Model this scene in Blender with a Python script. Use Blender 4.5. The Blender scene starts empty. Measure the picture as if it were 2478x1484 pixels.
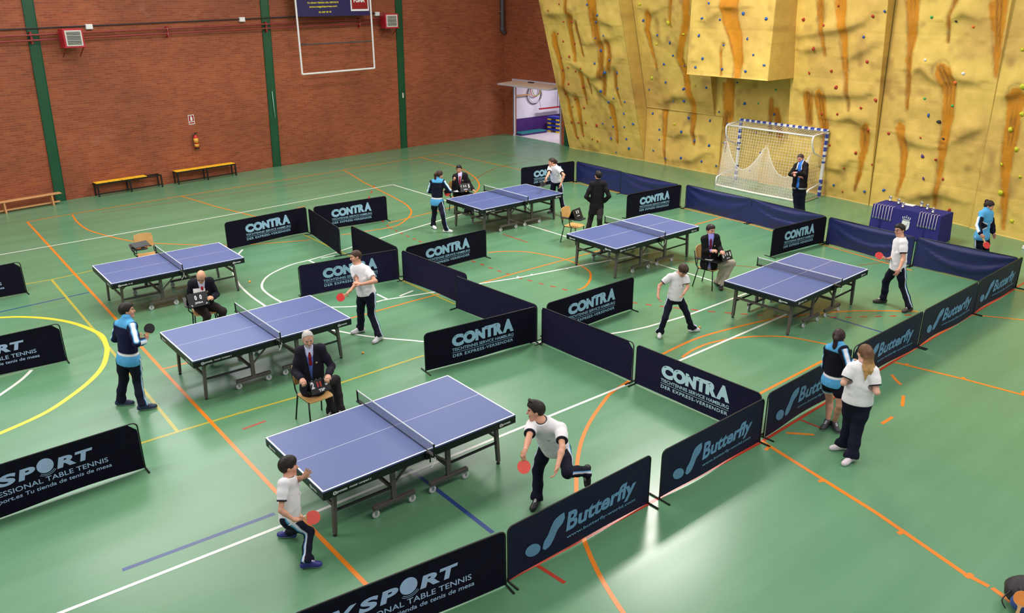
import bpy, bmesh, math, random
import numpy as np
from mathutils import Vector, Matrix

SC = bpy.context.scene
COL = SC.collection
random.seed(7)
RNG = np.random.default_rng(7)

def lin(c):
    return c / 12.92 if c <= 0.04045 else ((c + 0.055) / 1.055) ** 2.4
def rgb(r, g, b):
    return (lin(r / 255.0), lin(g / 255.0), lin(b / 255.0), 1.0)

# ---------------------------------------------------------------- camera
cam_data = bpy.data.cameras.new('camera')
cam = bpy.data.objects.new('camera', cam_data)
COL.objects.link(cam)
YAW, PITCH, ROLL = 0.6849, 0.3672, -0.0057
fw = Vector((math.cos(PITCH) * math.sin(YAW), math.cos(PITCH) * math.cos(YAW), -math.sin(PITCH)))
rt = Vector((math.cos(YAW), -math.sin(YAW), 0))
up = rt.cross(fw)
r2 = math.cos(ROLL) * rt + math.sin(ROLL) * up
u2 = -math.sin(ROLL) * rt + math.cos(ROLL) * up
cam.matrix_world = Matrix(((r2.x, u2.x, -fw.x, -4.6278), (r2.y, u2.y, -fw.y, -8.0178), (r2.z, u2.z, -fw.z, 5.8953), (0, 0, 0, 1)))
cam_data.sensor_fit = 'HORIZONTAL'
cam_data.sensor_width = 36.0
cam_data.lens = 36.0 * 1947.4554 / 2478.0
cam_data.clip_start = 0.1
cam_data.clip_end = 200
SC.camera = cam

# ---------------------------------------------------------------- world, lamps, exposure
world = bpy.data.worlds.new('gym_daylight')
SC.world = world
world.use_nodes = True
bg = world.node_tree.nodes['Background']
bg.inputs['Color'].default_value = (0.93, 0.97, 1.0, 1)
bg.inputs['Strength'].default_value = 0.43

def area_lamp(name, loc, sx, sy, power, color=(1, 0.95, 0.88), target=None):
    d = bpy.data.lights.new(name, 'AREA')
    d.shape = 'RECTANGLE'; d.size = sx; d.size_y = sy; d.energy = power; d.color = color
    o = bpy.data.objects.new(name, d); COL.objects.link(o)
    o.location = loc
    if target is not None:
        o.rotation_euler = (Vector(target) - Vector(loc)).to_track_quat('-Z', 'Y').to_euler()
    return o
for x, y, sx, sy, p in [(11.8, 5.0, 3.4, 1.8, 820), (1.0, 5.4, 7, 3.0, 420), (10.2, 13.5, 5.5, 2.0, 360), (1.0, 13.5, 7, 3.0, 380), (-8.5, 5.4, 7, 3.0, 600), (3.0, -6.0, 6, 2, 330), (13.0, -6.0, 6, 2, 330)]:
    area_lamp('ceiling_lamp', (x, y, 9.3), sx, sy, p)
area_lamp('clerestory_daylight', (-1.0, 19.4, 8.7), 14, 1.8, 420, (0.92, 0.97, 1.0), (-1.0, 8.0, 3.0))
SC.view_settings.view_transform = 'Standard'
SC.view_settings.look = 'None'
SC.view_settings.exposure = 0.35
SC.view_settings.gamma = 1.0
SC.view_settings.use_curve_mapping = False

# ---------------------------------------------------------------- materials
MATS = {}
def mat(name, col, rough=0.6, metal=0.0, spec=0.5, var=0.08, scale=6.0, bump=0.0, bscale=40.0, attr=None, stretch=None):
    """procedural principled material: noise-varied colour, optional noise bump, or colours read from a mesh attribute"""
    if name in MATS: return MATS[name]
    m = bpy.data.materials.new(name); m.use_nodes = True
    nt = m.node_tree; N = nt.nodes; Lk = nt.links
    p = N['Principled BSDF']
    p.inputs['Roughness'].default_value = rough
    p.inputs['Metallic'].default_value = metal
    p.inputs['Specular IOR Level'].default_value = spec
    tc = N.new('ShaderNodeTexCoord')
    src = tc.outputs['Object']
    if stretch:
        mp = N.new('ShaderNodeMapping'); mp.inputs['Scale'].default_value = stretch
        Lk.new(src, mp.inputs['Vector']); src = mp.outputs['Vector']
    nz = N.new('ShaderNodeTexNoise'); nz.inputs['Scale'].default_value = scale; nz.inputs['Detail'].default_value = 4
    Lk.new(src, nz.inputs['Vector'])
    ramp = N.new('ShaderNodeMapRange')
    ramp.inputs['From Min'].default_value = 0.25; ramp.inputs['From Max'].default_value = 0.75
    ramp.inputs['To Min'].default_value = 1 - var; ramp.inputs['To Max'].default_value = 1 + var
    Lk.new(nz.outputs['Fac'], ramp.inputs['Value'])
    mul = N.new('ShaderNodeVectorMath'); mul.operation = 'SCALE'
    Lk.new(ramp.outputs['Result'], mul.inputs['Scale'])
    if attr:
        at = N.new('ShaderNodeAttribute'); at.attribute_name = attr
        Lk.new(at.outputs['Color'], mul.inputs[0])
    else:
        mul.inputs[0].default_value = col[:3]
    Lk.new(mul.outputs['Vector'], p.inputs['Base Color'])
    if bump > 0:
        n2 = N.new('ShaderNodeTexNoise'); n2.inputs['Scale'].default_value = bscale; n2.inputs['Detail'].default_value = 3
        Lk.new(tc.outputs['Object'], n2.inputs['Vector'])
        b = N.new('ShaderNodeBump'); b.inputs['Strength'].default_value = bump; b.inputs['Distance'].default_value = 0.02
        Lk.new(n2.outputs['Fac'], b.inputs['Height']); Lk.new(b.outputs['Normal'], p.inputs['Normal'])
    MATS[name] = m
    return m

M_BLACK = mat('black_painted_steel', rgb(14, 14, 17), 0.4)
M_WHITE = mat('white_paint', rgb(226, 224, 224), 0.45)
M_GREYSTEEL = mat('grey_brown_steel', rgb(96, 88, 84), 0.45, 0.3)
M_CHROME = mat('zinc_metal', rgb(190, 190, 190), 0.3, 0.8)
M_RED = mat('red_enamel', rgb(150, 24, 28), 0.4)
M_GREEN = mat('green_steel_paint', rgb(14, 74, 46), 0.4, var=0.12, scale=2)
M_SKIN = mat('skin', rgb(200, 150, 125), 0.55, attr='Col', var=0.04, scale=30)
M_CLOTH = mat('cloth', rgb(255, 255, 255), 0.85, spec=0.2, attr='Col', var=0.06, scale=25, bump=0.15, bscale=60)
M_HAIR = mat('hair', rgb(30, 20, 16), 0.5, spec=0.3, attr='Col', var=0.25, scale=40, bump=0.22, bscale=70, stretch=(3, 3, 0.6))
M_SHOE = mat('shoe_leather', rgb(240, 240, 240), 0.5, attr='Col', var=0.05, scale=20)
M_WOOD = mat('plywood', rgb(206, 160, 100), 0.35, var=0.12, scale=9, stretch=(1, 9, 1))

# ---------------------------------------------------------------- mesh helpers
class MB:
    """collects shapes as one mesh; each shape carries a material slot index"""
    def __init__(s): s.v = []; s.f = []; s.m = []
    def add(s, vs, fs, mi=0):
        b = len(s.v); s.v.extend([tuple(p) for p in vs]); s.f.extend([tuple(b + i for i in f) for f in fs]); s.m.extend([mi] * len(fs)); return s
    def box(s, c, d, mi=0, R=None, taper=1.0):
        hx, hy, hz = d[0] / 2, d[1] / 2, d[2] / 2
        P = []
        for sz in (-1, 1):
            k = 1.0 if sz < 0 else taper
            P += [Vector((sx * hx * k, sy * hy * k, sz * hz)) for sx, sy in ((-1, -1), (1, -1), (1, 1), (-1, 1))]
        if R is not None: P = [R @ p for p in P]
        P = [p + Vector(c) for p in P]
        return s.add(P, [(0, 3, 2, 1), (4, 5, 6, 7), (0, 1, 5, 4), (1, 2, 6, 5), (2, 3, 7, 6), (3, 0, 4, 7)], mi)
    def rbox(s, c, d, r=0.006, mi=0, R=None):
        """box with bevelled edges"""
        bm = bmesh.new(); bmesh.ops.create_cube(bm, size=1.0)
        for v in bm.verts: v.co = Vector((v.co.x * d[0], v.co.y * d[1], v.co.z * d[2]))
        bmesh.ops.bevel(bm, geom=bm.edges[:], offset=min(r, min(d) * 0.45), segments=2, affect='EDGES', profile=0.5)
        bm.verts.index_update()
        P = [v.co.copy() for v in bm.verts]; F = [[v.index for v in f.verts] for f in bm.faces]; bm.free()
        if R is not None: P = [R @ p for p in P]
        return s.add([p + Vector(c) for p in P], F, mi)
    def tube(s, pts, r, n=8, mi=0, cap=True, closed=False):
        pts = [Vector(p) for p in pts]; K = len(pts)
        rs = r if isinstance(r, (list, tuple)) else [r] * K
        V = []; F = []; prev = None
        for i, p in enumerate(pts):
            if closed: t = pts[(i + 1) % K] - pts[i - 1]
            else: t = pts[min(i + 1, K - 1)] - pts[max(i - 1, 0)]
            t = t.normalized() if t.length > 1e-9 else Vector((0, 0, 1))
            if prev is None:
                a = Vector((0, 0, 1)) if abs(t.z) < 0.9 else Vector((1, 0, 0))
                x = t.cross(a).normalized()
            else:
                x = (prev - t * prev.dot(t)).normalized()
            prev = x; y = t.cross(x)
            for k in range(n):
                th = 2 * math.pi * k / n
                V.append(p + (x * math.cos(th) + y * math.sin(th)) * rs[i])
        for i in range(K if closed else K - 1):
            a = i * n; b = ((i + 1) % K) * n
            for k in range(n): F.append((a + k, a + (k + 1) % n, b + (k + 1) % n, b + k))
        if cap and not closed:
            F.append(tuple(reversed(range(n)))); F.append(tuple((K - 1) * n + k for k in range(n)))
        return s.add(V, F, mi)
    def lathe(s, prof, c=(0, 0, 0), n=20, mi=0, R=None):
        """prof: list of (radius, height) turned about z"""
        V = []; F = []
        for r, h in prof:
            for k in range(n):
                th = 2 * math.pi * k / n
                V.append(Vector((r * math.cos(th), r * math.sin(th), h)))
        for i in range(len(prof) - 1):
            for k in range(n): F.append((i * n + k, i * n + (k + 1) % n, (i + 1) * n + (k + 1) % n, (i + 1) * n + k))
        F.append(tuple(reversed(range(n)))); F.append(tuple((len(prof) - 1) * n + k for k in range(n)))
        if R is not None: V = [R @ p for p in V]
        return s.add([p + Vector(c) for p in V], F, mi)
    def prism(s, poly, d, frame=None, mi=0):
        """polygon in xy extruded by d along z, put in place by a 4x4 frame"""
        n = len(poly); P = [Vector((x, y, 0)) for x, y in poly] + [Vector((x, y, d)) for x, y in poly]
        if frame is not None: P = [frame @ p for p in P]
        F = [tuple(reversed(range(n))), tuple(range(n, 2 * n))] + [(i, (i + 1) % n, n + (i + 1) % n, n + i) for i in range(n)]
        return s.add(P, F, mi)
    def blob(s, c, r, R=None, mi=0, n=12, m=8, fn=None):
        """ellipsoid, optionally dented by fn(unit vector) -> radius factor"""
        V = []; F = []
        for i in range(m + 1):
            ph = math.pi * i / m
            for k in range(n):
                th = 2 * math.pi * k / n
                u = Vector((math.sin(ph) * math.cos(th), math.sin(ph) * math.sin(th), math.cos(ph)))
                q = fn(u) if fn else 1.0
                p = Vector((u.x * r[0] * q, u.y * r[1] * q, u.z * r[2] * q))
                if R is not None: p = R @ p
                V.append(p + Vector(c))
        for i in range(m):
            for k in range(n): F.append((i * n + k, (i + 1) * n + k, (i + 1) * n + (k + 1) % n, i * n + (k + 1) % n))
        return s.add(V, F, mi)
    def mesh(s, name, mats, smooth=False):
        me = bpy.data.meshes.new(name); me.from_pydata(s.v, [], s.f)
        for m in (mats if isinstance(mats, (list, tuple)) else [mats]): me.materials.append(m)
        me.polygons.foreach_set('material_index', s.m)
        if smooth: me.polygons.foreach_set('use_smooth', [True] * len(s.f))
        me.update()
        return me
    def build(s, name, mats, parent=None, smooth=False):
        return link(name, s.mesh(name, mats, smooth), parent)

def link(name, me, parent=None):
    o = bpy.data.objects.new(name, me); COL.objects.link(o)
    if parent is not None: o.parent = parent
    return o
def tag(o, label=None, cat=None, group=None, kind=None):
    if label: o['label'] = label
    if cat: o['category'] = cat
    if group: o['group'] = group
    if kind: o['kind'] = kind
    return o
def thing(name, label, cat, loc=(0, 0, 0), rz=0.0, group=None):
    o = bpy.data.objects.new(name, None); COL.objects.link(o)
    o.empty_display_size = 0.1; o.location = loc; o.rotation_euler = (0, 0, rz)
    return tag(o, label, cat, group)
def children(o): return [c for c in bpy.data.objects if c.parent == o]
def dup(o, label=None, loc=None, rz=None, group=None, kids=None):
    """copy of a thing with its parts and their sub-parts"""
    c = o.copy(); COL.objects.link(c)
    if label: c['label'] = label
    if group: c['group'] = group
    if loc is not None: c.location = loc
    if rz is not None: c.rotation_euler = (0, 0, rz)
    def rec(src, dst):
        for ch in children(src):
            k = ch.copy(); COL.objects.link(k); k.parent = dst; rec(ch, k)
    rec(o, c)
    return c

# ---------------------------------------------------------------- lettering
_txt = {}
def text2d(body, size=1.0, offset=0.0, shear=0.0, space=1.0):
    """flat lettering as (verts, faces) in a plane, origin at the left end of the baseline"""
    key = (body, size, offset, shear, space)
    if key in _txt: return _txt[key]
    cu = bpy.data.curves.new('t', 'FONT'); cu.body = body; cu.size = size; cu.offset = offset * size; cu.shear = shear; cu.resolution_u = 3 if len(body) > 2 else 6
    cu.space_character = space; cu.fill_mode = 'FRONT'
    ob = bpy.data.objects.new('t', cu); COL.objects.link(ob)
    bpy.context.view_layer.update()
    dg = bpy.context.evaluated_depsgraph_get()
    me = bpy.data.meshes.new_from_object(ob.evaluated_get(dg))
    V = [(v.co.x, v.co.y) for v in me.vertices]; F = [tuple(p.vertices) for p in me.polygons]
    bpy.data.objects.remove(ob); bpy.data.curves.remove(cu); bpy.data.meshes.remove(me)
    _txt[key] = (V, F)
    return V, F
def text_box(body, x0, x1, y0, y1, offset=0.0, shear=0.0, space=1.0, rise=0.0):
    """lettering stretched into the box x0..x1, y0..y1; rise lifts its right end"""
    V, F = text2d(body, 1.0, offset, shear, space)
    xs = [p[0] for p in V]; ys = [p[1] for p in V]
    ax, bx, ay, by = min(xs), max(xs), min(ys), max(ys)
    return [(x0 + (x - ax) / (bx - ax) * (x1 - x0), y0 + (y - ay) / (by - ay) * (y1 - y0) + rise * (x - ax) / (bx - ax)) for x, y in V], F
def disc2d(cx, cy, rx, ry, rot=0.0, n=28):
    c, s_ = math.cos(rot), math.sin(rot)
    V = [(cx + rx * math.cos(t) * c - ry * math.sin(t) * s_, cy + rx * math.cos(t) * s_ + ry * math.sin(t) * c) for t in [2 * math.pi * k / n for k in range(n)]]
    return V, [tuple(range(n))]
def subdiv2d(V, F, maxlen):
    """split long edges so that flat lettering can follow a curved cloth"""
    bm = bmesh.new()
    vs = [bm.verts.new((x, y, 0)) for x, y in V]
    for f in F:
        try: bm.faces.new([vs[i] for i in f])
        except ValueError: pass
    bmesh.ops.triangulate(bm, faces=bm.faces[:])
    for _ in range(3):
        es = [e for e in bm.edges if e.calc_length() > maxlen]
        if not es: break
        bmesh.ops.subdivide_edges(bm, edges=es, cuts=1)
        bmesh.ops.triangulate(bm, faces=bm.faces[:])
    bm.verts.index_update()
    out = [(v.co.x, v.co.y) for v in bm.verts], [tuple(v.index for v in f.verts) for f in bm.faces]
    bm.free()
    return out

# ================================================================ floor with its painted court lines
def floor_material():
    m = bpy.data.materials.new('green_sports_floor'); m.use_nodes = True
    nt = m.node_tree; N = nt.nodes; Lk = nt.links; p = N['Principled BSDF']
    tc = N.new('ShaderNodeTexCoord')
    n1 = N.new('ShaderNodeTexNoise'); n1.inputs['Scale'].default_value = 0.35; n1.inputs['Detail'].default_value = 5
    mp = N.new('ShaderNodeMapping'); mp.inputs['Scale'].default_value = (0.25, 2.2, 1); mp.inputs['Rotation'].default_value = (0, 0, 0.12)
    n2 = N.new('ShaderNodeTexNoise'); n2.inputs['Scale'].default_value = 1.2; n2.inputs['Detail'].default_value = 6
    Lk.new(tc.outputs['Object'], n1.inputs['Vector']); Lk.new(tc.outputs['Object'], mp.inputs['Vector']); Lk.new(mp.outputs['Vector'], n2.inputs['Vector'])
    ad = N.new('ShaderNodeMath'); ad.operation = 'ADD'; Lk.new(n1.outputs['Fac'], ad.inputs[0]); Lk.new(n2.outputs['Fac'], ad.inputs[1])
    cr = N.new('ShaderNodeValToRGB'); cr.color_ramp.elements[0].position = 0.75; cr.color_ramp.elements[1].position = 1.25
    cr.color_ramp.elements[0].color = rgb(86, 132, 96); cr.color_ramp.elements[1].color = rgb(99, 144, 108)
    mr = N.new('ShaderNodeMapRange'); mr.inputs['From Min'].default_value = 0.7; mr.inputs['From Max'].default_value = 1.3
    Lk.new(ad.outputs[0], mr.inputs['Value']); Lk.new(mr.outputs['Result'], cr.inputs['Fac']); cr.color_ramp.elements[0].position = 0.0; cr.color_ramp.elements[1].position = 1.0
    Lk.new(cr.outputs['Color'], p.inputs['Base Color'])
    rr = N.new('ShaderNodeMapRange'); rr.inputs['To Min'].default_value = 0.2; rr.inputs['To Max'].default_value = 0.34
    Lk.new(n2.outputs['Fac'], rr.inputs['Value']); Lk.new(rr.outputs['Result'], p.inputs['Roughness'])
    p.inputs['Specular IOR Level'].default_value = 0.5
    return m
def line_mat(name, c): return mat(name, c, 0.3, var=0.06, scale=3)
FLOOR_LINES = [
('w',0.05,0,[(-2.89,14.83),(-2.37,14.79),(2.81,14.91),(9.26,15.32)]),
('w',0.05,0,[(9.26,15.32),(9.30,13.28),(9.39,8.48),(9.41,6.88),(9.46,4.31),(9.47,2.21),(9.48,1.39)]),
('w',0.05,0,[(-4.24,0.06),(-1.64,-0.03),(1.94,-0.06),(4.28,-0.09)]),
('w',0.05,0,[(5.60,-0.04),(8.95,0.01)]),
('w',0.05,1,[(1.64,5.14),(2.07,4.32),(2.57,3.67),(2.69,3.51),(3.34,2.79),(4.11,2.26),(4.35,2.09),(5.59,1.56),(6.20,1.38),(6.63,1.32),(7.52,1.24),(9.46,1.25)]),
('w',0.05,0,[(3.56,9.46),(4.07,9.55),(4.62,9.71),(5.54,9.93),(8.43,10.55),(8.83,10.63)]),
('w',0.05,1,[(3.56,9.46),(3.29,9.41),(2.83,9.36),(2.30,9.11),(1.94,8.81),(1.66,8.36),(1.56,7.88),(1.56,7.19),(1.65,6.82),(1.90,6.47),(2.25,6.18),(2.67,5.91),(3.10,5.87),(3.34,5.85),(4.36,5.59),(4.90,5.47),(5.47,5.38)]),
('w',0.05,0,[(5.47,5.38),(6.29,5.16),(7.96,4.89),(9.45,4.59),(10.40,4.40)]),
('w',0.05,1,[(2.42,11.31),(2.10,10.86),(1.74,10.17),(1.53,9.65),(1.33,8.84),(1.23,7.97),(1.21,7.14),(1.19,6.15)]),
('w',0.05,0,[(3.29,9.41),(3.30,8.88)]),
('w',0.05,0,[(3.60,9.37),(3.96,9.34)]),
('w',0.05,0,[(3.33,6.29),(3.34,5.84)]),
('w',0.05,0,[(3.64,5.86),(4.04,5.96)]),
('w',0.05,0,[(6.37,5.23),(6.30,5.15)]),
('w',0.05,0,[(6.71,5.15),(6.66,5.08)]),
('w',0.05,0,[(7.64,4.97),(7.58,4.90)]),
('w',0.06,1,[(-3.11,6.80),(-3.33,6.47),(-3.69,6.08),(-3.81,5.98)]),
('o',0.055,0,[(-1.22,17.94),(-1.39,5.33),(-1.43,0.70),(-1.42,-1.71),(-1.41,-2.19)]),
('o',0.05,0,[(-1.22,17.94),(-0.05,18.07),(3.21,18.29),(6.94,18.46),(9.19,18.64),(12.70,18.90),(13.99,18.90)]),
('o',0.05,0,[(13.99,18.90),(14.13,14.52),(14.09,11.68),(14.16,10.93),(14.14,9.35),(14.13,6.87),(14.12,5.49),(14.14,4.68),(14.01,3.83),(13.85,2.16),(13.52,-0.28)]),
('o',0.05,1,[(12.70,18.89),(12.71,17.64),(12.67,16.43),(12.57,15.84),(12.11,14.54),(11.68,13.72),(11.28,13.16),(10.82,12.68),(10.38,12.35)]),
('o',0.05,0,[(3.21,18.29),(3.57,16.12),(4.11,13.75)]),
('o',0.05,1,[(-0.04,17.97),(-0.13,16.83),(-0.06,15.64),(0.44,14.04),(0.90,13.33),(1.69,12.46),(2.34,11.85),(3.48,11.27),(4.10,11.00)]),
('o',0.045,0,[(4.79,13.97),(4.93,14.03)]),
('o',0.045,0,[(5.36,14.38),(5.63,14.43)]),
('o',0.05,1,[(9.19,18.64),(9.06,17.97),(8.71,16.31),(8.53,15.12),(8.18,13.00),(7.93,12.19),(7.66,11.67),(7.19,11.17),(6.52,10.72),(5.72,10.77),(4.95,10.89)]),
('o',0.05,0,[(6.55,11.12),(6.96,11.18),(9.13,11.46)]),
('o',0.055,1,[(4.38,-0.02),(3.85,-0.13),(3.53,-0.27),(2.95,-0.57),(2.45,-0.90),(1.98,-1.30),(1.51,-1.78),(1.13,-2.23),(0.91,-2.54),(0.67,-2.97),(0.49,-3.38),(0.36,-3.74)]),
('o',0.055,1,[(5.62,0.33),(6.75,0.38),(8.15,0.14),(8.91,-0.09),(9.64,-0.46),(10.28,-0.85),(11.08,-1.58)]),
('o',0.05,1,[(5.77,0.02),(6.18,0.10),(6.68,0.09),(7.26,-0.10),(7.68,-0.36),(7.99,-0.70),(8.21,-1.30),(8.22,-1.60)]),
('o',0.05,0,[(5.61,-1.66),(7.52,-1.63)]),
('o',0.06,0,[(4.40,-2.54),(4.02,-4.42),(3.69,-5.61),(3.68,-5.86)]),
('o',0.06,0,[(3.68,-5.89),(3.57,-6.24)]),
('o',0.05,0,[(4.37,-2.69),(4.23,-2.72)]),
('o',0.05,0,[(4.18,-3.65),(4.09,-3.61)]),
('o',0.06,0,[(3.94,-4.83),(3.82,-4.80)]),
('o',0.06,0,[(3.75,-5.66),(3.64,-5.64)]),
('o',0.055,0,[(8.40,-2.45),(8.63,-3.50),(8.77,-4.42)]),
('o',0.05,0,[(8.43,-2.67),(8.51,-2.61)]),
('o',0.05,0,[(8.63,-3.50),(8.70,-3.46)]),
('o',0.05,0,[(8.74,-4.34),(8.91,-4.30)]),
('o',0.05,0,[(11.72,-2.36),(11.99,-2.78),(12.23,-3.18)]),
('o',0.05,0,[(13.92,-2.29),(13.96,-2.56)]),
('o',0.05,0,[(4.87,-2.63),(5.13,-2.92)]),
('o',0.05,0,[(7.89,-2.66),(7.75,-2.80),(7.64,-2.94)]),
('o',0.05,0,[(7.30,-3.15),(6.94,-3.31)]),
('o',0.05,0,[(6.18,-3.38),(6.50,-3.38)]),
('o',0.05,1,[(6.97,7.11),(7.33,6.92),(7.74,6.52),(7.97,5.84),(8.05,5.25),(7.89,4.53),(7.54,4.09),(7.06,3.76),(6.77,3.70)]),
('o',0.045,0,[(-1.36,5.39),(-0.97,5.38),(2.76,5.41),(3.70,5.43),(4.36,5.42),(5.48,5.40),(6.45,5.44),(8.12,5.45),(9.32,5.45)]),
('o',0.05,0,[(12.92,5.46),(14.09,5.46)]),
('r',0.04,0,[(8.29,8.15),(8.29,7.14)]),
('r',0.05,0,[(9.43,7.79),(9.43,7.57)]),
('r',0.05,0,[(-0.20,-2.50),(2.02,-2.53),(4.36,-2.55)]),
('r',0.05,0,[(4.36,-2.55),(9.26,-2.40),(13.95,-2.28)]),
('r',0.05,0,[(0.20,-2.52),(0.24,-2.93)]),
('r',0.04,0,[(5.37,-2.54),(5.38,-2.89)]),
('r',0.05,0,[(14.05,-2.27),(14.83,-2.25)]),
('r',0.04,0,[(-1.13,2.52),(-0.77,2.54)]),
('b',0.04,0,[(0.68,17.67),(6.52,17.55),(9.97,17.92),(13.24,18.14),(13.96,18.15)]),
('b',0.04,0,[(15.54,17.91),(15.84,15.07)]),
('b',0.04,1,[(11.20,13.73),(11.53,13.97),(13.00,14.91),(14.01,15.34),(15.35,15.46)]),
('b',0.04,0,[(9.58,4.44),(10.30,3.18),(11.03,2.14)]),
('b',0.04,0,[(12.95,0.70),(13.80,0.37)]),
('y',0.085,1,[(-3.37,10.07),(-3.10,9.94),(-2.74,9.68),(-2.37,9.25),(-2.07,8.72),(-1.88,8.14),(-1.79,7.66),(-1.83,7.21),(-1.90,6.83),(-2.11,6.23),(-2.40,5.76),(-2.81,5.32),(-3.28,4.94),(-3.90,4.68),(-4.07,4.65)]),
('d',0.05,0,[(-1.80,11.85),(-1.84,6.49),(-1.89,3.06)]),
('d',0.05,0,[(-2.33,11.90),(-1.80,11.85),(-0.93,11.96)]),
('d',0.05,0,[(-2.63,3.07),(-1.89,3.06),(-0.97,3.03),(0.08,2.95),(2.36,3.00)]),
('d',0.05,0,[(4.21,11.58),(4.22,6.76),(4.26,4.72)]),
('n',0.05,0,[(-3.34,10.26),(-3.05,10.29),(-1.37,10.39)]),
('n',0.06,0,[(-3.38,0.35),(-1.64,0.26)]),
('n',0.06,0,[(0.17,0.05),(0.18,-0.56),(0.18,-1.75)]),
('n',0.05,0,[(9.48,-0.47),(9.51,-1.65)]),
('r',0.05,0,[(8.72,15.60),(8.51,15.31)]),
('r',0.05,0,[(8.25,14.95),(8.05,14.68)]),
('r',0.05,0,[(7.80,14.33),(7.61,14.07)]),
('r',0.05,0,[(6.58,11.55),(6.51,11.30)]),
('r',0.05,0,[(6.41,10.98),(6.36,10.79)]),
('r',0.05,0,[(6.33,10.65),(6.31,10.52)]),
('r',0.05,0,[(6.30,10.35),(6.28,10.22)]),
('r',0.05,0,[(6.28,10.05),(6.26,9.91)]),
('r',0.05,0,[(6.25,9.71),(6.24,9.56)]),
('r',0.05,0,[(6.23,9.36),(6.22,9.22)]),
('r',0.05,0,[(6.22,9.06),(6.22,8.93)]),
('r',0.05,0,[(6.26,6.83),(6.27,6.69)]),
('r',0.05,0,[(6.28,6.51),(6.28,6.37)]),
('r',0.05,0,[(6.27,6.18),(6.27,6.04)]),
('r',0.05,0,[(6.28,5.86),(6.29,5.72)]),
('r',0.05,0,[(6.30,5.56),(6.31,5.42)]),
('r',0.05,0,[(6.32,5.19),(6.34,5.05)]),
('r',0.05,0,[(6.38,4.91),(6.41,4.78)]),
('r',0.05,0,[(6.43,4.58),(6.46,4.45)]),
('r',0.05,0,[(6.50,4.28),(6.54,4.15)]),
('r',0.05,0,[(6.57,3.97),(6.60,3.84)]),
('r',0.05,0,[(7.10,2.45),(7.16,2.33)]),
('r',0.05,0,[(7.24,2.18),(7.30,2.07)]),
('r',0.05,0,[(7.38,1.93),(7.44,1.82)]),
('r',0.05,0,[(7.52,1.69),(7.60,1.58)]),
('r',0.05,0,[(7.72,1.40),(7.80,1.27)]),
('r',0.05,0,[(7.90,1.12),(7.98,1.00)]),
('r',0.05,0,[(8.09,0.86),(8.17,0.75)]),
('r',0.05,0,[(8.28,0.61),(8.37,0.50)]),
('r',0.05,0,[(8.47,0.36),(8.56,0.26)]),
('r',0.05,0,[(8.68,0.13),(8.78,0.03)]),
('r',0.05,0,[(8.93,-0.11),(9.05,-0.22)]),
('r',0.05,0,[(9.21,-0.37),(9.32,-0.48)]),
('r',0.05,0,[(9.45,-0.62),(9.55,-0.71)]),
('r',0.05,0,[(9.68,-0.82),(9.79,-0.90)]),
('r',0.05,0,[(9.93,-0.99),(10.04,-1.07)]),
('r',0.05,0,[(10.17,-1.17),(10.28,-1.25)]),
('r',0.05,0,[(10.41,-1.35),(10.52,-1.42)]),
('r',0.05,0,[(10.68,-1.51),(10.79,-1.58)]),
]
LINE_MI = {'w': 1, 'o': 2, 'r': 3, 'b': 4, 'y': 5, 'd': 6, 'n': 7}
def catmull(P, k=8):
    out = []
    for i in range(len(P) - 1):
        p0, p1, p2, p3 = P[max(i - 1, 0)], P[i], P[i + 1], P[min(i + 2, len(P) - 1)]
        for j in range(k):
            t = j / k
            out.append(tuple(0.5 * (2 * p1[a] + (p2[a] - p0[a]) * t + (2 * p0[a] - 5 * p1[a] + 4 * p2[a] - p3[a]) * t * t + (3 * p1[a] - p0[a] - 3 * p2[a] + p3[a]) * t ** 3) for a in range(len(p1))))
    return out + [tuple(P[-1])]
fm = MB()
fm.box((1.5, 3.0, -0.05), (34.9, 36.8, 0.1), 0)
ZORD = {'n': 0.0006, 'd': 0.0008, 'b': 0.0010, 'r': 0.0012, 'o': 0.0014, 'y': 0.0016, 'w': 0.0018}
LI = 0
for col, wd, sm, pts in FLOOR_LINES:
    P = catmull(pts) if sm and len(pts) > 2 else pts
    LI += 1; z = ZORD[col] + LI * 2e-6; V = []; K = len(P)
    for i in range(K):
        a = Vector(P[max(i - 1, 0)]); b = Vector(P[min(i + 1, K - 1)]); t = (b - a).normalized(); nn = Vector((-t.y, t.x)) * wd / 2
        V += [(P[i][0] + nn.x, P[i][1] + nn.y, z), (P[i][0] - nn.x, P[i][1] - nn.y, z)]
    fm.add(V, [(2 * i + 1, 2 * i + 3, 2 * i + 2, 2 * i) for i in range(K - 1)], LINE_MI[col])
fl = fm.build('floor', [floor_material(), line_mat('white_line_paint', rgb(226, 226, 218)), line_mat('orange_line_paint', rgb(222, 124, 30)), line_mat('red_line_paint', rgb(176, 62, 40)),
                        line_mat('brown_line_paint', rgb(140, 88, 50)), line_mat('yellow_line_paint', rgb(244, 206, 48)), line_mat('dull_yellow_line_paint', rgb(176, 164, 62)), line_mat('navy_line_paint', rgb(44, 66, 122))])
tag(fl, 'green gloss sports hall floor with painted court lines', 'floor', kind='structure')

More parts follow.
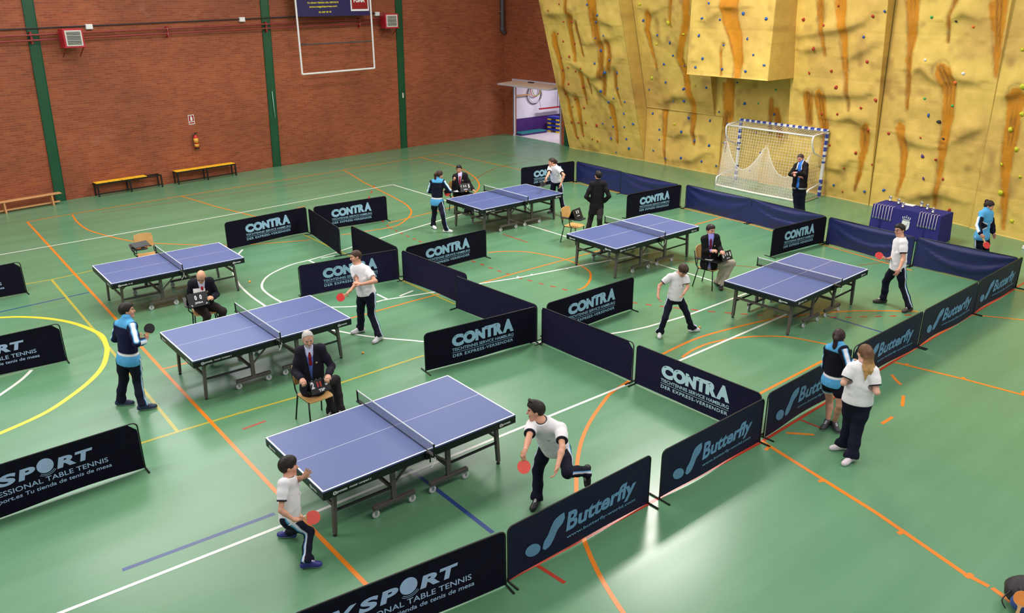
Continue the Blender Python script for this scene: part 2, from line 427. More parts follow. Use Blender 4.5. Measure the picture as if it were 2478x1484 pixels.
# ================================================================ brick walls
def brick_material():
    m = bpy.data.materials.new('red_brick'); m.use_nodes = True
    nt = m.node_tree; N = nt.nodes; Lk = nt.links; p = N['Principled BSDF']
    uv = N.new('ShaderNodeUVMap'); uv.uv_map = 'UVMap'
    br = N.new('ShaderNodeTexBrick'); br.inputs['Scale'].default_value = 1.0
    br.inputs['Brick Width'].default_value = 0.26; br.inputs['Row Height'].default_value = 0.068; br.inputs['Mortar Size'].default_value = 0.007
    br.inputs['Color1'].default_value = rgb(156, 80, 46); br.inputs['Color2'].default_value = rgb(138, 64, 37); br.inputs['Mortar'].default_value = rgb(144, 98, 76)
    br.inputs['Mortar Smooth'].default_value = 0.3; br.inputs['Bias'].default_value = 0.0
    Lk.new(uv.outputs['UV'], br.inputs['Vector'])
    nz = N.new('ShaderNodeTexNoise'); nz.inputs['Scale'].default_value = 0.45; nz.inputs['Detail'].default_value = 6; nz.inputs['Roughness'].default_value = 0.62
    Lk.new(uv.outputs['UV'], nz.inputs['Vector'])
    n3 = N.new('ShaderNodeTexNoise'); n3.inputs['Scale'].default_value = 9.0; n3.inputs['Detail'].default_value = 3
    mp = N.new('ShaderNodeMapping'); mp.inputs['Scale'].default_value = (0.4, 1.6, 1); Lk.new(uv.outputs['UV'], mp.inputs['Vector']); Lk.new(mp.outputs['Vector'], n3.inputs['Vector'])
    mr = N.new('ShaderNodeMapRange'); mr.inputs['From Min'].default_value = 0.3; mr.inputs['From Max'].default_value = 0.7; mr.inputs['To Min'].default_value = 0.78; mr.inputs['To Max'].default_value = 1.18
    Lk.new(nz.outputs['Fac'], mr.inputs['Value'])
    m3 = N.new('ShaderNodeMapRange'); m3.inputs['To Min'].default_value = 0.8; m3.inputs['To Max'].default_value = 1.2; Lk.new(n3.outputs['Fac'], m3.inputs['Value'])
    mm = N.new('ShaderNodeMath'); mm.operation = 'MULTIPLY'; Lk.new(mr.outputs['Result'], mm.inputs[0]); Lk.new(m3.outputs['Result'], mm.inputs[1])
    sc = N.new('ShaderNodeVectorMath'); sc.operation = 'SCALE'; Lk.new(br.outputs['Color'], sc.inputs[0]); Lk.new(mm.outputs[0], sc.inputs['Scale'])
    # pale scuffs left by balls
    sf = N.new('ShaderNodeTexNoise'); sf.inputs['Scale'].default_value = 0.8; sf.inputs['Detail'].default_value = 8; sf.inputs['Roughness'].default_value = 0.7
    Lk.new(uv.outputs['UV'], sf.inputs['Vector'])
    sr = N.new('ShaderNodeMapRange'); sr.inputs['From Min'].default_value = 0.62; sr.inputs['From Max'].default_value = 0.8; sr.inputs['To Max'].default_value = 0.35; Lk.new(sf.outputs['Fac'], sr.inputs['Value'])
    mx = N.new('ShaderNodeMix'); mx.data_type = 'RGBA'; mx.inputs[7].default_value = rgb(190, 140, 120)
    Lk.new(sr.outputs['Result'], mx.inputs[0]); Lk.new(sc.outputs['Vector'], mx.inputs[6]); Lk.new(mx.outputs[2], p.inputs['Base Color'])
    bp = N.new('ShaderNodeBump'); bp.inputs['Strength'].default_value = 0.35; bp.inputs['Distance'].default_value = 0.01; bp.invert = True
    Lk.new(br.outputs['Fac'], bp.inputs['Height']); Lk.new(bp.outputs['Normal'], p.inputs['Normal'])
    p.inputs['Roughness'].default_value = 0.62; p.inputs['Specular IOR Level'].default_value = 0.35
    return m
M_BRICK = brick_material()
WP = [(-14, 17.9), (-8, 18.8), (0.24, 20.1), (7.46, 20.85), (13.5, 21.14), (18.95, 21.29)]
def uv_wall(me, us, vs):
    l = me.uv_layers.new(name='UVMap')
    for lp in me.loops: l.data[lp.index].uv = (us[lp.vertex_index], vs[lp.vertex_index])
def wall_strip(name, foot, z0, z1, thick, openings=()):
    """wall along a footprint polyline, interior side to the right of the walking direction; openings (u0, u1, z0, z1) on straight walls"""
    V = []; F = []; us = []; vs = []; u = 0.0
    P = [Vector(p) for p in foot]
    def quad(a, b, ua, ub, za, zb):
        i = len(V)
        V.extend([(a.x, a.y, za), (b.x, b.y, za), (b.x, b.y, zb), (a.x, a.y, zb)]); us.extend([ua, ub, ub, ua]); vs.extend([za, za, zb, zb]); F.append((i, i + 1, i + 2, i + 3))
    for i in range(len(P) - 1):
        a, b = P[i], P[i + 1]; L = (b - a).length; d = (b - a) / L; n = Vector((-d.y, d.x)) * thick
        if openings:
            cuts = sorted({0.0, L} | {o[k] for o in openings for k in (0, 1)})
            for c0, c1 in zip(cuts[:-1], cuts[1:]):
                op = [o for o in openings if o[0] <= c0 and o[1] >= c1]
                spans = [(z0, op[0][2]), (op[0][3], z1)] if op else [(z0, z1)]
                for za, zb in spans:
                    if zb - za > 0.001:
                        quad(a + d * c0, a + d * c1, u + c0, u + c1, za, zb); quad(a + d * c1 + n, a + d * c0 + n, u + c1, u + c0, za, zb)
            for o in openings:
                for c in (o[0], o[1]): quad(a + d * c, a + d * c + n, c, c + thick, o[2], o[3])
                i0 = len(V); q = [a + d * o[0], a + d * o[1], a + d * o[1] + n, a + d * o[0] + n]
                V.extend([(k.x, k.y, o[3]) for k in q]); us.extend([o[0], o[1], o[1], o[0]]); vs.extend([0, 0, thick, thick]); F.append((i0, i0 + 1, i0 + 2, i0 + 3))
        else:
            quad(a, b, u, u + L, z0, z1); quad(b + n, a + n, u + L, u, z0, z1)
        u += L
    me = bpy.data.meshes.new(name); me.from_pydata(V, [], F); me.materials.append(M_BRICK); uv_wall(me, us, vs); me.update()
    return tag(link(name, me), kind='structure')
w = wall_strip('wall_left', WP, 0, 8.5, 0.3)
tag(w, 'long red brick wall behind the yellow benches', 'wall')
# far end wall: walked from the corner towards the camera side
DOOR_Y0, DOOR_Y1 = 17.45, 20.60
w = wall_strip('wall_right', [(18.95, 21.35), (18.95, -6.0)], 0, 8.5, 0.12, openings=((21.35 - DOOR_Y1, 21.35 - DOOR_Y0, 0.0, 2.42),))
tag(w, 'red brick end wall with the storeroom opening', 'wall')

# green steel pillars set into the brick
def wall_dir(i):
    a, b = Vector(WP[i]), Vector(WP[i + 1]); d = (b - a).normalized(); return d, Vector((d.y, -d.x))
def along(x):
    """point of the long brick wall at x, its direction and its inward normal"""
    for i in range(len(WP) - 1):
        if WP[i][0] <= x <= WP[i + 1][0]:
            d, n = wall_dir(i); t = (x - WP[i][0]) / (WP[i + 1][0] - WP[i][0])
            return Vector((x, WP[i][1] + t * (WP[i + 1][1] - WP[i][1]), 0)), Vector((d.x, d.y, 0)), Vector((n.x, n.y, 0))
def pillar(n, x0, lean):
    mb = MB(); p, d, nn = along(x0 + 0.14)
    w2 = 0.145; V = []
    for z, s in ((0, 0), (8.4, lean)):
        for a, b in ((-w2, 0.035), (w2, 0.035), (w2, -0.05), (-w2, -0.05)):
            q = p + d * (a + s) + nn * b; V.append((q.x, q.y, z))
    mb.add(V, [(0, 1, 5, 4), (1, 2, 6, 5), (3, 0, 4, 7), (4, 5, 6, 7)])
    # two narrow flanges of the steel section
    for e in (-w2 - 0.004, w2 + 0.004):
        V = []
        for z, s in ((0, 0), (8.4, lean)):
            for a, b in ((e - 0.006, 0.05), (e + 0.006, 0.05), (e + 0.006, -0.02), (e - 0.006, -0.02)):
                q = p + d * (a + s) + nn * b; V.append((q.x, q.y, z))
        mb.add(V, [(0, 1, 5, 4), (1, 2, 6, 5), (3, 0, 4, 7), (4, 5, 6, 7)])
    o = mb.build('trim_%d' % n, M_GREEN); tag(o, 'green steel pillar', 'pillar', kind='structure'); return o
PIL = [pillar(1, -0.05, 0.32), pillar(2, 7.46, 0.28), pillar(3, 13.22, 0.14)]
PIL[0]['label'] = 'green steel pillar by the low wooden bench'
PIL[1]['label'] = 'green steel pillar right of the fire extinguisher'
PIL[2]['label'] = 'green steel pillar between the banner frame and the storeroom'
mb = MB(); mb.box((18.9, 17.0, 4.2), (0.12, 0.22, 8.4)); mb.box((18.83, 17.0, 4.2), (0.02, 0.28, 8.4))
tag(mb.build('trim_4', M_GREEN), 'green steel pillar between storeroom and climbing wall', 'pillar', kind='structure')

# ---------------------------------------------------------------- storeroom behind the opening
M_PLASTER = mat('white_plaster', rgb(214, 208, 224), 0.8, var=0.1, scale=2)
M_PURPLE = mat('purple_paint', rgb(66, 22, 104), 0.6, var=0.12)
M_STOREFLOOR = mat('pale_floor', rgb(196, 186, 196), 0.5)
mb = MB(); mb.box((21.5, 18.6, -0.05), (5.0, 6.0, 0.1)); tag(mb.build('floor_storeroom', M_STOREFLOOR), 'pale storeroom floor', 'floor', kind='structure')
mb = MB(); mb.box((21.6, 20.82, 1.7), (5.0, 0.12, 2.0), 0); mb.box((21.6, 20.82, 0.35), (5.0, 0.12, 0.7), 1)
tag(mb.build('wall_storeroom_left', [M_PLASTER, M_PURPLE]), 'white storeroom wall with a purple lower band', 'wall', kind='structure')
mb = MB(); mb.box((23.6, 18.6, 1.7), (0.12, 4.6, 2.0), 0); mb.box((23.6, 18.6, 0.35), (0.12, 4.6, 0.7), 1)
tag(mb.build('wall_storeroom_back', [M_PLASTER, M_PURPLE]), 'back wall of the storeroom', 'wall', kind='structure')
mb = MB(); mb.box((21.5, 18.6, 2.75), (5.0, 4.8, 0.1)); tag(mb.build('ceiling_storeroom', M_PLASTER), 'white storeroom ceiling', 'ceiling', kind='structure')
area_lamp('storeroom_fill', (20.6, 18.9, 2.65), 1.2, 0.3, 60, (1, 0.95, 0.95))  # added fill light under the storeroom ceiling, so the room does not render dark
# raised overhead door: frame plus its leaf tipped out level
M_DOOR = mat('grey_door_steel', rgb(186, 180, 190), 0.4)
M_LEAFTOP = mat('chipboard', rgb(212, 184, 160), 0.6, var=0.1, scale=14)
dr = thing('door_1', 'raised overhead door standing level over the storeroom opening', 'door', (18.95, 19.0, 0)); dr['kind'] = 'structure'
mb = MB(); mb.box((-0.02, 1.585, 1.2), (0.1, 0.05, 2.4)); mb.box((-0.02, -1.535, 1.2), (0.1, 0.05, 2.4)); mb.box((-0.03, 0.02, 2.44), (0.14, 3.25, 0.13)); mb.build('door_frame', M_DOOR, dr)
mb = MB(); mb.box((-0.62, -0.3, 2.39), (1.06, 3.34, 0.06), 0, R=Matrix.Rotation(-0.05, 3, 'Y')); lf = mb.build('door_leaf', M_DOOR, dr)
mb = MB(); mb.box((-0.62, -0.3, 2.426), (1.0, 3.26, 0.012), 0, R=Matrix.Rotation(-0.05, 3, 'Y')); mb.build('leaf_board', M_LEAFTOP, lf)
mb = MB(); mb.rbox((-0.3, 0.1, 2.46), (0.1, 0.34, 0.05), 0.01); mb.build('latch', M_BLACK, lf)
mb = MB(); mb.tube([(-0.08, 1.56, 0.1), (-0.08, 1.56, 2.36)], 0.012); mb.tube([(-0.08, -1.5, 0.9), (-0.1, -1.5, 2.36)], 0.012); mb.build('lift_arm', M_BLACK, dr)

# ================================================================ climbing wall
def base_x(y):
    return np.interp(y, [-5, -0.98, 1, 4.4, 9, 12.6, 16.65], [17.0, 18.06, 18.42, 18.76, 18.83, 18.85, 18.68])
# rock panels: name, y range, z range, depth function of (y, z)
PANELS = [
    ('P1', 12.63, 16.65, 0.0, 6.7, lambda y, z: base_x(y) - 0.305 * z),
    ('P2a', 9.16, 12.62, 0.0, 2.03, lambda y, z: base_x(y) - 0.02 + 0 * z),
    ('P2b', 9.50, 12.60, 2.03, 6.7, lambda y, z: base_x(y) - 0.06 - 0.285 * (z - 2.03)),
    ('P3', 6.35, 9.50, 0.0, 3.6, lambda y, z: base_x(y) + 0.02 - 0.02 * z),
    ('BOX', 6.34, 9.40, 3.52, 6.7, lambda y, z: 17.0 + 0 * (y + z)),
    ('P4', 3.52, 6.45, 0.0, 6.7, lambda y, z: base_x(y) - 0.12 * z),
    ('P5', 0.45, 3.50, 0.0, 6.7, lambda y, z: base_x(y) - 0.055 * z),
    ('P6', -5.0, 0.45, 0.0, 6.7, lambda y, z: base_x(y) - 0.06 - 0.03 * z),
]
STAINS = [
('P1',[(16.25,4.56,0.141),(16.31,4.17,0.130),(16.21,3.74,0.118),(16.14,3.20,0.107),(16.26,2.47,0.096),(16.15,1.91,0.084),(16.12,1.11,0.072),(16.11,0.52,0.060)]),
('P1',[(15.16,5.30,0.162),(15.29,4.84,0.132),(15.31,4.12,0.102),(15.30,3.60,0.070)]),
('P1',[(15.21,5.86,0.067),(15.33,5.34,0.068)]),
('P1',[(14.94,5.01,0.068),(14.89,4.43,0.048),(14.82,3.80,0.028)]),
('P1',[(13.93,5.86,0.208),(14.02,5.07,0.191),(14.02,4.58,0.171),(13.91,4.09,0.151),(14.00,3.50,0.131),(14.17,3.06,0.110)]),
('P1',[(13.61,4.39,0.106),(13.51,3.86,0.107),(13.68,3.39,0.108)]),
('P1',[(13.93,3.29,0.123),(14.08,2.45,0.083)]),
('P1',[(13.39,3.28,0.108),(13.47,2.68,0.065),(13.35,2.03,0.022)]),
('P1',[(15.17,3.17,0.127),(15.18,2.55,0.081),(15.19,1.91,0.035)]),
('P1',[(14.86,2.93,0.070),(14.82,2.39,0.028)]),
('P1',[(15.69,2.19,0.116),(15.65,1.40,0.081),(15.71,0.67,0.045)]),
('P1',[(13.88,2.03,0.139),(13.85,1.40,0.091),(13.89,0.56,0.043)]),
('P2b',[(11.99,5.36,0.152),(12.10,4.78,0.113),(11.99,4.15,0.073),(11.87,3.42,0.031)]),
('P2b',[(10.19,5.85,0.144),(10.31,5.04,0.143),(10.63,4.36,0.143),(10.81,3.88,0.141),(10.61,3.42,0.138),(10.55,2.78,0.136),(10.39,2.43,0.132),(10.39,2.05,0.129)]),
('P2b',[(10.86,5.85,0.061),(10.99,5.22,0.041),(11.01,4.88,0.020)]),
('P2a',[(11.76,2.17,0.139),(11.74,1.54,0.101),(11.73,0.77,0.062),(11.58,0.04,0.022)]),
('P2a',[(10.42,1.95,0.125),(10.42,1.39,0.089),(10.29,0.95,0.052)]),
('BOX',[(7.95,5.84,0.354),(7.89,5.28,0.300),(7.66,4.78,0.245),(7.49,4.17,0.190),(7.46,3.57,0.135)]),
('BOX',[(8.07,4.49,0.041),(8.15,4.25,0.034),(8.06,3.59,0.027)]),
('P3',[(9.07,3.19,0.247),(9.02,2.61,0.223),(8.94,2.04,0.200)]),
('P3',[(9.06,2.02,0.113),(9.02,0.83,0.025)]),
('P3',[(7.32,2.76,0.076),(7.25,1.72,0.060)]),
('P3',[(7.12,2.49,0.118),(6.89,1.69,0.119)]),
('P4',[(5.60,5.81,0.115),(5.47,4.85,0.070),(5.35,4.25,0.025)]),
('P4',[(4.99,5.81,0.178),(4.81,4.87,0.130),(4.68,3.95,0.081),(4.44,2.72,0.031)]),
('P4',[(5.82,3.09,0.166),(5.73,2.19,0.097)]),
('P4',[(5.43,3.12,0.196),(5.29,2.44,0.158),(5.16,1.79,0.120),(5.15,0.90,0.081)]),
('P4',[(3.88,2.30,0.177),(3.87,1.61,0.130),(3.92,1.00,0.081),(4.02,0.35,0.032)]),
('P5',[(3.03,5.81,0.201),(2.92,5.13,0.145),(2.89,4.27,0.088),(2.74,2.89,0.029)]),
('P5',[(1.83,5.80,0.067),(1.95,5.36,0.047),(1.89,4.74,0.027)]),
('P5',[(1.94,4.06,0.236),(1.68,3.61,0.195),(1.57,2.83,0.156),(1.56,1.93,0.117),(1.54,1.10,0.077),(1.54,0.34,0.035)]),
('P5',[(2.91,2.45,0.148),(2.68,1.77,0.109),(2.60,1.06,0.070),(2.68,0.41,0.030)]),
('P5',[(0.78,5.80,0.244),(0.65,4.99,0.149),(0.50,3.99,0.053)]),
('P6',[(-0.08,3.60,0.246),(-0.12,2.82,0.199),(-0.16,1.98,0.150),(-0.27,1.14,0.100),(-0.41,0.19,0.049)]),
]
LEDGES = [
('P1',[(14.52,4.24),(13.90,4.38),(13.07,4.57)]),
('P1',[(15.43,3.47),(14.60,3.01),(14.10,3.09),(13.68,3.39),(13.03,3.76)]),
('P1',[(16.43,2.55),(16.07,2.43),(15.68,2.23)]),
('P1',[(14.54,2.77),(13.91,2.16)]),
('P1',[(13.78,5.11),(12.98,4.93)]),
('P1',[(16.50,5.30),(15.69,5.27)]),
('P1',[(15.62,5.29),(14.92,5.32)]),
('P2b',[(12.18,5.51),(11.83,5.36),(11.27,5.55)]),
('BOX',[(9.92,3.99),(9.36,3.94)]),
('P2b',[(11.88,2.20),(11.28,2.51),(10.73,2.58),(10.29,2.44)]),
('P2a',[(11.31,1.08),(10.94,1.25),(10.46,1.26)]),
('P2a',[(11.40,0.25),(10.32,0.36),(9.82,0.68)]),
('BOX',[(8.18,5.58),(7.50,5.58)]),
('BOX',[(8.76,5.16),(8.22,5.54)]),
('P4',[(6.39,4.87),(6.22,4.76),(5.56,4.87),(4.77,5.01),(4.22,5.20),(3.99,5.47)]),
('P4',[(6.06,3.17),(5.20,3.12),(4.51,3.15),(3.97,3.22)]),
('P4',[(4.93,2.40),(4.34,2.51),(3.65,2.18)]),
('P4',[(6.08,4.36),(5.52,4.43)]),
('P4',[(4.60,4.19),(4.00,4.51)]),
('P4',[(5.09,0.91),(4.59,0.94),(4.33,1.23)]),
('P5',[(2.81,3.92),(2.50,4.07),(2.12,3.79),(1.87,3.68)]),
('P5',[(2.00,5.24),(1.60,5.46),(1.15,5.33)]),
('P5',[(2.09,4.14),(1.45,3.84),(0.92,3.80)]),
('P5',[(2.85,2.22),(2.52,2.03),(1.88,1.98)]),
('P5',[(2.32,0.43),(1.67,0.70),(1.39,0.75),(0.71,0.66)]),
('P6',[(0.27,3.48),(-0.24,3.67)]),
('P5',[(1.43,2.13),(0.99,2.46),(0.54,2.70)]),
]
HOLDS = [
('P1','r',[(15.55,5.64),(16.14,5.41),(15.55,5.02),(15.15,5.02),(16.02,4.58),(15.78,4.30),(15.17,4.25),(16.03,3.69),(15.56,3.75),(15.73,3.33),(15.03,3.33),(16.14,3.21),(15.36,3.21),(15.87,2.69),(15.21,2.61),(16.25,2.28),(15.76,2.11),(15.16,2.15),(15.94,1.78),(15.35,1.79),(16.19,1.14),(15.79,1.14),(15.36,1.19),(14.84,1.14),(15.96,0.52),(15.62,0.64),(15.18,0.54),(14.91,0.49),(15.79,0.18)]),
('P3','r',[(7.43,3.49)]),
('P1','b',[(14.18,5.63),(13.75,5.27),(13.94,5.03),(13.64,4.57),(14.08,4.47),(13.94,4.04),(13.54,3.71),(14.30,3.56),(13.83,3.25),(13.29,3.28),(13.37,2.70),(14.21,2.53),(13.66,2.30),(13.95,2.14),(13.11,2.22),(13.28,1.76),(14.01,1.53),(14.47,1.25),(13.99,1.18),(13.40,1.23),(12.90,1.40),(14.16,0.69),(13.38,0.76),(13.28,0.41),(14.00,0.15)]),
('P2b','b',[(12.22,5.10),(11.63,4.63),(11.12,4.40),(11.04,3.97),(11.50,3.65),(10.65,3.63),(11.51,3.02),(10.72,2.84),(12.38,2.69),(11.27,2.37),(10.77,2.42),(9.72,2.97)]),
('P2a','b',[(12.33,1.81),(10.63,1.82),(9.66,1.84),(11.96,1.26),(10.85,1.32),(11.94,0.89),(10.27,1.06),(9.61,0.98),(12.20,0.45),(11.56,0.24),(10.80,0.38),(9.88,0.38),(9.23,0.32)]),
('BOX','b',[(8.67,5.68),(8.92,5.24),(8.25,5.21),(7.40,5.40),(6.63,5.26),(9.02,4.72),(7.20,4.69),(8.06,4.47),(6.94,4.24),(8.82,4.04),(9.08,3.75),(8.03,3.76),(7.16,3.75),(6.53,3.96)]),
('P3','b',[(8.72,3.18),(8.32,2.54),(7.16,2.30),(9.31,2.17),(8.98,1.79),(9.08,1.14),(7.77,1.64),(7.55,0.99),(7.93,0.34)]),
('P2b','y',[(12.26,5.64),(11.07,5.05),(10.50,4.69),(11.71,4.33),(12.17,3.13),(10.21,3.01)]),
('P2a','y',[(11.27,1.54)]),
('P3','g',[(7.21,3.07),(7.80,2.59)]),
('P4','r',[(6.06,5.23),(5.38,5.08),(5.03,5.61),(3.92,5.35),(5.67,4.42),(5.80,3.71),(5.08,3.81),(3.98,4.13),(4.86,3.36),(4.05,2.83),(3.61,3.09),(5.32,2.52),(4.78,2.58),(3.78,2.21),(4.95,1.62),(4.09,1.50),(3.53,1.24),(4.42,0.98),(4.42,0.24)]),
('P5','r',[(3.20,2.18),(1.70,1.66),(1.41,1.16),(1.11,0.35),(2.22,2.19)]),
('P4','b',[(4.14,4.80),(4.72,0.40),(3.67,0.39),(3.58,5.48)]),
('P5','b',[(3.08,0.54),(2.10,2.81)]),
('P5','g',[(2.41,5.34),(2.27,3.25),(1.50,3.13)]),
('P5','k',[(1.75,5.25),(1.79,2.67),(1.60,2.24)]),
('P5','o',[(1.30,5.12),(1.52,3.73)]),
('P5','w',[(2.39,4.26),(1.32,3.98)]),
('P5','p',[(2.10,1.69),(1.95,1.08)]),
('P6','y',[(-0.00,4.63),(-0.20,3.78),(-0.30,3.12),(-0.10,2.71),(-0.35,2.25),(-0.06,1.82),(-0.57,1.60),(-0.17,1.10),(-0.59,0.44)]),
]

def climb_material():
    m = mat('painted_rock_panel', rgb(205, 170, 82), 0.7, spec=0.3, attr='Col', var=0.1, scale=3.5, bump=0.35, bscale=26)
    return m
M_ROCK = climb_material()
_perm = np.random.default_rng(3).random((64, 64))
def vnoise(a, b):
    ia = np.floor(a).astype(int); ib = np.floor(b).astype(int); fa = a - ia; fb = b - ib
    fa = fa * fa * (3 - 2 * fa); fb = fb * fb * (3 - 2 * fb)
    g = lambda i, j: _perm[i % 64, j % 64]
    return (g(ia, ib) * (1 - fa) + g(ia + 1, ib) * fa) * (1 - fb) + (g(ia, ib + 1) * (1 - fa) + g(ia + 1, ib + 1) * fa) * fb
def seg_dist(Y, Z, pts):
    """distance to a polyline, with the interpolated third value and the side (positive = above)"""
    D = np.full(Y.shape, 1e9); Wd = np.zeros(Y.shape); T = np.zeros(Y.shape); Ab = np.zeros(Y.shape)
    n = len(pts) - 1
    for i in range(n):
        a, b = pts[i], pts[i + 1]; dy, dz = b[0] - a[0], b[1] - a[1]; L2 = dy * dy + dz * dz + 1e-9
        t = np.clip(((Y - a[0]) * dy + (Z - a[1]) * dz) / L2, 0, 1)
        qy, qz = a[0] + t * dy, a[1] + t * dz
        d = np.hypot(Y - qy, Z - qz); k = d < D
        D = np.where(k, d, D)
        if len(a) > 2: Wd = np.where(k, a[2] + (b[2] - a[2]) * t, Wd)
        T = np.where(k, (i + t) / n, T); Ab = np.where(k, Z - qz, Ab)
    return D, Wd, T, Ab
def relief(name, Y, Z):
    """outward relief, and the brown in the creases, of one panel"""
    seed = sum(map(ord, name)) * 0.37
    n1 = vnoise(Y * 0.9 + seed, Z * 0.9 + 5); n2 = vnoise(Y * 2.3 + seed, Z * 2.3 + 9); n3 = vnoise(Y * 6 + seed, Z * 6)
    out = 0.10 * (n1 - 0.5) + 0.05 * (n2 - 0.5) + 0.016 * (n3 - 0.5)
    crease = np.zeros(Y.shape)
    for nm, pts in LEDGES:
        if nm != name: continue
        D, _, T, Ab = seg_dist(Y, Z, pts)
        taper = np.sin(np.pi * np.clip(T, 0.08, 0.92)) ** 0.5
        wob = 0.7 + 0.6 * vnoise(Y * 3 + seed, Z * 3)
        out += taper * wob * np.where(Ab >= 0, 0.085 * np.exp(-(D / 0.34) ** 2), 0.085 * np.exp(-(D / 0.11) ** 2) - 0.012 * np.exp(-(D / 0.22) ** 2) * (1 - np.exp(-(D / 0.05) ** 2)))
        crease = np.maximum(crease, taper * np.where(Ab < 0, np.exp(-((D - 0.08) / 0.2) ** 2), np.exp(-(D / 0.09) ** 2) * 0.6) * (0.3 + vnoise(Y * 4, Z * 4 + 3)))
    for nm, pts in STAINS:
        if nm != name: continue
        D, Wd, T, Ab = seg_dist(Y, Z, pts)
        out -= 0.05 * np.exp(-(D / np.maximum(Wd * 1.1, 0.03)) ** 2)
    return out, crease
C_YEL = np.array(rgb(216, 182, 92)[:3]); C_YEL2 = np.array(rgb(198, 160, 84)[:3]); C_ORA = np.array(rgb(196, 128, 24)[:3]); C_BRN = np.array(rgb(120, 84, 48)[:3])
def rock_colour(name, Y, Z, crease):
    seed = sum(map(ord, name)) * 0.37
    a = np.clip((vnoise(Y * 0.8 + seed, Z * 0.8) - 0.45) * 2.2, 0, 1)[..., None]
    c = C_YEL * (1 - a) + C_YEL2 * a
    sm = np.clip((vnoise(Y * 1.7 + 2 + seed, Z * 1.7 + seed) * 0.6 + vnoise(Y * 5, Z * 5 + seed) * 0.4 - 0.62) * 4, 0, 1)[..., None] * 0.55
    c = c * (1 - sm) + C_BRN * 1.3 * sm
    wig = 0.05 * (vnoise(Y * 5 + seed, Z * 5) - 0.5) + 0.03 * (vnoise(Y * 14, Z * 14) - 0.5)
    for nm, pts in STAINS:
        if nm != name: continue
        D, Wd, T, Ab = seg_dist(Y, Z, pts)
        k = np.clip((Wd * np.clip(T / 0.06 + 0.6, 0, 1) - D + wig) / 0.05 + 0.5, 0, 1)[..., None]
        c = c * (1 - k) + C_ORA * k
        e = (np.exp(-((D - Wd * 0.95 + wig) / 0.04) ** 2) * 0.55 * vnoise(Y * 2.2 + seed, Z * 2.2 + 3))[..., None]
        c = c * (1 - e) + C_BRN * 0.6 * e
        f = (np.exp(-((D - Wd * 0.25 + wig * 0.5) / 0.03) ** 2) * np.clip((vnoise(Y * 0.5, Z * 0.9 + seed) - 0.45) * 3, 0, 0.6))[..., None]
        c = c * (1 - f) + C_BRN * 0.35 * f
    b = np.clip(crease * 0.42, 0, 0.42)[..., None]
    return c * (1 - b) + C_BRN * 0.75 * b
cw = thing('climbing_wall', 'tall yellow artificial climbing wall with orange streaks and bolted holds', 'climbing wall', (18.8, 8.0, 0))
PANEL_OBJ = {}
STEP = 0.042
for name, y0, y1, z0, z1, fx in PANELS:
    ny = max(int((y1 - y0) / STEP), 2); nz = max(int((z1 - z0) / STEP), 2)
    ys = np.linspace(y0, y1, ny + 1); zs = np.linspace(z0, z1, nz + 1)
    Y, Z = np.meshgrid(ys, zs, indexing='ij')
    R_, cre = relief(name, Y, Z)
    edge = np.minimum(np.minimum(Y - y0, y1 - Y), np.minimum(Z - z0 + (0.3 if z0 == 0 else 0), z1 - Z + 0.3))
    R_ = R_ * np.clip(edge / 0.25, 0, 1)
    # panel joints every 1.2 m of height
    J = np.abs((Z - 0.35) % 1.3 - 0.65) < 0.022
    X = fx(Y, Z) - R_ + np.where(J, 0.008, 0)
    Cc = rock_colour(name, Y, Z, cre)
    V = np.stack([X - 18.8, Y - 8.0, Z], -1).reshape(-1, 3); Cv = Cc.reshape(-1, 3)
    idx = np.arange((ny + 1) * (nz + 1)).reshape(ny + 1, nz + 1)
    F = np.stack([idx[:-1, :-1], idx[:-1, 1:], idx[1:, 1:], idx[1:, :-1]], -1).reshape(-1, 4).tolist()
    # the panel's returns, back to the brick
    ring = list(idx[:, 0]) + list(idx[-1, 1:]) + list(idx[-2::-1, -1]) + list(idx[0, -2:0:-1])
    bv = V[ring].copy(); bv[:, 0] = 0.06; nb = len(V); V = np.concatenate([V, bv]); Cv = np.concatenate([Cv, Cv[ring] * 0 + C_YEL2])
    m_ = len(ring)
    F += [(ring[i], nb + i, nb + (i + 1) % m_, ring[(i + 1) % m_]) for i in range(m_)]
    me = bpy.data.meshes.new('rock_panel'); me.from_pydata(V.tolist(), [], F); me.materials.append(M_ROCK)
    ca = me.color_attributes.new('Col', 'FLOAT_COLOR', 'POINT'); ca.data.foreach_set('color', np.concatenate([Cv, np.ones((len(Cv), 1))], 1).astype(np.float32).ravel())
    sm = np.zeros(len(F), bool); sm[:ny * nz] = True; me.polygons.foreach_set('use_smooth', sm); me.update()
    o = link('rock_panel', me, cw); PANEL_OBJ[name] = (o, fx)
PANEL_OBJ['P1'][0]['label'] = 'overhanging panel with red holds beside the storeroom'
PANEL_OBJ['BOX'][0]['label'] = 'square block jutting out above the goal'
HOLD_COL = {'r': mat('red_hold', rgb(168, 52, 30), 0.6), 'b': mat('blue_hold', rgb(38, 84, 160), 0.6), 'y': mat('lime_hold', rgb(196, 196, 40), 0.6), 'g': mat('green_hold', rgb(60, 170, 90), 0.6),
            'k': mat('black_hold', rgb(32, 32, 34), 0.6), 'o': mat('orange_hold', rgb(226, 110, 30), 0.6), 'w': mat('white_hold', rgb(230, 230, 232), 0.6), 'p': mat('purple_hold', rgb(84, 50, 120), 0.6)}
hold_meshes = []
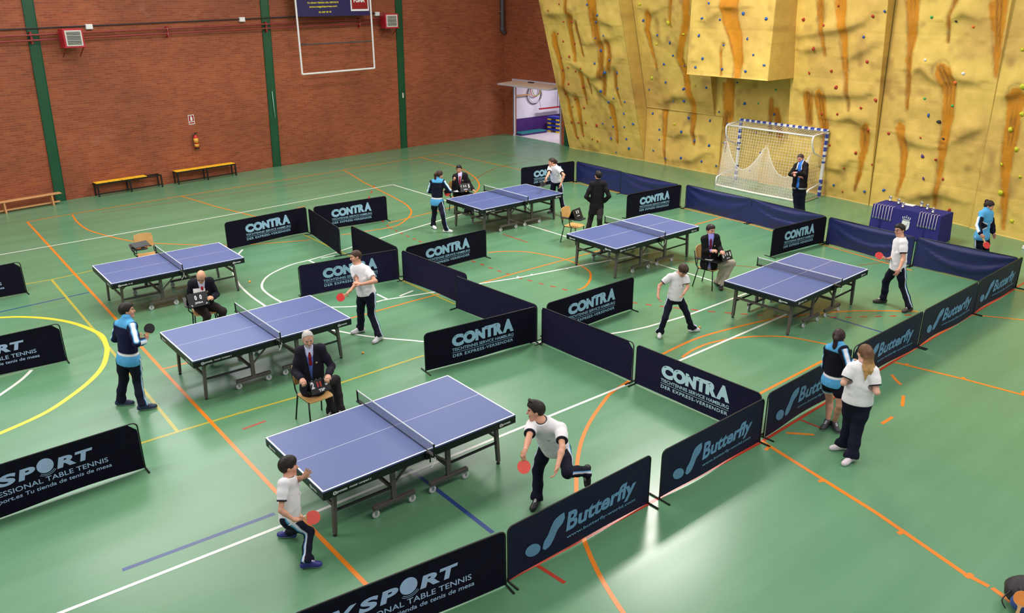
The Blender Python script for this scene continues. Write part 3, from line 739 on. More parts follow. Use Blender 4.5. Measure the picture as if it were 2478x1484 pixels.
for k in range(6):
    rr = random.Random(k); mb = MB()
    ph = [rr.uniform(0, 6.28) for _ in range(4)]
    fn = lambda u, ph=ph: 1 + 0.22 * math.sin(3 * u.x + ph[0]) * math.sin(2.4 * u.y + ph[1]) + 0.15 * math.sin(5 * u.z + ph[2])
    mb.blob((0, 0, 0), (0.05, 0.062 * rr.uniform(0.8, 1.3), 0.05 * rr.uniform(0.8, 1.2)), n=9, m=6, fn=fn)
    mb.lathe([(0.014, 0), (0.014, 0.006)], (-0.05, 0, 0), n=8, R=Matrix.Rotation(-math.pi / 2, 3, 'Y'))   # the bolt head
    hold_meshes.append(mb)
hm = {}
hi = 0
for nm, col, pts in HOLDS:
    for (y, z) in pts:
        k = hi % 6; hi += 1
        if (k, col) not in hm: hm[k, col] = hold_meshes[k].mesh('climbing_hold', HOLD_COL[col], True)
        po, fx = PANEL_OBJ[nm]
        r_, _ = relief(nm, np.array([[y]]), np.array([[z]]))
        o = link('climbing_hold', hm[k, col], po)
        o.location = (float(fx(y, z)) - float(r_[0, 0]) - 0.012 - 18.8, y - 8.0, z)
        sx = 0.66 * random.uniform(0.75, 1.2) * (1.3 if (col in 'y' or random.random() < 0.12) else 1); o.scale = (sx, sx, sx); o.rotation_euler = (random.uniform(-3, 3), 0, 0)

# ================================================================ table-tennis tables
M_TOP = mat('blue_table_top', rgb(80, 95, 146), 0.38, spec=0.4, var=0.03, scale=3)
M_TLINE = mat('white_table_line', rgb(228, 230, 236), 0.4)
M_APRON = mat('black_apron', rgb(17, 22, 22), 0.4, spec=0.4)
M_PRINTW = mat('white_print', rgb(210, 212, 216), 0.5)
M_NETTAPE = mat('net_tape', rgb(224, 226, 232), 0.6)
M_RUBBER = mat('castor_rubber', rgb(206, 202, 208), 0.5)
def net_material():
    m = bpy.data.materials.new('net_mesh_cloth'); m.use_nodes = True
    nt = m.node_tree; N = nt.nodes; Lk = nt.links; p = N['Principled BSDF']
    p.inputs['Base Color'].default_value = rgb(30, 34, 52); p.inputs['Roughness'].default_value = 0.8
    tc = N.new('ShaderNodeTexCoord')
    sep = N.new('ShaderNodeSeparateXYZ'); Lk.new(tc.outputs['Object'], sep.inputs[0])
    outs = []
    for ax in ('Y', 'Z'):
        f = N.new('ShaderNodeMath'); f.operation = 'MULTIPLY'; f.inputs[1].default_value = 1 / 0.0125; Lk.new(sep.outputs[ax], f.inputs[0])
        fr = N.new('ShaderNodeMath'); fr.operation = 'FRACT'; Lk.new(f.outputs[0], fr.inputs[0])
        g = N.new('ShaderNodeMath'); g.operation = 'LESS_THAN'; g.inputs[1].default_value = 0.24; Lk.new(fr.outputs[0], g.inputs[0]); outs.append(g)
    mx = N.new('ShaderNodeMath'); mx.operation = 'MAXIMUM'; Lk.new(outs[0].outputs[0], mx.inputs[0]); Lk.new(outs[1].outputs[0], mx.inputs[1])
    Lk.new(mx.outputs[0], p.inputs['Alpha'])
    return m
M_NET = net_material()
def lettering_mb(mb, V, F, frame, lift, mi):
    mb.add([frame @ Vector((x, y, lift)) for x, y in V], F, mi)
def frame_from(o, xdir, ydir):
    x = Vector(xdir).normalized(); y = Vector(ydir).normalized(); z = x.cross(y)
    return Matrix(((x.x, y.x, z.x, o[0]), (x.y, y.y, z.y, o[1]), (x.z, y.z, z.z, o[2]), (0, 0, 0, 1)))
def brand_mark(mb, fr, x0, h, extra=None, long=False):
    """round S mark and the maker's lettering printed on the apron"""
    V, F = disc2d(x0 + h * 0.42, h * 0.35, h * 0.5, h * 0.5, n=20); lettering_mb(mb, V, F, fr, 0.0012, 1)
    V, F = text_box('S', x0 + h * 0.22, x0 + h * 0.62, h * 0.05, h * 0.68, 0.02); lettering_mb(mb, V, F, fr, 0.002, 0)
    V, F = text_box('poneta', x0 + h * 0.98, x0 + h * 3.5, -h * 0.08, h * 0.72, 0.03); lettering_mb(mb, V, F, fr, 0.0012, 1)
    if extra == 'long': V, F = text_box('master compact s', x0 + h * 4.0, x0 + h * 9.6, 0, h * 0.66, 0.02, 0.2); lettering_mb(mb, V, F, fr, 0.0012, 1)
    if extra == 'short': V, F = text_box('7-13', x0 + h * 3.9, x0 + h * 5.5, 0.005, h * 0.66, 0.03); lettering_mb(mb, V, F, fr, 0.0012, 1)
def make_table(label, extra):
    t = thing('table_tennis_table', label, 'table', group='table tennis tables in two rows')
    for s in (-1, 1):                       # two halves with a thin gap under the net
        mb = MB(); mb.rbox((s * 0.687, 0, 0.748), (1.366, 1.525, 0.022), 0.004, 0)
        zt = 0.7596
        for (cx, cy, dx, dy) in ((s * 0.687, 0.7525, 1.366, 0.02), (s * 0.687, -0.7525, 1.366, 0.02), (s * 1.36, 0, 0.02, 1.525), (s * 0.687, 0, 1.366, 0.005)):
            mb.add([(cx - dx / 2, cy - dy / 2, zt), (cx + dx / 2, cy - dy / 2, zt), (cx + dx / 2, cy + dy / 2, zt), (cx - dx / 2, cy + dy / 2, zt)], [(0, 1, 2, 3)], 1)
        mb.build('table_top_half', [M_TOP, M_TLINE], t)
        mb = MB()
        mb.box((s * 0.687, 0.7475, 0.69), (1.366, 0.03, 0.096)); mb.box((s * 0.687, -0.7475, 0.69), (1.366, 0.03, 0.096)); mb.box((s * 1.355, 0, 0.69), (0.03, 1.465, 0.096)); mb.box((s * 0.02, 0, 0.70), (0.03, 1.465, 0.07))
        fr = frame_from((s * 0.687, -0.7625, 0.667), (1, 0, 0), (0, 0, 1))
        if s < 0: brand_mark(mb, fr, -0.56, 0.05, extra)
        else: brand_mark(mb, fr, 0.42, 0.05)
        if s < 0:
            fr = frame_from((-1.37, 0, 0.667), (0, -1, 0), (0, 0, 1)); brand_mark(mb, fr, 0.44, 0.05)
            if extra == 'long': brand_mark(mb, fr, -0.66, 0.05)
        mb.build('apron', [M_APRON, M_PRINTW], t)
        for y in (-0.6, 0.6):
            mb = MB(); mb.add([(s * 1.16 + a * 0.022, y + b * 0.03, 0.655) for a, b in ((-1, -1), (1, -1), (1, 1), (-1, 1))] + [(s * 1.2 + a * 0.02, y + b * 0.026, 0.04) for a, b in ((-1, -1), (1, -1), (1, 1), (-1, 1))], [(0, 1, 2, 3), (7, 6, 5, 4), (0, 4, 5, 1), (1, 5, 6, 2), (2, 6, 7, 3), (3, 7, 4, 0)])
            lg = mb.build('leg', M_GREYSTEEL, t)
            mb = MB(); mb.lathe([(0.024, 0), (0.026, 0.012), (0.016, 0.03), (0.012, 0.045)], (s * 1.2, y, 0.0), 12); mb.build('levelling_foot', M_BLACK, lg)
            mb = MB(); mb.tube([(s * 1.0, y, 0.655), (s * 1.175, y, 0.54)], 0.014, 8); mb.build('brace', M_GREYSTEEL, t)
            mb = MB(); mb.tube([(s * 1.19, y, 0.34), (s * 0.41, y, 0.33)], 0.018, 8); mb.build('strut', M_BLACK, t)
            # inner post on its wheeled beam
            mb = MB(); mb.box((s * 0.4, y, 0.41), (0.06, 0.04, 0.5)); mb.build('inner_post', M_GREYSTEEL, t)
            mb = MB(); mb.rbox((s * 0.4, y, 0.14), (0.58, 0.06, 0.05), 0.006); bm_ = mb.build('wheel_beam', M_GREYSTEEL, t)
            for xw in (0.15, 0.66):
                mb = MB(); mb.lathe([(0.03, -0.014), (0.044, -0.012), (0.05, -0.005), (0.05, 0.005), (0.044, 0.012), (0.03, 0.014)], (s * xw, y - 0.005, 0.05), 18, R=Matrix.Rotation(math.pi / 2, 3, 'X'))
                mb.build('castor_wheel', M_RUBBER, bm_)
                mb = MB()
                for e in (-0.019, 0.019): mb.add([(s * xw - 0.012, y - 0.005 + e, 0.045), (s * xw + 0.012, y - 0.005 + e, 0.045), (s * xw + 0.022, y - 0.005 + e, 0.112), (s * xw - 0.022, y - 0.005 + e, 0.112)], [(0, 1, 2, 3)])
                mb.box((s * xw, y - 0.005, 0.112), (0.07, 0.045, 0.006)); mb.build('castor_fork', M_CHROME, bm_)
            mb = MB(); mb.tube([(s * 0.05, y, 0.66), (s * 0.4, y, 0.36)], 0.016, 8); mb.build('fold_arm', M_GREYSTEEL, t)
        mb = MB(); mb.box((s * 1.185, 0, 0.42), (0.03, 1.16, 0.04)); mb.build('end_crossbar', M_GREYSTEEL, t)
        mb = MB(); mb.box((s * 0.4, 0, 0.3), (0.035, 1.16, 0.04)); mb.build('inner_crossbar', M_GREYSTEEL, t)
    # net
    n = bpy.data.objects.new('net_set', None); COL.objects.link(n); n.parent = t
    mb = MB(); mb.add([(0, -0.9, 0.766), (0, 0.9, 0.766), (0, 0.9, 0.905), (0, -0.9, 0.905)], [(0, 1, 2, 3)]); mb.build('net_mesh', M_NET, n)
    mb = MB(); mb.box((0, 0, 0.905), (0.008, 1.82, 0.016)); mb.build('net_tape', M_NETTAPE, n)
    mb = MB(); mb.tube([(0, -0.9, 0.768), (0, 0.9, 0.768)], 0.004, 6); mb.build('net_cord', M_BLACK, n)
    for e in (-1, 1):
        mb = MB(); mb.box((0, e * 0.913, 0.83), (0.02, 0.014, 0.165)); mb.box((0, e * 0.84, 0.745), (0.05, 0.16, 0.02)); mb.box((0, e * 0.775, 0.70), (0.07, 0.05, 0.09)); mb.tube([(0.0, e * 0.82, 0.73), (0, e * 0.82, 0.62)], 0.01, 8); mb.build('net_post', M_BLACK, n)
    mb = MB(); mb.tube([(0.0, -0.915, 0.745), (0.01, -0.93, 0.72), (-0.02, -0.935, 0.66), (-0.05, -0.93, 0.62), (-0.04, -0.9, 0.6)], 0.004, 6); mb.build('tension_cord', M_WHITE, n)
    return t
TABLES = [(-0.054, 0.002, -0.08, 1.017, 'long', 'blue table tennis table nearest the camera, between the stooping boy and the lunging player'),
          (-0.014, 4.419, 0.76, 0.992, 'long', 'blue table tennis table with the grey-haired umpire in front of its near edge'),
          (-0.007, 8.99, -0.37, 0.966, 'short', 'blue table tennis table with the bald umpire in front and no players'),
          (9.083, 9.028, 0.38, 1.048, 'short', 'blue table tennis table between the two girls playing at the back'),
          (9.195, 4.354, 0.07, 1.039, 'long', 'blue table tennis table in front of the standing man in the dark suit'),
          (9.218, 0.04, 1.84, 0.996, 'short', 'blue table tennis table beside the umpire in beige trousers')]
_proto = {}
for x, y, a, s, ex, lab in TABLES:
    if ex not in _proto: t = make_table(lab, ex); _proto[ex] = t
    else: t = dup(_proto[ex], lab)
    t.location = (x, y, 0); t.rotation_euler = (0, 0, math.radians(a)); t.scale = (s, s, 1)

# ================================================================ court barriers (surrounds)
M_FAB_BLACK = mat('black_barrier_fabric', rgb(17, 16, 31), 0.85, spec=0.12, var=0.1, scale=8)
M_FAB_NAVY = mat('navy_barrier_fabric', rgb(28, 25, 54), 0.8, spec=0.15, var=0.1, scale=8)
M_FAB_BLUE = mat('blue_barrier_tarpaulin', rgb(35, 40, 90), 0.38, spec=0.4, var=0.08, scale=5)
M_FAB_INK = mat('dark_blue_shiny_fabric', rgb(18, 20, 48), 0.5, spec=0.2, var=0.12, scale=5)
M_PRINT_ICE = mat('ice_blue_print', rgb(150, 190, 216), 0.6, spec=0.3, var=0.1, scale=3)
M_PRINT_STEEL = mat('steel_blue_print', rgb(96, 140, 174), 0.5, spec=0.4, var=0.18, scale=2)
M_PRINT_LAV = mat('pale_blue_print', rgb(168, 190, 226), 0.6, spec=0.3, var=0.05)
BL, BH = 2.28, 0.70
def art_contra():
    S = []
    x = 0.52
    for ch, w, h0, h1 in (('C', 0.23, 0.33, 0.55), ('O', 0.25, 0.335, 0.56), ('N', 0.20, 0.345, 0.555), ('T', 0.19, 0.35, 0.57), ('R', 0.20, 0.35, 0.575), ('A', 0.23, 0.35, 0.60)):
        V, F = text_box(ch, x, x + w, h0, h1, 0.075); S.append((V, F, 1, 0.004)); 
        # small bubble highlight cut into each letter
        V, F = disc2d(x + w * 0.3, h1 - 0.035, 0.028, 0.005, 0.5, 10); S.append((V, F, 0, 0.0055))
        x += w - 0.008
    V, F = text_box('TISCHTENNIS SERVICE HAMBURG', 0.52, 1.78, 0.245, 0.305, 0.012, rise=0.006); S.append((V, F, 1, 0.004))
    S.append(([(0.52, 0.215), (1.78, 0.222), (1.78, 0.229), (0.52, 0.222)], [(0, 1, 2, 3)], 1, 0.004))
    V, F = text_box('DER EXPRESS-VERSENDER', 0.53, 1.77, 0.13, 0.19, 0.02, space=1.15, rise=0.006); S.append((V, F, 1, 0.004))
    return S
def art_butterfly():
    S = []
    V, F = disc2d(0.36, 0.235, 0.115, 0.082, -0.45); S.append((V, F, 1, 0.004))
    # rising swoosh
    V = catmull([(0.50, 0.18), (0.52, 0.27), (0.58, 0.34), (0.62, 0.42), (0.67, 0.49), (0.74, 0.52), (0.82, 0.53)], 4) + catmull([(0.83, 0.45), (0.79, 0.39), (0.72, 0.34), (0.67, 0.25), (0.61, 0.17), (0.54, 0.145)], 4); S.append((V, [tuple(range(len(V)))], 1, 0.004))
    V, F = text_box('B', 0.85, 1.03, 0.25, 0.50, 0.035, 0.15); S.append((V, F, 1, 0.004))
    V, F = text_box('utterfly', 1.04, 2.02, 0.19, 0.47, 0.035, 0.15, rise=0.03); S.append((V, F, 1, 0.004))
    V, F = text_box('www.butterfly-world.com', 0.86, 2.02, 0.125, 0.185, 0.02, rise=0.012); S.append((V, F, 1, 0.004))
    return S
def art_sport():
    S = []
    for ch, x0, x1, sh in (('V', 0.38, 0.62, 0.3), ('S', 0.63, 0.84, 0.15), ('P', 0.85, 1.05, 0.15), ('R', 1.28, 1.50, 0.15), ('T', 1.50, 1.71, 0.15)):
        V, F = text_box(ch, x0, x1, 0.40, 0.55, 0.05, sh); S.append((V, F, 1, 0.004))
    V, F = disc2d(1.16, 0.50, 0.095, 0.10); S.append((V, F, 1, 0.004))
    for k, (r0, r1) in enumerate(((0.115, 0.121), (0.135, 0.141))):
        A = [(-1.0 + 2.0 * j / 10 - math.pi / 2 + 0.2) * 1.0 for j in range(11)]
        A = [-math.pi / 2 + 0.15 + (-0.75 + 1.5 * j / 10) for j in range(11)]
        V = [(1.16 + r1 * math.cos(a), 0.50 + r1 * math.sin(a)) for a in A] + [(1.16 + r0 * math.cos(a), 0.50 + r0 * math.sin(a)) for a in reversed(A)]
        S.append((V, [(j, j + 1, 20 - j, 21 - j) for j in range(10)], 1, 0.004))
    V, F = text_box('PROFESSIONAL TABLE TENNIS', 0.34, 1.86, 0.275, 0.345, 0.008); S.append((V, F, 1, 0.004))
    V, F = text_box('www.vsport.es Tu tienda de tenis de mesa', 0.30, 1.89, 0.165, 0.24, 0.012, 0.1); S.append((V, F, 1, 0.004))
    return S
_art = {}
def art(kind):
    if kind not in _art:
        _art[kind] = [(subdiv2d(V, F, 0.09), mi, lift) for V, F, mi, lift in {'contra': art_contra, 'butterfly': art_butterfly, 'sport': art_sport}[kind]()]
    return _art[kind]
def make_barrier(name, label, group, a, b, kind, fabric, printmat, seed, cut=None, sag=0.0, droop=0.012, flip_foot=False):
    """folding surround: bent tube frame with feet, and a hung fabric panel; kind gives the printing on its right-hand side"""
    a = Vector((a[0], a[1], 0)); b = Vector((b[0], b[1], 0)); d = (b - a); ang = math.atan2(d.y, d.x); L = min(max(d.length, 2.0), 2.5)
    t = thing(name, label, 'barrier', a, ang, group)
    rr = random.Random(seed); ph = [rr.uniform(0, 6.28) for _ in range(6)]
    lo = 0.012
    def disp(u, v):
        q = u / L
        w_ = droop * (math.sin(3.1 * q * 2 + ph[0]) * 0.6 + math.sin(9 * q + 2 * v + ph[1]) * 0.4) * (1 - 0.6 * v / BH)
        if sag > 0:
            for k in range(5):
                depth = (0.1 + 0.15 * k) + 0.05 * math.sin(ph[k])
                yc = BH - 0.02 - depth * 4 * q * (1 - q) - 0.03 * k
                w_ += sag * (1 - 0.12 * k) * math.exp(-((v - yc) / 0.04) ** 2) * math.sin(math.pi * q) ** 0.6 * (1 if k % 2 == 0 else -0.8)
            w_ += sag * 0.9 * math.sin(math.pi * q) * math.sin(math.pi * min(v / BH, 1))
        # tension folds running to the two upper corners
        for cu, sg in ((0.0, 1), (L, -1)):
            du = (u - cu) * sg; dv = BH - v
            r = math.hypot(du, dv)
            if r < 0.9 and r > 0.02:
                th = math.atan2(dv, max(du, 1e-4)); w_ += 0.006 * math.sin(th * 9 + ph[3]) * min(r * 4, 1) * (1 - r / 0.9)
        return w_ if v < BH - 0.012 else w_ * 0.2
    def P(u, v, lift=0.0):
        hem = 0.009 * math.sin(math.pi * u / L * 2 + ph[4]) + 0.012 * math.sin(math.pi * u / L)
        vv = v if v > 0.3 else v + (0.3 - v) / 0.3 * (hem + lo)
        return Vector((u, -disp(u, v) - lift, vv))
    nu, nv = 40, 16
    mb = MB(); V = []; keep = {}
    cs = 0.11
    def us(i, v):
        u0, u1 = 0.012, L - 0.012
        if cut and v > BH - cs:
            k = (v - (BH - cs))
            if 'r' in cut: u1 -= k
            if 'l' in cut: u0 += k
        elif v > BH - 0.06:       # round shoulders of the tube
            k = 0.06 - math.sqrt(max(0.06 ** 2 - (v - (BH - 0.06)) ** 2, 0)); u0 += k; u1 -= k
        return u0 + (u1 - u0) * i / nu
    vsx = [BH * j / (nv - 3) for j in range(nv - 4)] + [BH - 0.06, BH - 0.035, BH - 0.015, BH - 0.004, BH]
    vsx = sorted(set(round(v, 4) for v in vsx)); nv = len(vsx)
    for v in vsx:
        for i in range(nu + 1): V.append(P(us(i, v), v))
    n1 = nu + 1
    F = [(j * n1 + i, j * n1 + i + 1, (j + 1) * n1 + i + 1, (j + 1) * n1 + i) for j in range(nv - 1) for i in range(nu)]
    mb.add(V, F, 0); nf = len(F)
    # back face of the cloth, a little behind
    mb.add([p + Vector((0, 0.004, 0)) for p in V], [tuple(reversed(f)) for f in F], 0)
    if kind:
        for (V2, F2), mi, lift in art(kind):
            mb.add([P(x * L / BL, y, lift) for x, y in V2], F2, mi)
    me = mb.mesh('fabric_panel', [fabric, printmat]); sm = [True] * (2 * nf) + [False] * (len(mb.f) - 2 * nf); me.polygons.foreach_set('use_smooth', sm)
    link('fabric_panel', me, t)
    mb = MB(); R_ = 0.07; pts = [(0, 0.002, 0.02), (0, 0.002, BH - R_)] + [(R_ - R_ * math.cos(k * math.pi / 10), 0.002, BH - R_ + R_ * math.sin(k * math.pi / 10)) for k in range(1, 6)]
    pts += [(L - x, y, z) for x, y, z in reversed(pts)]
    mb.tube(pts, 0.0095, 8); mb.build('tube_frame', M_BLACK, t, smooth=True)
    for u in (0.0, L):
        mb = MB(); mb.tube([(u, -0.17, 0.011), (u, 0.17, 0.011)], 0.011, 8); mb.tube([(u, 0.002, 0.01), (u, 0.002, 0.05)], 0.012, 8); mb.build('foot_bar', M_BLACK, t)
    return t
GB = 'barriers round the playing areas'
def bar(label, a, b, kind, seed, **k):
    fab, pr = {'contra': (M_FAB_BLACK, M_PRINT_ICE), 'butterfly': (M_FAB_INK, M_PRINT_STEEL), 'sport': (M_FAB_BLACK, M_PRINT_LAV), None: (M_FAB_NAVY, M_PRINT_ICE), 'blue': (M_FAB_BLUE, M_PRINT_ICE)}[kind]
    if 'fab' in k: fab = k.pop('fab')
    if 'pr' in k: pr = k.pop('pr')
    return make_barrier('court_barrier', label, GB, a, b, None if kind == 'blue' else kind, fab, pr, seed, **k)
def ext(a, b, Ln=2.28, fix='b'):
    """barrier of full length through two points, held at one of them"""
    a = Vector(a); b = Vector(b); d = (b - a).normalized()
    return (tuple(b - d * Ln), tuple(b)) if fix == 'b' else (tuple(a), tuple(a + d * Ln))
bar('black barrier with large shop lettering, front one at the left picture edge', *ext((-4.27, 2.31), (-2.55, 2.35)), 'sport', 1, cut='r')
bar('black lettered barrier at the left edge inside the yellow circle', *ext((-3.57, 6.85), (-2.55, 6.84)), 'sport', 2, cut='r')
bar('black barrier at the left edge beside the empty end of the farthest left table', *ext((-2.92, 11.2), (-2.4, 11.24)), 'sport', 3, cut='r')
bar('black lettered barrier cut by the bottom edge of the picture', *ext((-0.68, -2.50), (-0.27, -2.55)), 'sport', 4)
bar('dark blue butterfly barrier nearest the camera, in front of the lunging player', (-0.22, -2.53), (2.03, -2.52), 'butterfly', 5, droop=0.02)
bar('dark blue butterfly barrier before the corner of the front court', (2.2, -2.56), (4.35, -2.54), 'butterfly', 6, droop=0.02)
bar('dark blue butterfly barrier partly hidden by the girl in shorts', (4.5, -2.50), (6.84, -2.44), 'butterfly', 7, droop=0.018)
bar('dark blue butterfly barrier just right of the girl with long fair hair', (6.93, -2.43), (9.3, -2.40), 'butterfly', 8, droop=0.018, cut='l')
bar('dark blue butterfly barrier second from the far right corner', (9.36, -2.40), (11.75, -2.35), 'butterfly', 9, droop=0.022, cut='r')
bar('dark blue butterfly barrier at the far right corner', (11.78, -2.34), (14.05, -2.27), 'butterfly', 10, droop=0.02)
# inner dividers
bar('black lettered barrier right of the empty far left table', (2.13, 11.52), (4.4, 11.7), 'contra', 11)
bar('black lettered barrier in the row behind, nearest the white sideline', (4.55, 11.56), (6.7, 11.42), 'contra', 12)
bar('plain dark barrier farthest back in the middle divide', (4.37, 11.49), (4.06, 9.22), None, 13, fab=M_FAB_BLACK)
bar('plain dark barrier just behind the head of the boy in plain white', (4.39, 9.22), (4.29, 6.93), None, 14, fab=M_FAB_BLACK)
bar('navy lettered barrier directly behind the boy in the plain white shirt', (2.0, 7.12), (4.2, 6.8), 'contra', 15, fab=M_FAB_NAVY)
bar('black lettered barrier behind the middle divide, below the girl in the tracksuit jacket', (4.43, 6.79), (6.71, 6.84), 'contra', 16)
bar('plain navy barrier of the middle divide beside the two lettered panels', (4.25, 6.68), (4.37, 4.44), None, 17)
bar('plain navy barrier of the middle divide ending at the front lettered panels', (4.14, 4.5), (4.3, 2.2), None, 18)
bar('black lettered barrier facing the front table, left of the middle divide', (2.0, 2.4), (4.25, 2.16), 'contra', 19)
bar('black lettered barrier left of the boy bowing his head', (4.5, 2.15), (6.8, 2.15), 'contra', 20)
bar('plain navy barrier between the lettered panels and the bright lettered one', (4.3, 2.06), (4.38, -0.08), None, 21, cut='r')
bar('navy barrier with the palest lettering, at the front court corner', (4.37, -0.16), (4.42, -2.44), 'contra', 22, fab=M_FAB_NAVY, pr=mat('bright_ice_print', rgb(196, 226, 238), 0.6, spec=0.3, var=0.04))
# far side
bar('black lettered barrier behind the girl in the white shirt at the back', (12.1, 11.95), (14.22, 11.68), 'contra', 23)
bar('shiny blue tarpaulin barrier at the far back corner', (14.26, 11.6), (14.16, 9.4), 'blue', 24, sag=0.02)
bar('shiny blue tarpaulin barrier left of the gap before the goal', (14.1, 9.4), (14.05, 7.02), 'blue', 25, sag=0.03)
bar('black lettered barrier between the dark-suited man and the goal', (11.92, 7.1), (14.08, 6.95), 'contra', 26)
bar('shiny blue tarpaulin barrier in front of the goal', (14.2, 6.86), (14.16, 4.55), 'blue', 27, sag=0.03)
bar('shiny blue tarpaulin barrier in front of the man with crossed arms', (14.17, 4.62), (13.99, 2.25), 'blue', 28, sag=0.035)
bar('black lettered barrier behind the last right-hand table', (11.94, 2.4), (13.98, 2.22), 'contra', 29)
bar('shiny blue tarpaulin barrier behind the boy with glasses', (13.97, 2.14), (13.8, -0.1), 'blue', 30, sag=0.035)
bar('shiny blue tarpaulin barrier at the far right, before the girl with the hair bun', (13.84, -0.13), (13.9, -2.25), 'blue', 31, sag=0.045)

# ================================================================ chairs
M_TABLET = mat('black_plastic', rgb(24, 24, 27), 0.45)
def make_chair(label, tablet=True):
    """school chair, front towards -y: plywood seat and back on black tube, writing tablet on its right arm"""
    c = thing('writing_chair', label, 'chair', group='plywood chairs beside the tables')
    mb = MB(); nx = 10; V = []
    for k, off in enumerate((0.0, -0.012)):
        for j in range(9):
            for i in range(nx + 1):
                x = -0.2 + 0.4 * i / nx; y = -0.21 + 0.4 * j / 8
                cut = 1 - 0.12 * max(0, (abs(y + 0.01) - 0.16) / 0.05) ** 2
                V.append((x * cut, y, 0.452 + off - 0.012 * math.cos(x * 6) - 0.02 * max(0, (-y - 0.14)) * 5))
    n1 = nx + 1; F = [(j * n1 + i, j * n1 + i + 1, (j + 1) * n1 + i + 1, (j + 1) * n1 + i) for j in range(8) for i in range(nx)]
    o = 9 * n1
    F += [tuple(o + q for q in reversed(f)) for f in F[:8 * nx]]
    rim = [i for i in range(n1)] + [j * n1 + nx for j in range(1, 9)] + [8 * n1 + i for i in range(nx - 1, -1, -1)] + [j * n1 for j in range(7, 0, -1)]
    F += [(rim[i], o + rim[i], o + rim[(i + 1) % len(rim)], rim[(i + 1) % len(rim)]) for i in range(len(rim))]
    mb.add(V, F); mb.build('seat', M_WOOD, c, smooth=False)
    mb = MB(); V = []
    for k, off in enumerate((0.0, 0.012)):
        for j in range(7):
            z = 0.575 + 0.29 * j / 6
            for i in range(nx + 1):
                q = -1 + 2 * i / nx
                hw = 0.2 * (1 if 0 < j < 6 else 0.93)
                crown = 0.02 * (1 - q * q) * (j / 6)
                V.append((q * hw, 0.205 + off + 0.03 * (1 - q * q) + 0.07 * j / 6 * 0.8, z + crown))
    F = [(j * n1 + i, (j + 1) * n1 + i, (j + 1) * n1 + i + 1, j * n1 + i + 1) for j in range(6) for i in range(nx)]
    o = 7 * n1; F += [tuple(o + q for q in reversed(f)) for f in F[:6 * nx]]
    rim = [i for i in range(n1)] + [j * n1 + nx for j in range(1, 7)] + [6 * n1 + i for i in range(nx - 1, -1, -1)] + [j * n1 for j in range(5, 0, -1)]
    F += [(rim[i], rim[(i + 1) % len(rim)], o + rim[(i + 1) % len(rim)], o + rim[i]) for i in range(len(rim))]
    mb.add(V, F); mb.build('backrest', M_WOOD, c)
    for s in (-1, 1):
        mb = MB(); mb.tube([(s * 0.19, -0.17, 0.435), (s * 0.215, -0.21, 0.0)], 0.0125, 10); mb.build('leg', M_BLACK, c, True)
        mb = MB(); mb.tube([(s * 0.19, 0.17, 0.435), (s * 0.215, 0.26, 0.0)], 0.0125, 10); mb.build('leg', M_BLACK, c, True)
        mb = MB(); mb.tube([(s * 0.19, -0.19, 0.43), (s * 0.19, 0.17, 0.43), (s * 0.19, 0.225, 0.5), (s * 0.19, 0.25, 0.62), (s * 0.19, 0.29, 0.8)], 0.0115, 8); mb.build('back_upright', M_BLACK, c, True)
    mb = MB(); mb.tube([(-0.19, -0.15, 0.425), (0.19, -0.15, 0.425)], 0.01, 8); mb.tube([(-0.19, 0.15, 0.425), (0.19, 0.15, 0.425)], 0.01, 8); mb.build('cross_rail', M_BLACK, c)
    if tablet:
        mb = MB(); mb.tube([(-0.21, -0.06, 0.43), (-0.27, -0.05, 0.5), (-0.27, -0.03, 0.655)], 0.011, 8); mb.tube([(-0.21, 0.17, 0.45), (-0.27, 0.17, 0.52), (-0.27, 0.15, 0.66), (-0.27, -0.1, 0.665)], 0.011, 8); mb.build('arm_tube', M_BLACK, c, True)
        mb = MB(); poly = [(-0.33, 0.2), (-0.23, 0.2), (-0.22, -0.02), (-0.02, -0.08), (0.0, -0.34), (-0.05, -0.38), (-0.30, -0.38), (-0.34, -0.3)]
        mb.prism(poly, 0.018, Matrix.Translation((0, 0, 0.672))); mb.build('writing_tablet', M_TABLET, c)
    return c
CH = make_chair('plywood chair under the grey-haired umpire, tablet arm at his side')
CH_N = make_chair('plain plywood chair', tablet=False)
CH_N.location = (-0.17, 2.05, 0); CH_N.rotation_euler = (0, 0, math.radians(2)); CH_N['label'] = 'plywood chair under the grey-haired umpire'
CH.location = (-0.20, 6.52, 0); CH.rotation_euler = (0, 0, math.radians(-12)); CH['label'] = 'plywood chair under the bald umpire'
c3 = dup(CH, 'empty plywood chair behind the far left table, folded scoreboard on its tablet', (0.06, 10.88, 0), math.radians(-8))
c4 = dup(CH, 'plywood chair under the umpire raising his fist', (8.80, 10.86, 0), math.radians(-16))
c5 = dup(CH, 'empty plywood chair with a tent scoreboard, behind the standing dark-suited man', (9.22, 6.42, 0), math.radians(14))
c6 = dup(CH, 'plywood chair under the umpire in beige trousers', (9.10, 2.05, 0), math.radians(10))

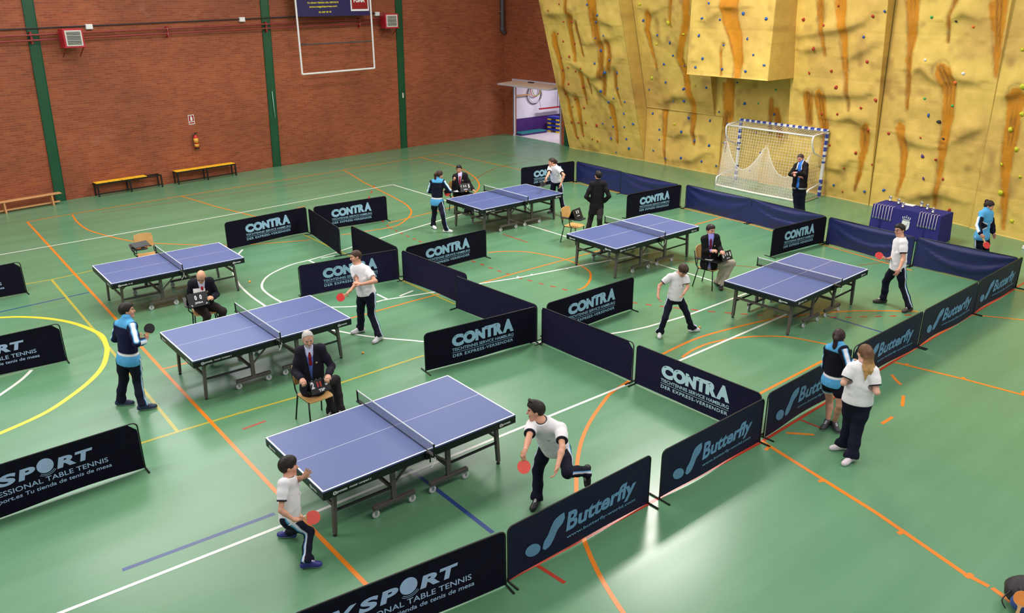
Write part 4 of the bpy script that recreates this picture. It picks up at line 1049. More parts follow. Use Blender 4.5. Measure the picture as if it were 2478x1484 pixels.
# ================================================================ score flippers
M_SCOREBLACK = mat('score_board_black', rgb(22, 22, 25), 0.5)
M_DIGIT = mat('digit_white', rgb(226, 224, 226), 0.5)
M_DIGITRED = mat('digit_red', rgb(206, 52, 40), 0.5)
def make_score(label, loc, rz, w, h, digits, brand, brand_box, tilt=0.42, depth=0.1, small=(), corners=False):
    """tent-shaped flip scoreboard whose front faces -y"""
    s = thing('score_flipper', label, 'scoreboard', loc, rz, 'table tennis scoreboards')
    mb = MB()
    c_, s_ = math.cos(tilt), math.sin(tilt)
    fr = Matrix(((1, 0, 0, 0), (0, s_, -c_, -depth), (0, c_, s_, 0.0), (0, 0, 0, 1)))      # x right, y up the face, z out of the face
    mb.prism([(-w / 2, 0), (w / 2, 0), (w / 2, h), (-w / 2, h)], -0.006, fr)
    y_top, z_top = -depth + h * s_, h * c_
    mb.add([(-w / 2, y_top, z_top), (w / 2, y_top, z_top), (w / 2, y_top + h * s_, 0), (-w / 2, y_top + h * s_, 0)], [(0, 1, 2, 3)])
    mb.add([(-w / 2, y_top + 0.004, z_top), (w / 2, y_top + 0.004, z_top), (w / 2, y_top + h * s_ + 0.004, 0), (-w / 2, y_top + h * s_ + 0.004, 0)], [(3, 2, 1, 0)])
    mb.box((0, y_top / 2 - depth / 2 + h * s_ / 2, 0.004), (w, h * s_ * 2, 0.006))
    b = mb.build('board', M_SCOREBLACK, s)
    for txt, x, y, dw, dh, red in digits:
        mb = MB(); mb.prism([(x - dw * 0.75, y - dh * 0.12), (x + dw * 0.75, y - dh * 0.12), (x + dw * 0.75, y + dh * 1.12), (x - dw * 0.75, y + dh * 1.12)], 0.003, fr @ Matrix.Translation((0, 0, 0.0005)), 0)
        V, F = text_box(txt, x - dw / 2, x + dw / 2, y, y + dh, 0.045); lettering_mb(mb, V, F, fr, 0.0045, 1)
        mb.build('number_card', [M_SCOREBLACK, M_DIGITRED if red else M_DIGIT], s)
    mb = MB(); V, F = text_box(brand, *brand_box, 0.05); lettering_mb(mb, V, F, fr, 0.003, 0)
    if corners:
        for sx in (-1, 1):
            V, F = disc2d(sx * w * 0.36, h * 0.13, w * 0.05, h * 0.035, 0.9 * sx, 12); lettering_mb(mb, V, F, fr, 0.003, 0)
    mb.build('maker_print', M_DIGIT, s)
    for k in range(4):
        mb = MB(); mb.tube([(-w * 0.33 + w * 0.22 * k + 0.008 * math.cos(a), y_top + 0.004 * 0, z_top + 0.008 * math.sin(a)) for a in [6.28 * j / 8 for j in range(8)]], 0.0018, 5, closed=True); mb.build('ring', M_CHROME, s)
    return s
make_score('black scoreboard reading 2, 11 and 5 on the knees of the grey-haired umpire', (-0.25, 1.72, 0.665), math.radians(2), 0.30, 0.2,
           [('2', -0.11, 0.085, 0.05, 0.1, 0), ('1', -0.032, 0.09, 0.022, 0.075, 1), ('1', 0.012, 0.09, 0.022, 0.075, 1), ('5', 0.1, 0.085, 0.05, 0.1, 0)], 'TSP', (-0.04, 0.06, 0.02, 0.06))
make_score('black scoreboard reading 0 0 before the bald umpire', (-0.38, 6.22, 0.692), math.radians(-2), 0.36, 0.25,
           [('0', -0.04, 0.12, 0.04, 0.085, 0), ('0', 0.05, 0.12, 0.04, 0.085, 0)], 'JOOLA', (-0.07, 0.07, 0.045, 0.085), corners=True)
make_score('black scoreboard reading 6 0 0 5 before the umpire raising his fist', (8.76, 10.50, 0.692), math.radians(-8), 0.34, 0.24,
           [('6', -0.12, 0.1, 0.045, 0.1, 0), ('0', -0.04, 0.13, 0.03, 0.065, 0), ('0', 0.02, 0.13, 0.03, 0.065, 0), ('5', 0.12, 0.1, 0.045, 0.1, 0)], 'JOOLA', (-0.06, 0.06, 0.045, 0.085))
make_score('black tent scoreboard reading 0 0 on the tablet of the empty chair', (9.10, 6.22, 0.692), math.radians(14), 0.36, 0.26,
           [('0', -0.035, 0.13, 0.04, 0.09, 0), ('0', 0.045, 0.13, 0.04, 0.09, 0)], 'JOOLA', (-0.06, 0.06, 0.06, 0.09))
make_score('black scoreboard reading 0 1 0 0 before the umpire in beige trousers', (9.13, 1.72, 0.692), math.radians(0), 0.34, 0.2,
           [('0', -0.12, 0.07, 0.05, 0.1, 0), ('1', -0.045, 0.1, 0.025, 0.07, 0), ('0', 0.02, 0.1, 0.04, 0.07, 0), ('0', 0.11, 0.07, 0.05, 0.1, 0)], 'JOOLA', (-0.03, 0.08, 0.03, 0.06))
for lab, loc, r_ in (('white paper held behind the scoreboard of the bald umpire', (-0.30, 6.31, 0.885), (1.25, 0.1, -0.1)), ('white sheet on the tablet of the umpire raising his fist', (8.60, 10.62, 0.694), (0, 0, 0.3)), ('white sheet on the tablet of the umpire in beige trousers', (8.92, 1.92, 0.694), (0, 0, 0.2))):
    mb = MB(); mb.box((0, 0, 0), (0.21, 0.15, 0.003)); o = mb.build('score_sheet', M_WHITE, None); o.location = loc; o.rotation_euler = r_; tag(o, lab, 'paper', 'score sheets of the umpires')
# folded scoreboard lying on the empty far chair
s = thing('score_flipper', 'folded black scoreboard with orange print on the empty far chair', 'scoreboard', (-0.08, 10.72, 0.695), math.radians(10), 'table tennis scoreboards')
mb = MB(); mb.box((0, 0, 0.012), (0.36, 0.24, 0.02)); mb.build('board', M_SCOREBLACK, s)
mb = MB(); mb.box((0, 0.02, 0.055), (0.36, 0.2, 0.012), R=Matrix.Rotation(0.35, 3, 'X')); V, F = text_box('JOOLA', -0.15, -0.03, 0.02, 0.06, 0.04); mb.build('cover_flap', M_SCOREBLACK, s)
mb = MB(); fr = frame_from((0, -0.121, 0.0), (1, 0, 0), (0, 0, 1)); mb2 = MB()
for bx in ((-0.16, -0.06, 0.004, 0.02), (0.02, 0.14, 0.004, 0.02)):
    mb2.prism([(bx[0], bx[2]), (bx[1], bx[2]), (bx[1], bx[3]), (bx[0], bx[3])], 0.002, fr)
mb2.build('maker_print', mat('orange_print', rgb(210, 110, 40), 0.5), s)

# ================================================================ orange balls
M_BALL = mat('orange_ball', rgb(246, 150, 40), 0.45)
def ball(label, loc):
    mb = MB(); mb.blob((0, 0, 0), (0.02, 0.02, 0.02), n=16, m=10); o = mb.build('table_tennis_ball', M_BALL, None, True); o.location = loc
    return tag(o, label, 'ball', 'orange table tennis balls')
ball('orange ball in flight beyond the far left table', (0.50, 5.90, 1.02))
ball('orange ball near the floor right of the grey-haired umpire', (1.561, 3.746, 0.022))
ball('orange ball on the score flipper of the umpire raising his fist', (8.70, 10.34, 0.715))
ball('orange ball touching the white shoe of the boy bowing his head', (7.06, 0.66, 0.022))

# ================================================================ benches along the brick wall
M_YBENCH = mat('yellow_slat', rgb(246, 186, 26), 0.4, var=0.08)
M_PINE = mat('pine_wood', rgb(206, 150, 98), 0.5, var=0.15, scale=6, stretch=(0.6, 8, 8))
def ybench(label, x0, x1, y0, n, total):
    b = thing('bench', label, 'bench', (x0, y0, 0), math.atan2(0.18, 2.0), 'yellow slat benches')
    L = x1 - x0
    sl = L * total / n if total < 1 else L / n
    k = n
    for i in range(k):
        mb = MB(); w_ = (L * total) / k
        for yy in (-0.11, 0.045): mb.rbox((w_ * (i + 0.5), yy + 0.03, 0.435), (w_ - 0.015, 0.135, 0.025), 0.008)
        mb.build('seat_slat', M_YBENCH, b)
    for fx_ in (0.03, L / 2, L - 0.03):
        for yy in (-0.13, 0.13):
            mb = MB(); mb.box((fx_ + 0.02 * (1 if yy < 0 else 0), yy, 0.21), (0.04, 0.04, 0.42)); mb.build('leg', M_BLACK, b)
    mb = MB()
    for yy in (-0.13, 0.13): mb.box((L / 2, yy, 0.4), (L, 0.035, 0.035))
    for fx_ in (0.03, L / 2, L - 0.03): mb.box((fx_, 0, 0.4), (0.035, 0.26, 0.035))
    mb.box((L / 2, -0.12, 0.09), (L, 0.03, 0.03))
    mb.build('bench_frame', M_BLACK, b)
    return b
ybench('yellow slat bench with its right-hand seat board missing, left of the other', 1.12, 3.2, 20.02, 4, 0.78)
ybench('complete yellow slat bench below the fire extinguisher', 3.68, 5.82, 20.22, 4, 1.0)
b = thing('gym_bench', 'low wooden gym bench at the left edge by the green pillar', 'bench', (-2.4, 19.36, 0), math.atan2(0.37, 2.4))
mb = MB(); mb.rbox((0.85, 0, 0.335), (3.3, 0.22, 0.03), 0.006); mb.build('seat', M_PINE, b)
mb = MB(); mb.rbox((0.8, 0.03, 0.075), (3.3, 0.1, 0.035), 0.006); mb.build('balance_beam', M_PINE, b)
for xx in (-0.5, 0.88, 2.2):
    mb = MB(); mb.prism([(-0.12, 0), (0.12, 0), (0.09, 0.32), (-0.09, 0.32)], 0.04, frame_from((xx, 0.0, 0.0), (0, 1, 0), (0, 0, 1))); mb.build('leg', M_PINE, b)

# ================================================================ things on the long brick wall
def wallpt(x, off, z):
    p, d, n = along(x); q = p + n * off; return Vector((q.x, q.y, z)), math.atan2(d.y, d.x)
q, a = wallpt(4.612, 0.004, 1.886)
s = thing('extinguisher_sign', 'small red and white fire extinguisher sign on the brick wall', 'sign', q, a)
mb = MB(); mb.box((0, 0, 0.16), (0.21, 0.006, 0.32)); mb.build('plate', M_WHITE, s)
mb = MB(); mb.box((0, -0.0045, 0.2), (0.17, 0.003, 0.2)); mb.box((0, -0.0045, 0.05), (0.17, 0.003, 0.045)); mb.build('red_field', M_RED, s)
mb = MB(); fr = frame_from((0, -0.0065, 0.1), (1, 0, 0), (0, 0, 1)); mb.prism([(-0.035, 0.02), (0.035, 0.02), (0.035, 0.13), (0.02, 0.155), (-0.02, 0.155), (-0.035, 0.13)], 0.002, fr); mb.prism([(-0.012, 0.155), (0.012, 0.155), (0.012, 0.18), (-0.045, 0.175), (-0.045, 0.165), (-0.012, 0.168)], 0.002, fr); mb.build('pictogram', M_WHITE, s)
q, a = wallpt(4.62, 0.11, 1.07)
s = thing('fire_extinguisher', 'red fire extinguisher with a yellow label hung on the brick wall', 'fire extinguisher', q, a)
mb = MB(); mb.lathe([(0.07, 0), (0.078, 0.02), (0.078, 0.38), (0.06, 0.43), (0.03, 0.45), (0.03, 0.47)], n=24); mb.build('cylinder', mat('extinguisher_red', rgb(186, 34, 28), 0.35), s, True)
mb = MB(); mb.lathe([(0.0795, 0.07), (0.0795, 0.16)], n=24); mb.lathe([(0.0795, 0.2), (0.0795, 0.36)], n=24); mb.build('label_band', mat('extinguisher_label', rgb(222, 160, 60), 0.4, var=0.2, scale=20), s, True)
mb = MB(); mb.lathe([(0.08, -0.004), (0.08, 0.045)], n=24); mb.box((0, 0, 0.5), (0.03, 0.03, 0.06)); mb.box((0.03, 0, 0.535), (0.13, 0.02, 0.012)); mb.box((0.03, 0, 0.51), (0.1, 0.02, 0.01)); mb.build('valve', M_BLACK, s)
mb = MB(); mb.tube(catmull([(-0.01, 0, 0.5), (-0.09, 0.0, 0.47), (-0.12, 0, 0.34), (-0.1, 0, 0.2), (-0.082, -0.02, 0.1)], 6), 0.012, 8); mb.build('hose', mat('hose_rubber', rgb(60, 52, 40), 0.6), s, True)
mb = MB(); mb.box((0, 0.09, 0.4), (0.06, 0.05, 0.08)); mb.build('wall_bracket', M_BLACK, s)
# pipes, cable and boxes
M_PIPE = mat('red_pipe_paint', rgb(134, 44, 40), 0.5)
def pipe(label, x0, x1, z0, z1, off, r, m, name, cat):
    xs = [x for x in np.linspace(x0, x1, 12)]
    mb = MB(); mb.tube([wallpt(x, off, z0 + (z1 - z0) * (x - x0) / (x1 - x0))[0] for x in xs], r, 8)
    return tag(mb.build(name, m, None, True), label, cat)
pipe('upper red heating pipe along the brick wall', -3.5, 12.6, 4.88, 5.13, 0.16, 0.026, M_PIPE, 'heating_pipe', 'pipe')
pipe('lower red heating pipe along the brick wall', -3.5, 12.6, 4.73, 4.99, 0.16, 0.026, M_PIPE, 'heating_pipe', 'pipe')
pipe('dark cable run above the red pipes', -3.5, 12.35, 5.05, 5.34, 0.06, 0.02, mat('dark_cable', rgb(44, 38, 38), 0.6), 'cable_run', 'cable')
for x, z, lab in ((0.18, 4.86, 'red pipe bracket on the first green pillar'), (4.2, 4.9, 'red pipe bracket midway between the two left pillars'), (7.72, 4.96, 'red pipe bracket on the second green pillar'), (11.55, 5.02, 'red pipe bracket behind the banner frame')):
    q, a = wallpt(x, 0.0, z); s = thing('pipe_bracket', lab, 'bracket', q, a, 'brackets of the red pipes')
    mb = MB(); mb.box((0, -0.12, 0), (0.05, 0.06, 0.34)); mb.box((0, -0.05, 0.14), (0.05, 0.1, 0.04)); mb.box((0, -0.05, -0.14), (0.05, 0.1, 0.04)); mb.build('bracket_arm', M_RED, s)
    for zz in (-0.075, 0.075):
        mb = MB(); mb.tube([(-0.02, -0.16 + 0.036 * math.cos(t), zz + 0.036 * math.sin(t)) for t in [k * 0.7854 for k in range(8)]], 0.006, 6, closed=True); mb.build('pipe_clip', M_CHROME, s)
for x, z, lab in ((1.85, 5.12, 'white junction box right of the left heater'), (6.87, 5.22, 'white junction box left of the second pillar'), (12.41, 5.31, 'white junction box right of the banner frame')):
    q, a = wallpt(x, 0.05, z); s = thing('junction_box', lab, 'junction box', q, a, 'white junction boxes on the cable run')
    mb = MB(); mb.rbox((0, 0, 0), (0.2, 0.1, 0.15), 0.012); mb.build('box_body', M_WHITE, s)
    mb = MB(); mb.rbox((0, -0.053, 0), (0.17, 0.008, 0.125), 0.003); mb.build('cover', M_WHITE, s)
# unit heaters
M_LOUVRE = mat('louvre_cream', rgb(206, 198, 192), 0.5)
M_DARKIN = mat('dark_interior', rgb(40, 46, 44), 0.7)
def heater(label, x, z, rot, off):
    q, a = wallpt(x, off, z); s = thing('unit_heater', label, 'heater', q, a + rot, 'red unit heaters on the brick wall')
    mb = MB(); mb.rbox((0, 0, 0), (0.56, 0.44, 0.52), 0.012); mb.rbox((0, 0, -0.255), (0.6, 0.46, 0.03), 0.006); mb.build('casing', mat('heater_red', rgb(172, 26, 42), 0.4), s)
    mb = MB(); mb.box((0, -0.225, 0.0), (0.46, 0.02, 0.44)); mb.build('grille_frame', M_LOUVRE, s)
    mb = MB(); mb.box((0, -0.2365, 0.0), (0.38, 0.004, 0.37)); mb.build('grille_opening', M_DARKIN, s)
    for k in range(8):
        mb = MB(); mb.box((0, -0.247, -0.16 + 0.046 * k), (0.38, 0.03, 0.006 if k not in (2, 5) else 0.012), R=Matrix.Rotation(-0.75, 3, 'X')); mb.build('louvre_blade', M_LOUVRE, s)
    for sx in (-0.24, 0.24):
        mb = MB(); mb.tube([(sx, -0.15, -0.27), (sx, 0.3, -0.54)], 0.018, 6); mb.tube([(sx, -0.2, -0.272), (sx, 0.32, -0.272)], 0.016, 6); mb.build('support_bracket', M_PIPE, s)
    return s
heater('red unit heater left, between the first two green pillars', 1.18, 4.83, -0.03, 0.42)
heater('red unit heater on the third green pillar, right of the banner frame', 12.72, 5.06, -0.15, 0.42)
# rods, drain pipe
q, a = wallpt(7.71, 0.075, 1.79); mb = MB(); mb.tube([(0, 0, 0), (-0.01, 0, 0.95)], 0.014, 8); o = mb.build('shutter_rod', mat('pale_rod', rgb(150, 196, 180), 0.4), None, True); o.location = q; tag(o, 'pale rod fixed upright on the second green pillar', 'rod')
q, a = wallpt(13.42, 0.06, 2.05); mb = MB(); mb.rbox((0, 0, 0.1), (0.06, 0.03, 0.2), 0.006); o = mb.build('switch_plate', M_LOUVRE, None); o.location = q; o.rotation_euler.z = a; tag(o, 'small cream plate on the third green pillar', 'plate')
d = thing('drain_pipe', 'dark grey drain pipe ending high in the brick corner', 'pipe', (18.72, 21.12, 0)); M_DRAIN = mat('grey_pvc', rgb(70, 66, 72), 0.5)
mb = MB(); mb.tube([(0, 0, 8.4), (0, 0, 4.6)] + [(0.0 + 0.16 * (1 - math.cos(t)), 0, 4.6 - 0.16 * math.sin(t)) for t in (0.3, 0.6, 0.9, 1.2, 1.5)], 0.085, 14); mb.build('pipe_body', M_DRAIN, d, True)
mb = MB(); mb.lathe([(0.1, 0), (0.1, 0.1)], (0, 0, 4.55), 16); mb.build('elbow_collar', M_DRAIN, d)
mb = MB(); mb.box((0, 0.08, 5.3), (0.22, 0.12, 0.04)); mb.build('pipe_clip', M_CHROME, d)
# white frame with its sponsor banner
q, a = wallpt(10.3, 0.6, 0.0)
fr_ = thing('backboard_frame', 'white steel backboard frame hung high before the brick wall', 'frame', q, a)
FX0, FX1, FZ0 = -1.61, 1.49, 3.31
mb = MB(); mb.tube([(FX0, 0, FZ0), (FX0, 0, 7.6)], 0.034, 8); mb.build('upright', M_WHITE, fr_); mb = MB(); mb.tube([(FX1, 0, FZ0 + 0.04), (FX1, 0, 7.6)], 0.034, 8); mb.build('upright', M_WHITE, fr_)
mb = MB(); mb.tube([(FX0, 0, FZ0), (FX1, 0, FZ0 + 0.04)], 0.034, 8); mb.build('lower_rail', M_WHITE, fr_)
mb = MB(); mb.tube([(FX0, 0.05, 4.33), (FX1, 0.05, 4.345)], 0.022, 8); mb.build('cross_tube', mat('dark_tube', rgb(70, 66, 66), 0.5), fr_)
for xx in (-1.2, 0.9):
    mb = MB(); mb.tube([(xx, 0.05, 4.335), (xx, 0.6, 4.335)], 0.02, 6); mb.build('wall_stay', M_GREYSTEEL, fr_)
for xx in (FX0, FX1):
    mb = MB(); mb.tube([(xx, 0.02, 6.6), (xx, 0.6, 6.6)], 0.025, 6); mb.build('wall_stay', M_WHITE, fr_)
bn = thing('sponsor_banner', 'dark blue shop banner with yellow lettering inside the white frame', 'banner', q, a)
M_BANNER = mat('navy_banner', rgb(28, 26, 84), 0.3, spec=0.6, var=0.1); M_YTXT = mat('yellow_print', rgb(214, 196, 40), 0.5)
mb = MB(); mb.box((-0.06, 0.03, 6.28), (3.0, 0.02, 2.0)); mb.build('banner_board', M_BANNER, bn)
mb = MB(); fr = frame_from((0, 0.018, 0), (1, 0, 0), (0, 0, 1))
V, F = disc2d(-0.55, 6.05, 0.42, 0.22); lettering_mb(mb, V, F, fr, 0.003, 0)
for t_, x0, x1, z0, z1, ri in (('TU GRAN TIENDA DEL DEPORTE', -1.15, 0.13, 5.705, 5.765, 0.02), ('www.megadeportes.com', -1.08, 0.06, 5.555, 5.64, 0.02), ('C/ MAYOR', -0.95, 0.0, 5.48, 5.515, 0.01), ('95 558 48 45', -0.72, -0.2, 5.39, 5.45, 0.01)):
    if t_.startswith('C/'): continue
    V, F = text_box(t_, x0, x1, z0, z1, 0.03, rise=ri); lettering_mb(mb, V, F, fr, 0.003, 0)
mb.build('yellow_lettering', M_YTXT, bn)
mb = MB(); mb.box((1.02, 0.012, 5.83), (0.78, 0.012, 0.78)); mb.build('logo_border', M_WHITE, bn)
mb = MB(); mb.box((1.02, 0.004, 5.84), (0.68, 0.012, 0.66)); mb.build('logo_field', mat('logo_red', rgb(140, 14, 26), 0.4), bn)
mb = MB(); fr = frame_from((0, -0.003, 0), (1, 0, 0), (0, 0, 1)); V, F = text_box('PUMA', 0.76, 1.24, 5.74, 5.9, 0.05); lettering_mb(mb, V, F, fr, 0.002, 0)
V, F = disc2d(1.24, 5.93, 0.09, 0.028, 0.7, 14); lettering_mb(mb, V, F, fr, 0.002, 0); V, F = disc2d(1.19, 5.87, 0.016, 0.06, -0.25, 10); lettering_mb(mb, V, F, fr, 0.002, 0); mb.build('logo_lettering', M_WHITE, bn)

# ================================================================ inside the storeroom
hp = [mat('hoop_black', rgb(40, 30, 44), 0.5), mat('hoop_red', rgb(176, 60, 40), 0.5), mat('hoop_lime', rgb(150, 170, 50), 0.5), mat('hoop_silver', rgb(190, 180, 190), 0.4)]
for k, (dx, dz, r, mi, lab) in enumerate(((0.0, -0.02, 0.42, 0, 'large dark hoop on the storeroom wall'), (0.05, 0.0, 0.40, 3, 'silvery hoop hung among the others in the storeroom'), (0.0, 0.16, 0.27, 1, 'small red hoop hung in front in the storeroom'), (0.06, 0.18, 0.25, 2, 'small lime hoop hung in front in the storeroom'))):
    mb = MB(); mb.tube([(r * math.cos(t), 0, r * math.sin(t)) for t in [6.2832 * j / 36 for j in range(36)]], 0.016, 8, closed=True); o = mb.build('gym_hoop', hp[mi], None, True); o.location = (20.22 + dx, 20.70 - 0.035 * k, 1.74 + dz); tag(o, lab, 'hoop', 'hoops hung in the storeroom')
o = MB(); o.rbox((0, 0, 0), (0.9, 0.2, 0.04), 0.006); o = o.build('wall_shelf', M_PINE, None); o.location = (19.45, 20.65, 1.75); tag(o, 'short wooden shelf left of the hoops in the storeroom', 'shelf')
s = thing('hanging_rack', 'red hanging rack in the storeroom', 'rack', (20.95, 20.45, 1.08)); mb = MB(); mb.rbox((0, 0, 0), (1.25, 0.12, 0.06), 0.01); mb.build('rail', M_RED, s)
mb = MB(); mb.tube([(-0.55, 0, 0), (-0.55, 0.1, 0.5)], 0.006, 6); mb.build('hanger', M_BLACK, s); mb = MB(); mb.tube([(0.5, 0, 0), (0.5, 0, 1.5)], 0.012, 6); mb.build('hanger', M_BLACK, s)
M_TEAL = mat('teal_mat', rgb(20, 116, 122), 0.6); M_INDIGO = mat('indigo_mat', rgb(60, 40, 110), 0.6)
s = thing('exercise_mat', 'teal topped gym mat along the purple storeroom wall', 'mat', (19.85, 20.5, 0)); mb = MB(); mb.rbox((0, 0, 0.1), (1.55, 0.5, 0.05), 0.015); mb.build('mat_top', M_TEAL, s); mb = MB(); mb.rbox((0, 0, 0.04), (1.55, 0.5, 0.07), 0.015); mb.build('mat_base', M_INDIGO, s)
M_STEPB = mat('step_blue', rgb(28, 40, 150), 0.5); M_STEPY = mat('step_yellow', rgb(222, 186, 40), 0.5)
for k, lab in enumerate(('lowest', 'second', 'third', 'topmost')):
    s = thing('aerobic_step', 'blue step with yellow feet in the storeroom, %s of the stack' % lab, 'step', (21.02, 20.1, 0.18 * k), 0.1, 'stacked steps in the storeroom')
    mb = MB(); mb.rbox((0, 0, 0.13), (0.36, 0.72, 0.1), 0.02); mb.build('step_top', M_STEPB, s)
    for yy in (-0.26, 0.26):
        mb = MB(); mb.rbox((0, yy, 0.04), (0.35, 0.2, 0.08), 0.012); mb.build('step_foot', M_STEPY, s)

# ================================================================ small goal turned to the climbing wall
g = thing('goal', 'white goal with blue bands and a pale net, turned to the climbing wall', 'goal', (18.42, 6.58, 0))
M_GBLUE = mat('goal_blue', rgb(48, 68, 158), 0.4); M_GNET = mat('goal_net_cord', rgb(226, 220, 210), 0.8)
GW, GH = 1.56, 2.06
for s_ in (-1, 1):
    mb = MB(); mb.rbox((0, s_ * GW, GH / 2), (0.08, 0.08, GH), 0.006, 0)
    for k in range(10):
        z = 0.1 + 0.2 * k
        if k in (3, 4): continue
        mb.box((-0.0, s_ * GW, z), (0.084, 0.084, 0.06 if 2 < k < 7 else 0.13), 1)
    mb.build('post', [M_WHITE, M_GBLUE], g)
    mb = MB(); mb.tube([(0, s_ * GW, GH - 0.04), (-0.66, s_ * GW, GH - 0.08)] + [(-0.66 - 0.12 * math.sin(t), s_ * GW, GH - 0.2 + 0.12 * math.cos(t)) for t in (0.5, 1.0, 1.57)] + [(-0.76, s_ * GW, GH - 0.36), (-0.6, s_ * GW, 1.45), (0, s_ * GW, 1.22)], 0.026, 8); mb.build('side_tube', M_WHITE, g, True)
    mb = MB(); mb.tube([(0, s_ * GW, 0.45), (-0.72, s_ * (GW + 0.05), 0.36), (-0.95, s_ * (GW + 0.08), 0.27), (-1.0, s_ * (GW + 0.08), 0.03), (0, s_ * GW, 0.03)], 0.026, 8); mb.build('ground_tube', M_WHITE, g, True)
mb = MB(); mb.rbox((0, 0, GH), (0.08, 2 * GW + 0.08, 0.08), 0.006, 0)
for k in range(15):
    y = -1.5 + 3.0 * k / 14
    mb.box((-0.0, y, GH), (0.084, 0.09, 0.084) if 4 < k < 10 else (0.084, 0.13, 0.084), 1)
mb.build('crossbar', [M_WHITE, M_GBLUE], g)
mb = MB(); mb.tube([(-0.74, -GW, GH - 0.1), (-0.74, GW, GH - 0.1)], 0.026, 8); mb.build('top_rail', M_WHITE, g, True)
mb = MB()
def netp(u, v):     # u along the width, v from the top rail down to the floor
    y = -GW + 2 * GW * u; z = (GH - 0.12) * (1 - v)
    return Vector((-0.74 - 0.22 * v * v - 0.10 * math.sin(math.pi * v) * math.sin(math.pi * u), y, max(z, 0.012)))
NU, NV = 34, 22
for i in range(NU + 1): mb.tube([netp(i / NU, j / 12) for j in range(13)], 0.0034, 3, cap=False)
for j in range(NV + 1): mb.tube([netp(i / 16, j / NV) for i in range(17)], 0.0034, 3, cap=False)
# a second, slack layer hung in scallops
def net2(u, v):
    sc = 0.16 + 0.5 * abs(math.sin(math.pi * (u * 2.0 + 0.05))) ** 0.8
    vv = sc + (1 - sc) * v
    p = netp(u, vv); p.x -= 0.05 + 0.10 * v; return p
for i in range(73): mb.tube([net2(i / 72, j / 8) for j in range(9)], 0.003, 3, cap=False)
for j in range(37): mb.tube([net2(i / 24, j / 36) for i in range(25)], 0.003 if j else 0.012, 3, cap=False)
mb.tube([(netp(i / 16, 1.0) + Vector((-0.08 - 0.1 * math.sin(math.pi * i / 16), 0, 0.02))) for i in range(17)], 0.035, 6)
for s_ in (-1, 1):
    def sp(a, v): return Vector((-0.78 * (1 - a) - 0.14 * v * (1 - a), s_ * GW, max((GH - 0.1) * (1 - v), 0.012)))
    for i in range(9): mb.tube([sp(i / 8, j / 8) for j in range(9)], 0.003, 3, cap=False)
    for j in range(18): mb.tube([sp(i / 4, j / 17) for i in range(5)], 0.003, 3, cap=False)
for i in range(NU + 1): mb.tube([(-0.74, -GW + 2 * GW * i / NU, GH - 0.1), (-0.36, -GW + 2 * GW * i / NU, GH - 0.1), (-0.02, -GW + 2 * GW * i / NU, GH)], 0.003, 3, cap=False)
for j in range(5): mb.tube([(-0.74 + 0.17 * j, -GW, GH - 0.1 + 0.02 * j), (-0.74 + 0.17 * j, GW, GH - 0.1 + 0.02 * j)], 0.003, 3, cap=False)
mb.build('net', M_GNET, g)

# ================================================================ prize table
M_CLOTHBLUE = mat('royal_blue_cloth', rgb(44, 44, 112), 0.85, spec=0.2, var=0.08, scale=12)
AX0, AX1, AY0, AY1, AZ = 15.92, 16.6, 0.28, 2.03, 0.75
t = thing('prize_table', 'trestle table for the prizes under a blue cloth', 'table', (16.26, 1.155, 0))
mb = MB(); mb.box((0, 0, 0.725), (0.6, 1.65, 0.025)); mb.build('table_board', M_PINE, t)
for sx in (-0.25, 0.25):
    for sy in (-0.75, 0.75):
        mb = MB(); mb.box((sx, sy, 0.357), (0.04, 0.04, 0.714)); mb.build('leg', M_BLACK, t)
mb = MB()
per = []
cx, cy, hx, hy = 16.26, 1.155, 0.34, 0.875
def ring_at(z, flare):
    P = []
    for (x0, y0), (x1, y1), n in (((-1, 1), (-1, -1), 60), ((-1, -1), (1, -1), 26), ((1, -1), (1, 1), 60), ((1, 1), (-1, 1), 26)):
        for i in range(n):
            t_ = i / n; x = (x0 + (x1 - x0) * t_); y = (y0 + (y1 - y0) * t_)
            fold = 0.0
            if x0 == x1 == -1:
                for yc in (-0.62, 0.66): fold -= 0.055 * math.exp(-((y - yc) / 0.045) ** 2)
                fold += 0.008 * math.sin(y * 17)
            else: fold += 0.008 * math.sin((x + y) * 15)
            k = flare * (1 + 0)
            P.append((cx + x * (hx + k * (0.035 + fold) if abs(x) > 0.99 else hx + k * 0.03), cy + y * (hy + k * (0.035 + fold) if abs(y) > 0.99 else hy + k * 0.03), z))
    return P
rings = [ring_at(AZ, 0), ring_at(AZ - 0.015, 0.1)] + [ring_at(AZ - 0.015 - 0.72 * k / 8, 0.1 + 0.9 * k / 8) for k in range(1, 9)]
n = len(rings[0]); V = [p for r in rings for p in r]
F = [tuple(reversed(range(n)))] + [(i * n + k, i * n + (k + 1) % n, (i + 1) * n + (k + 1) % n, (i + 1) * n + k) for i in range(len(rings) - 1) for k in range(n)]
mb.add(V, F, 0)
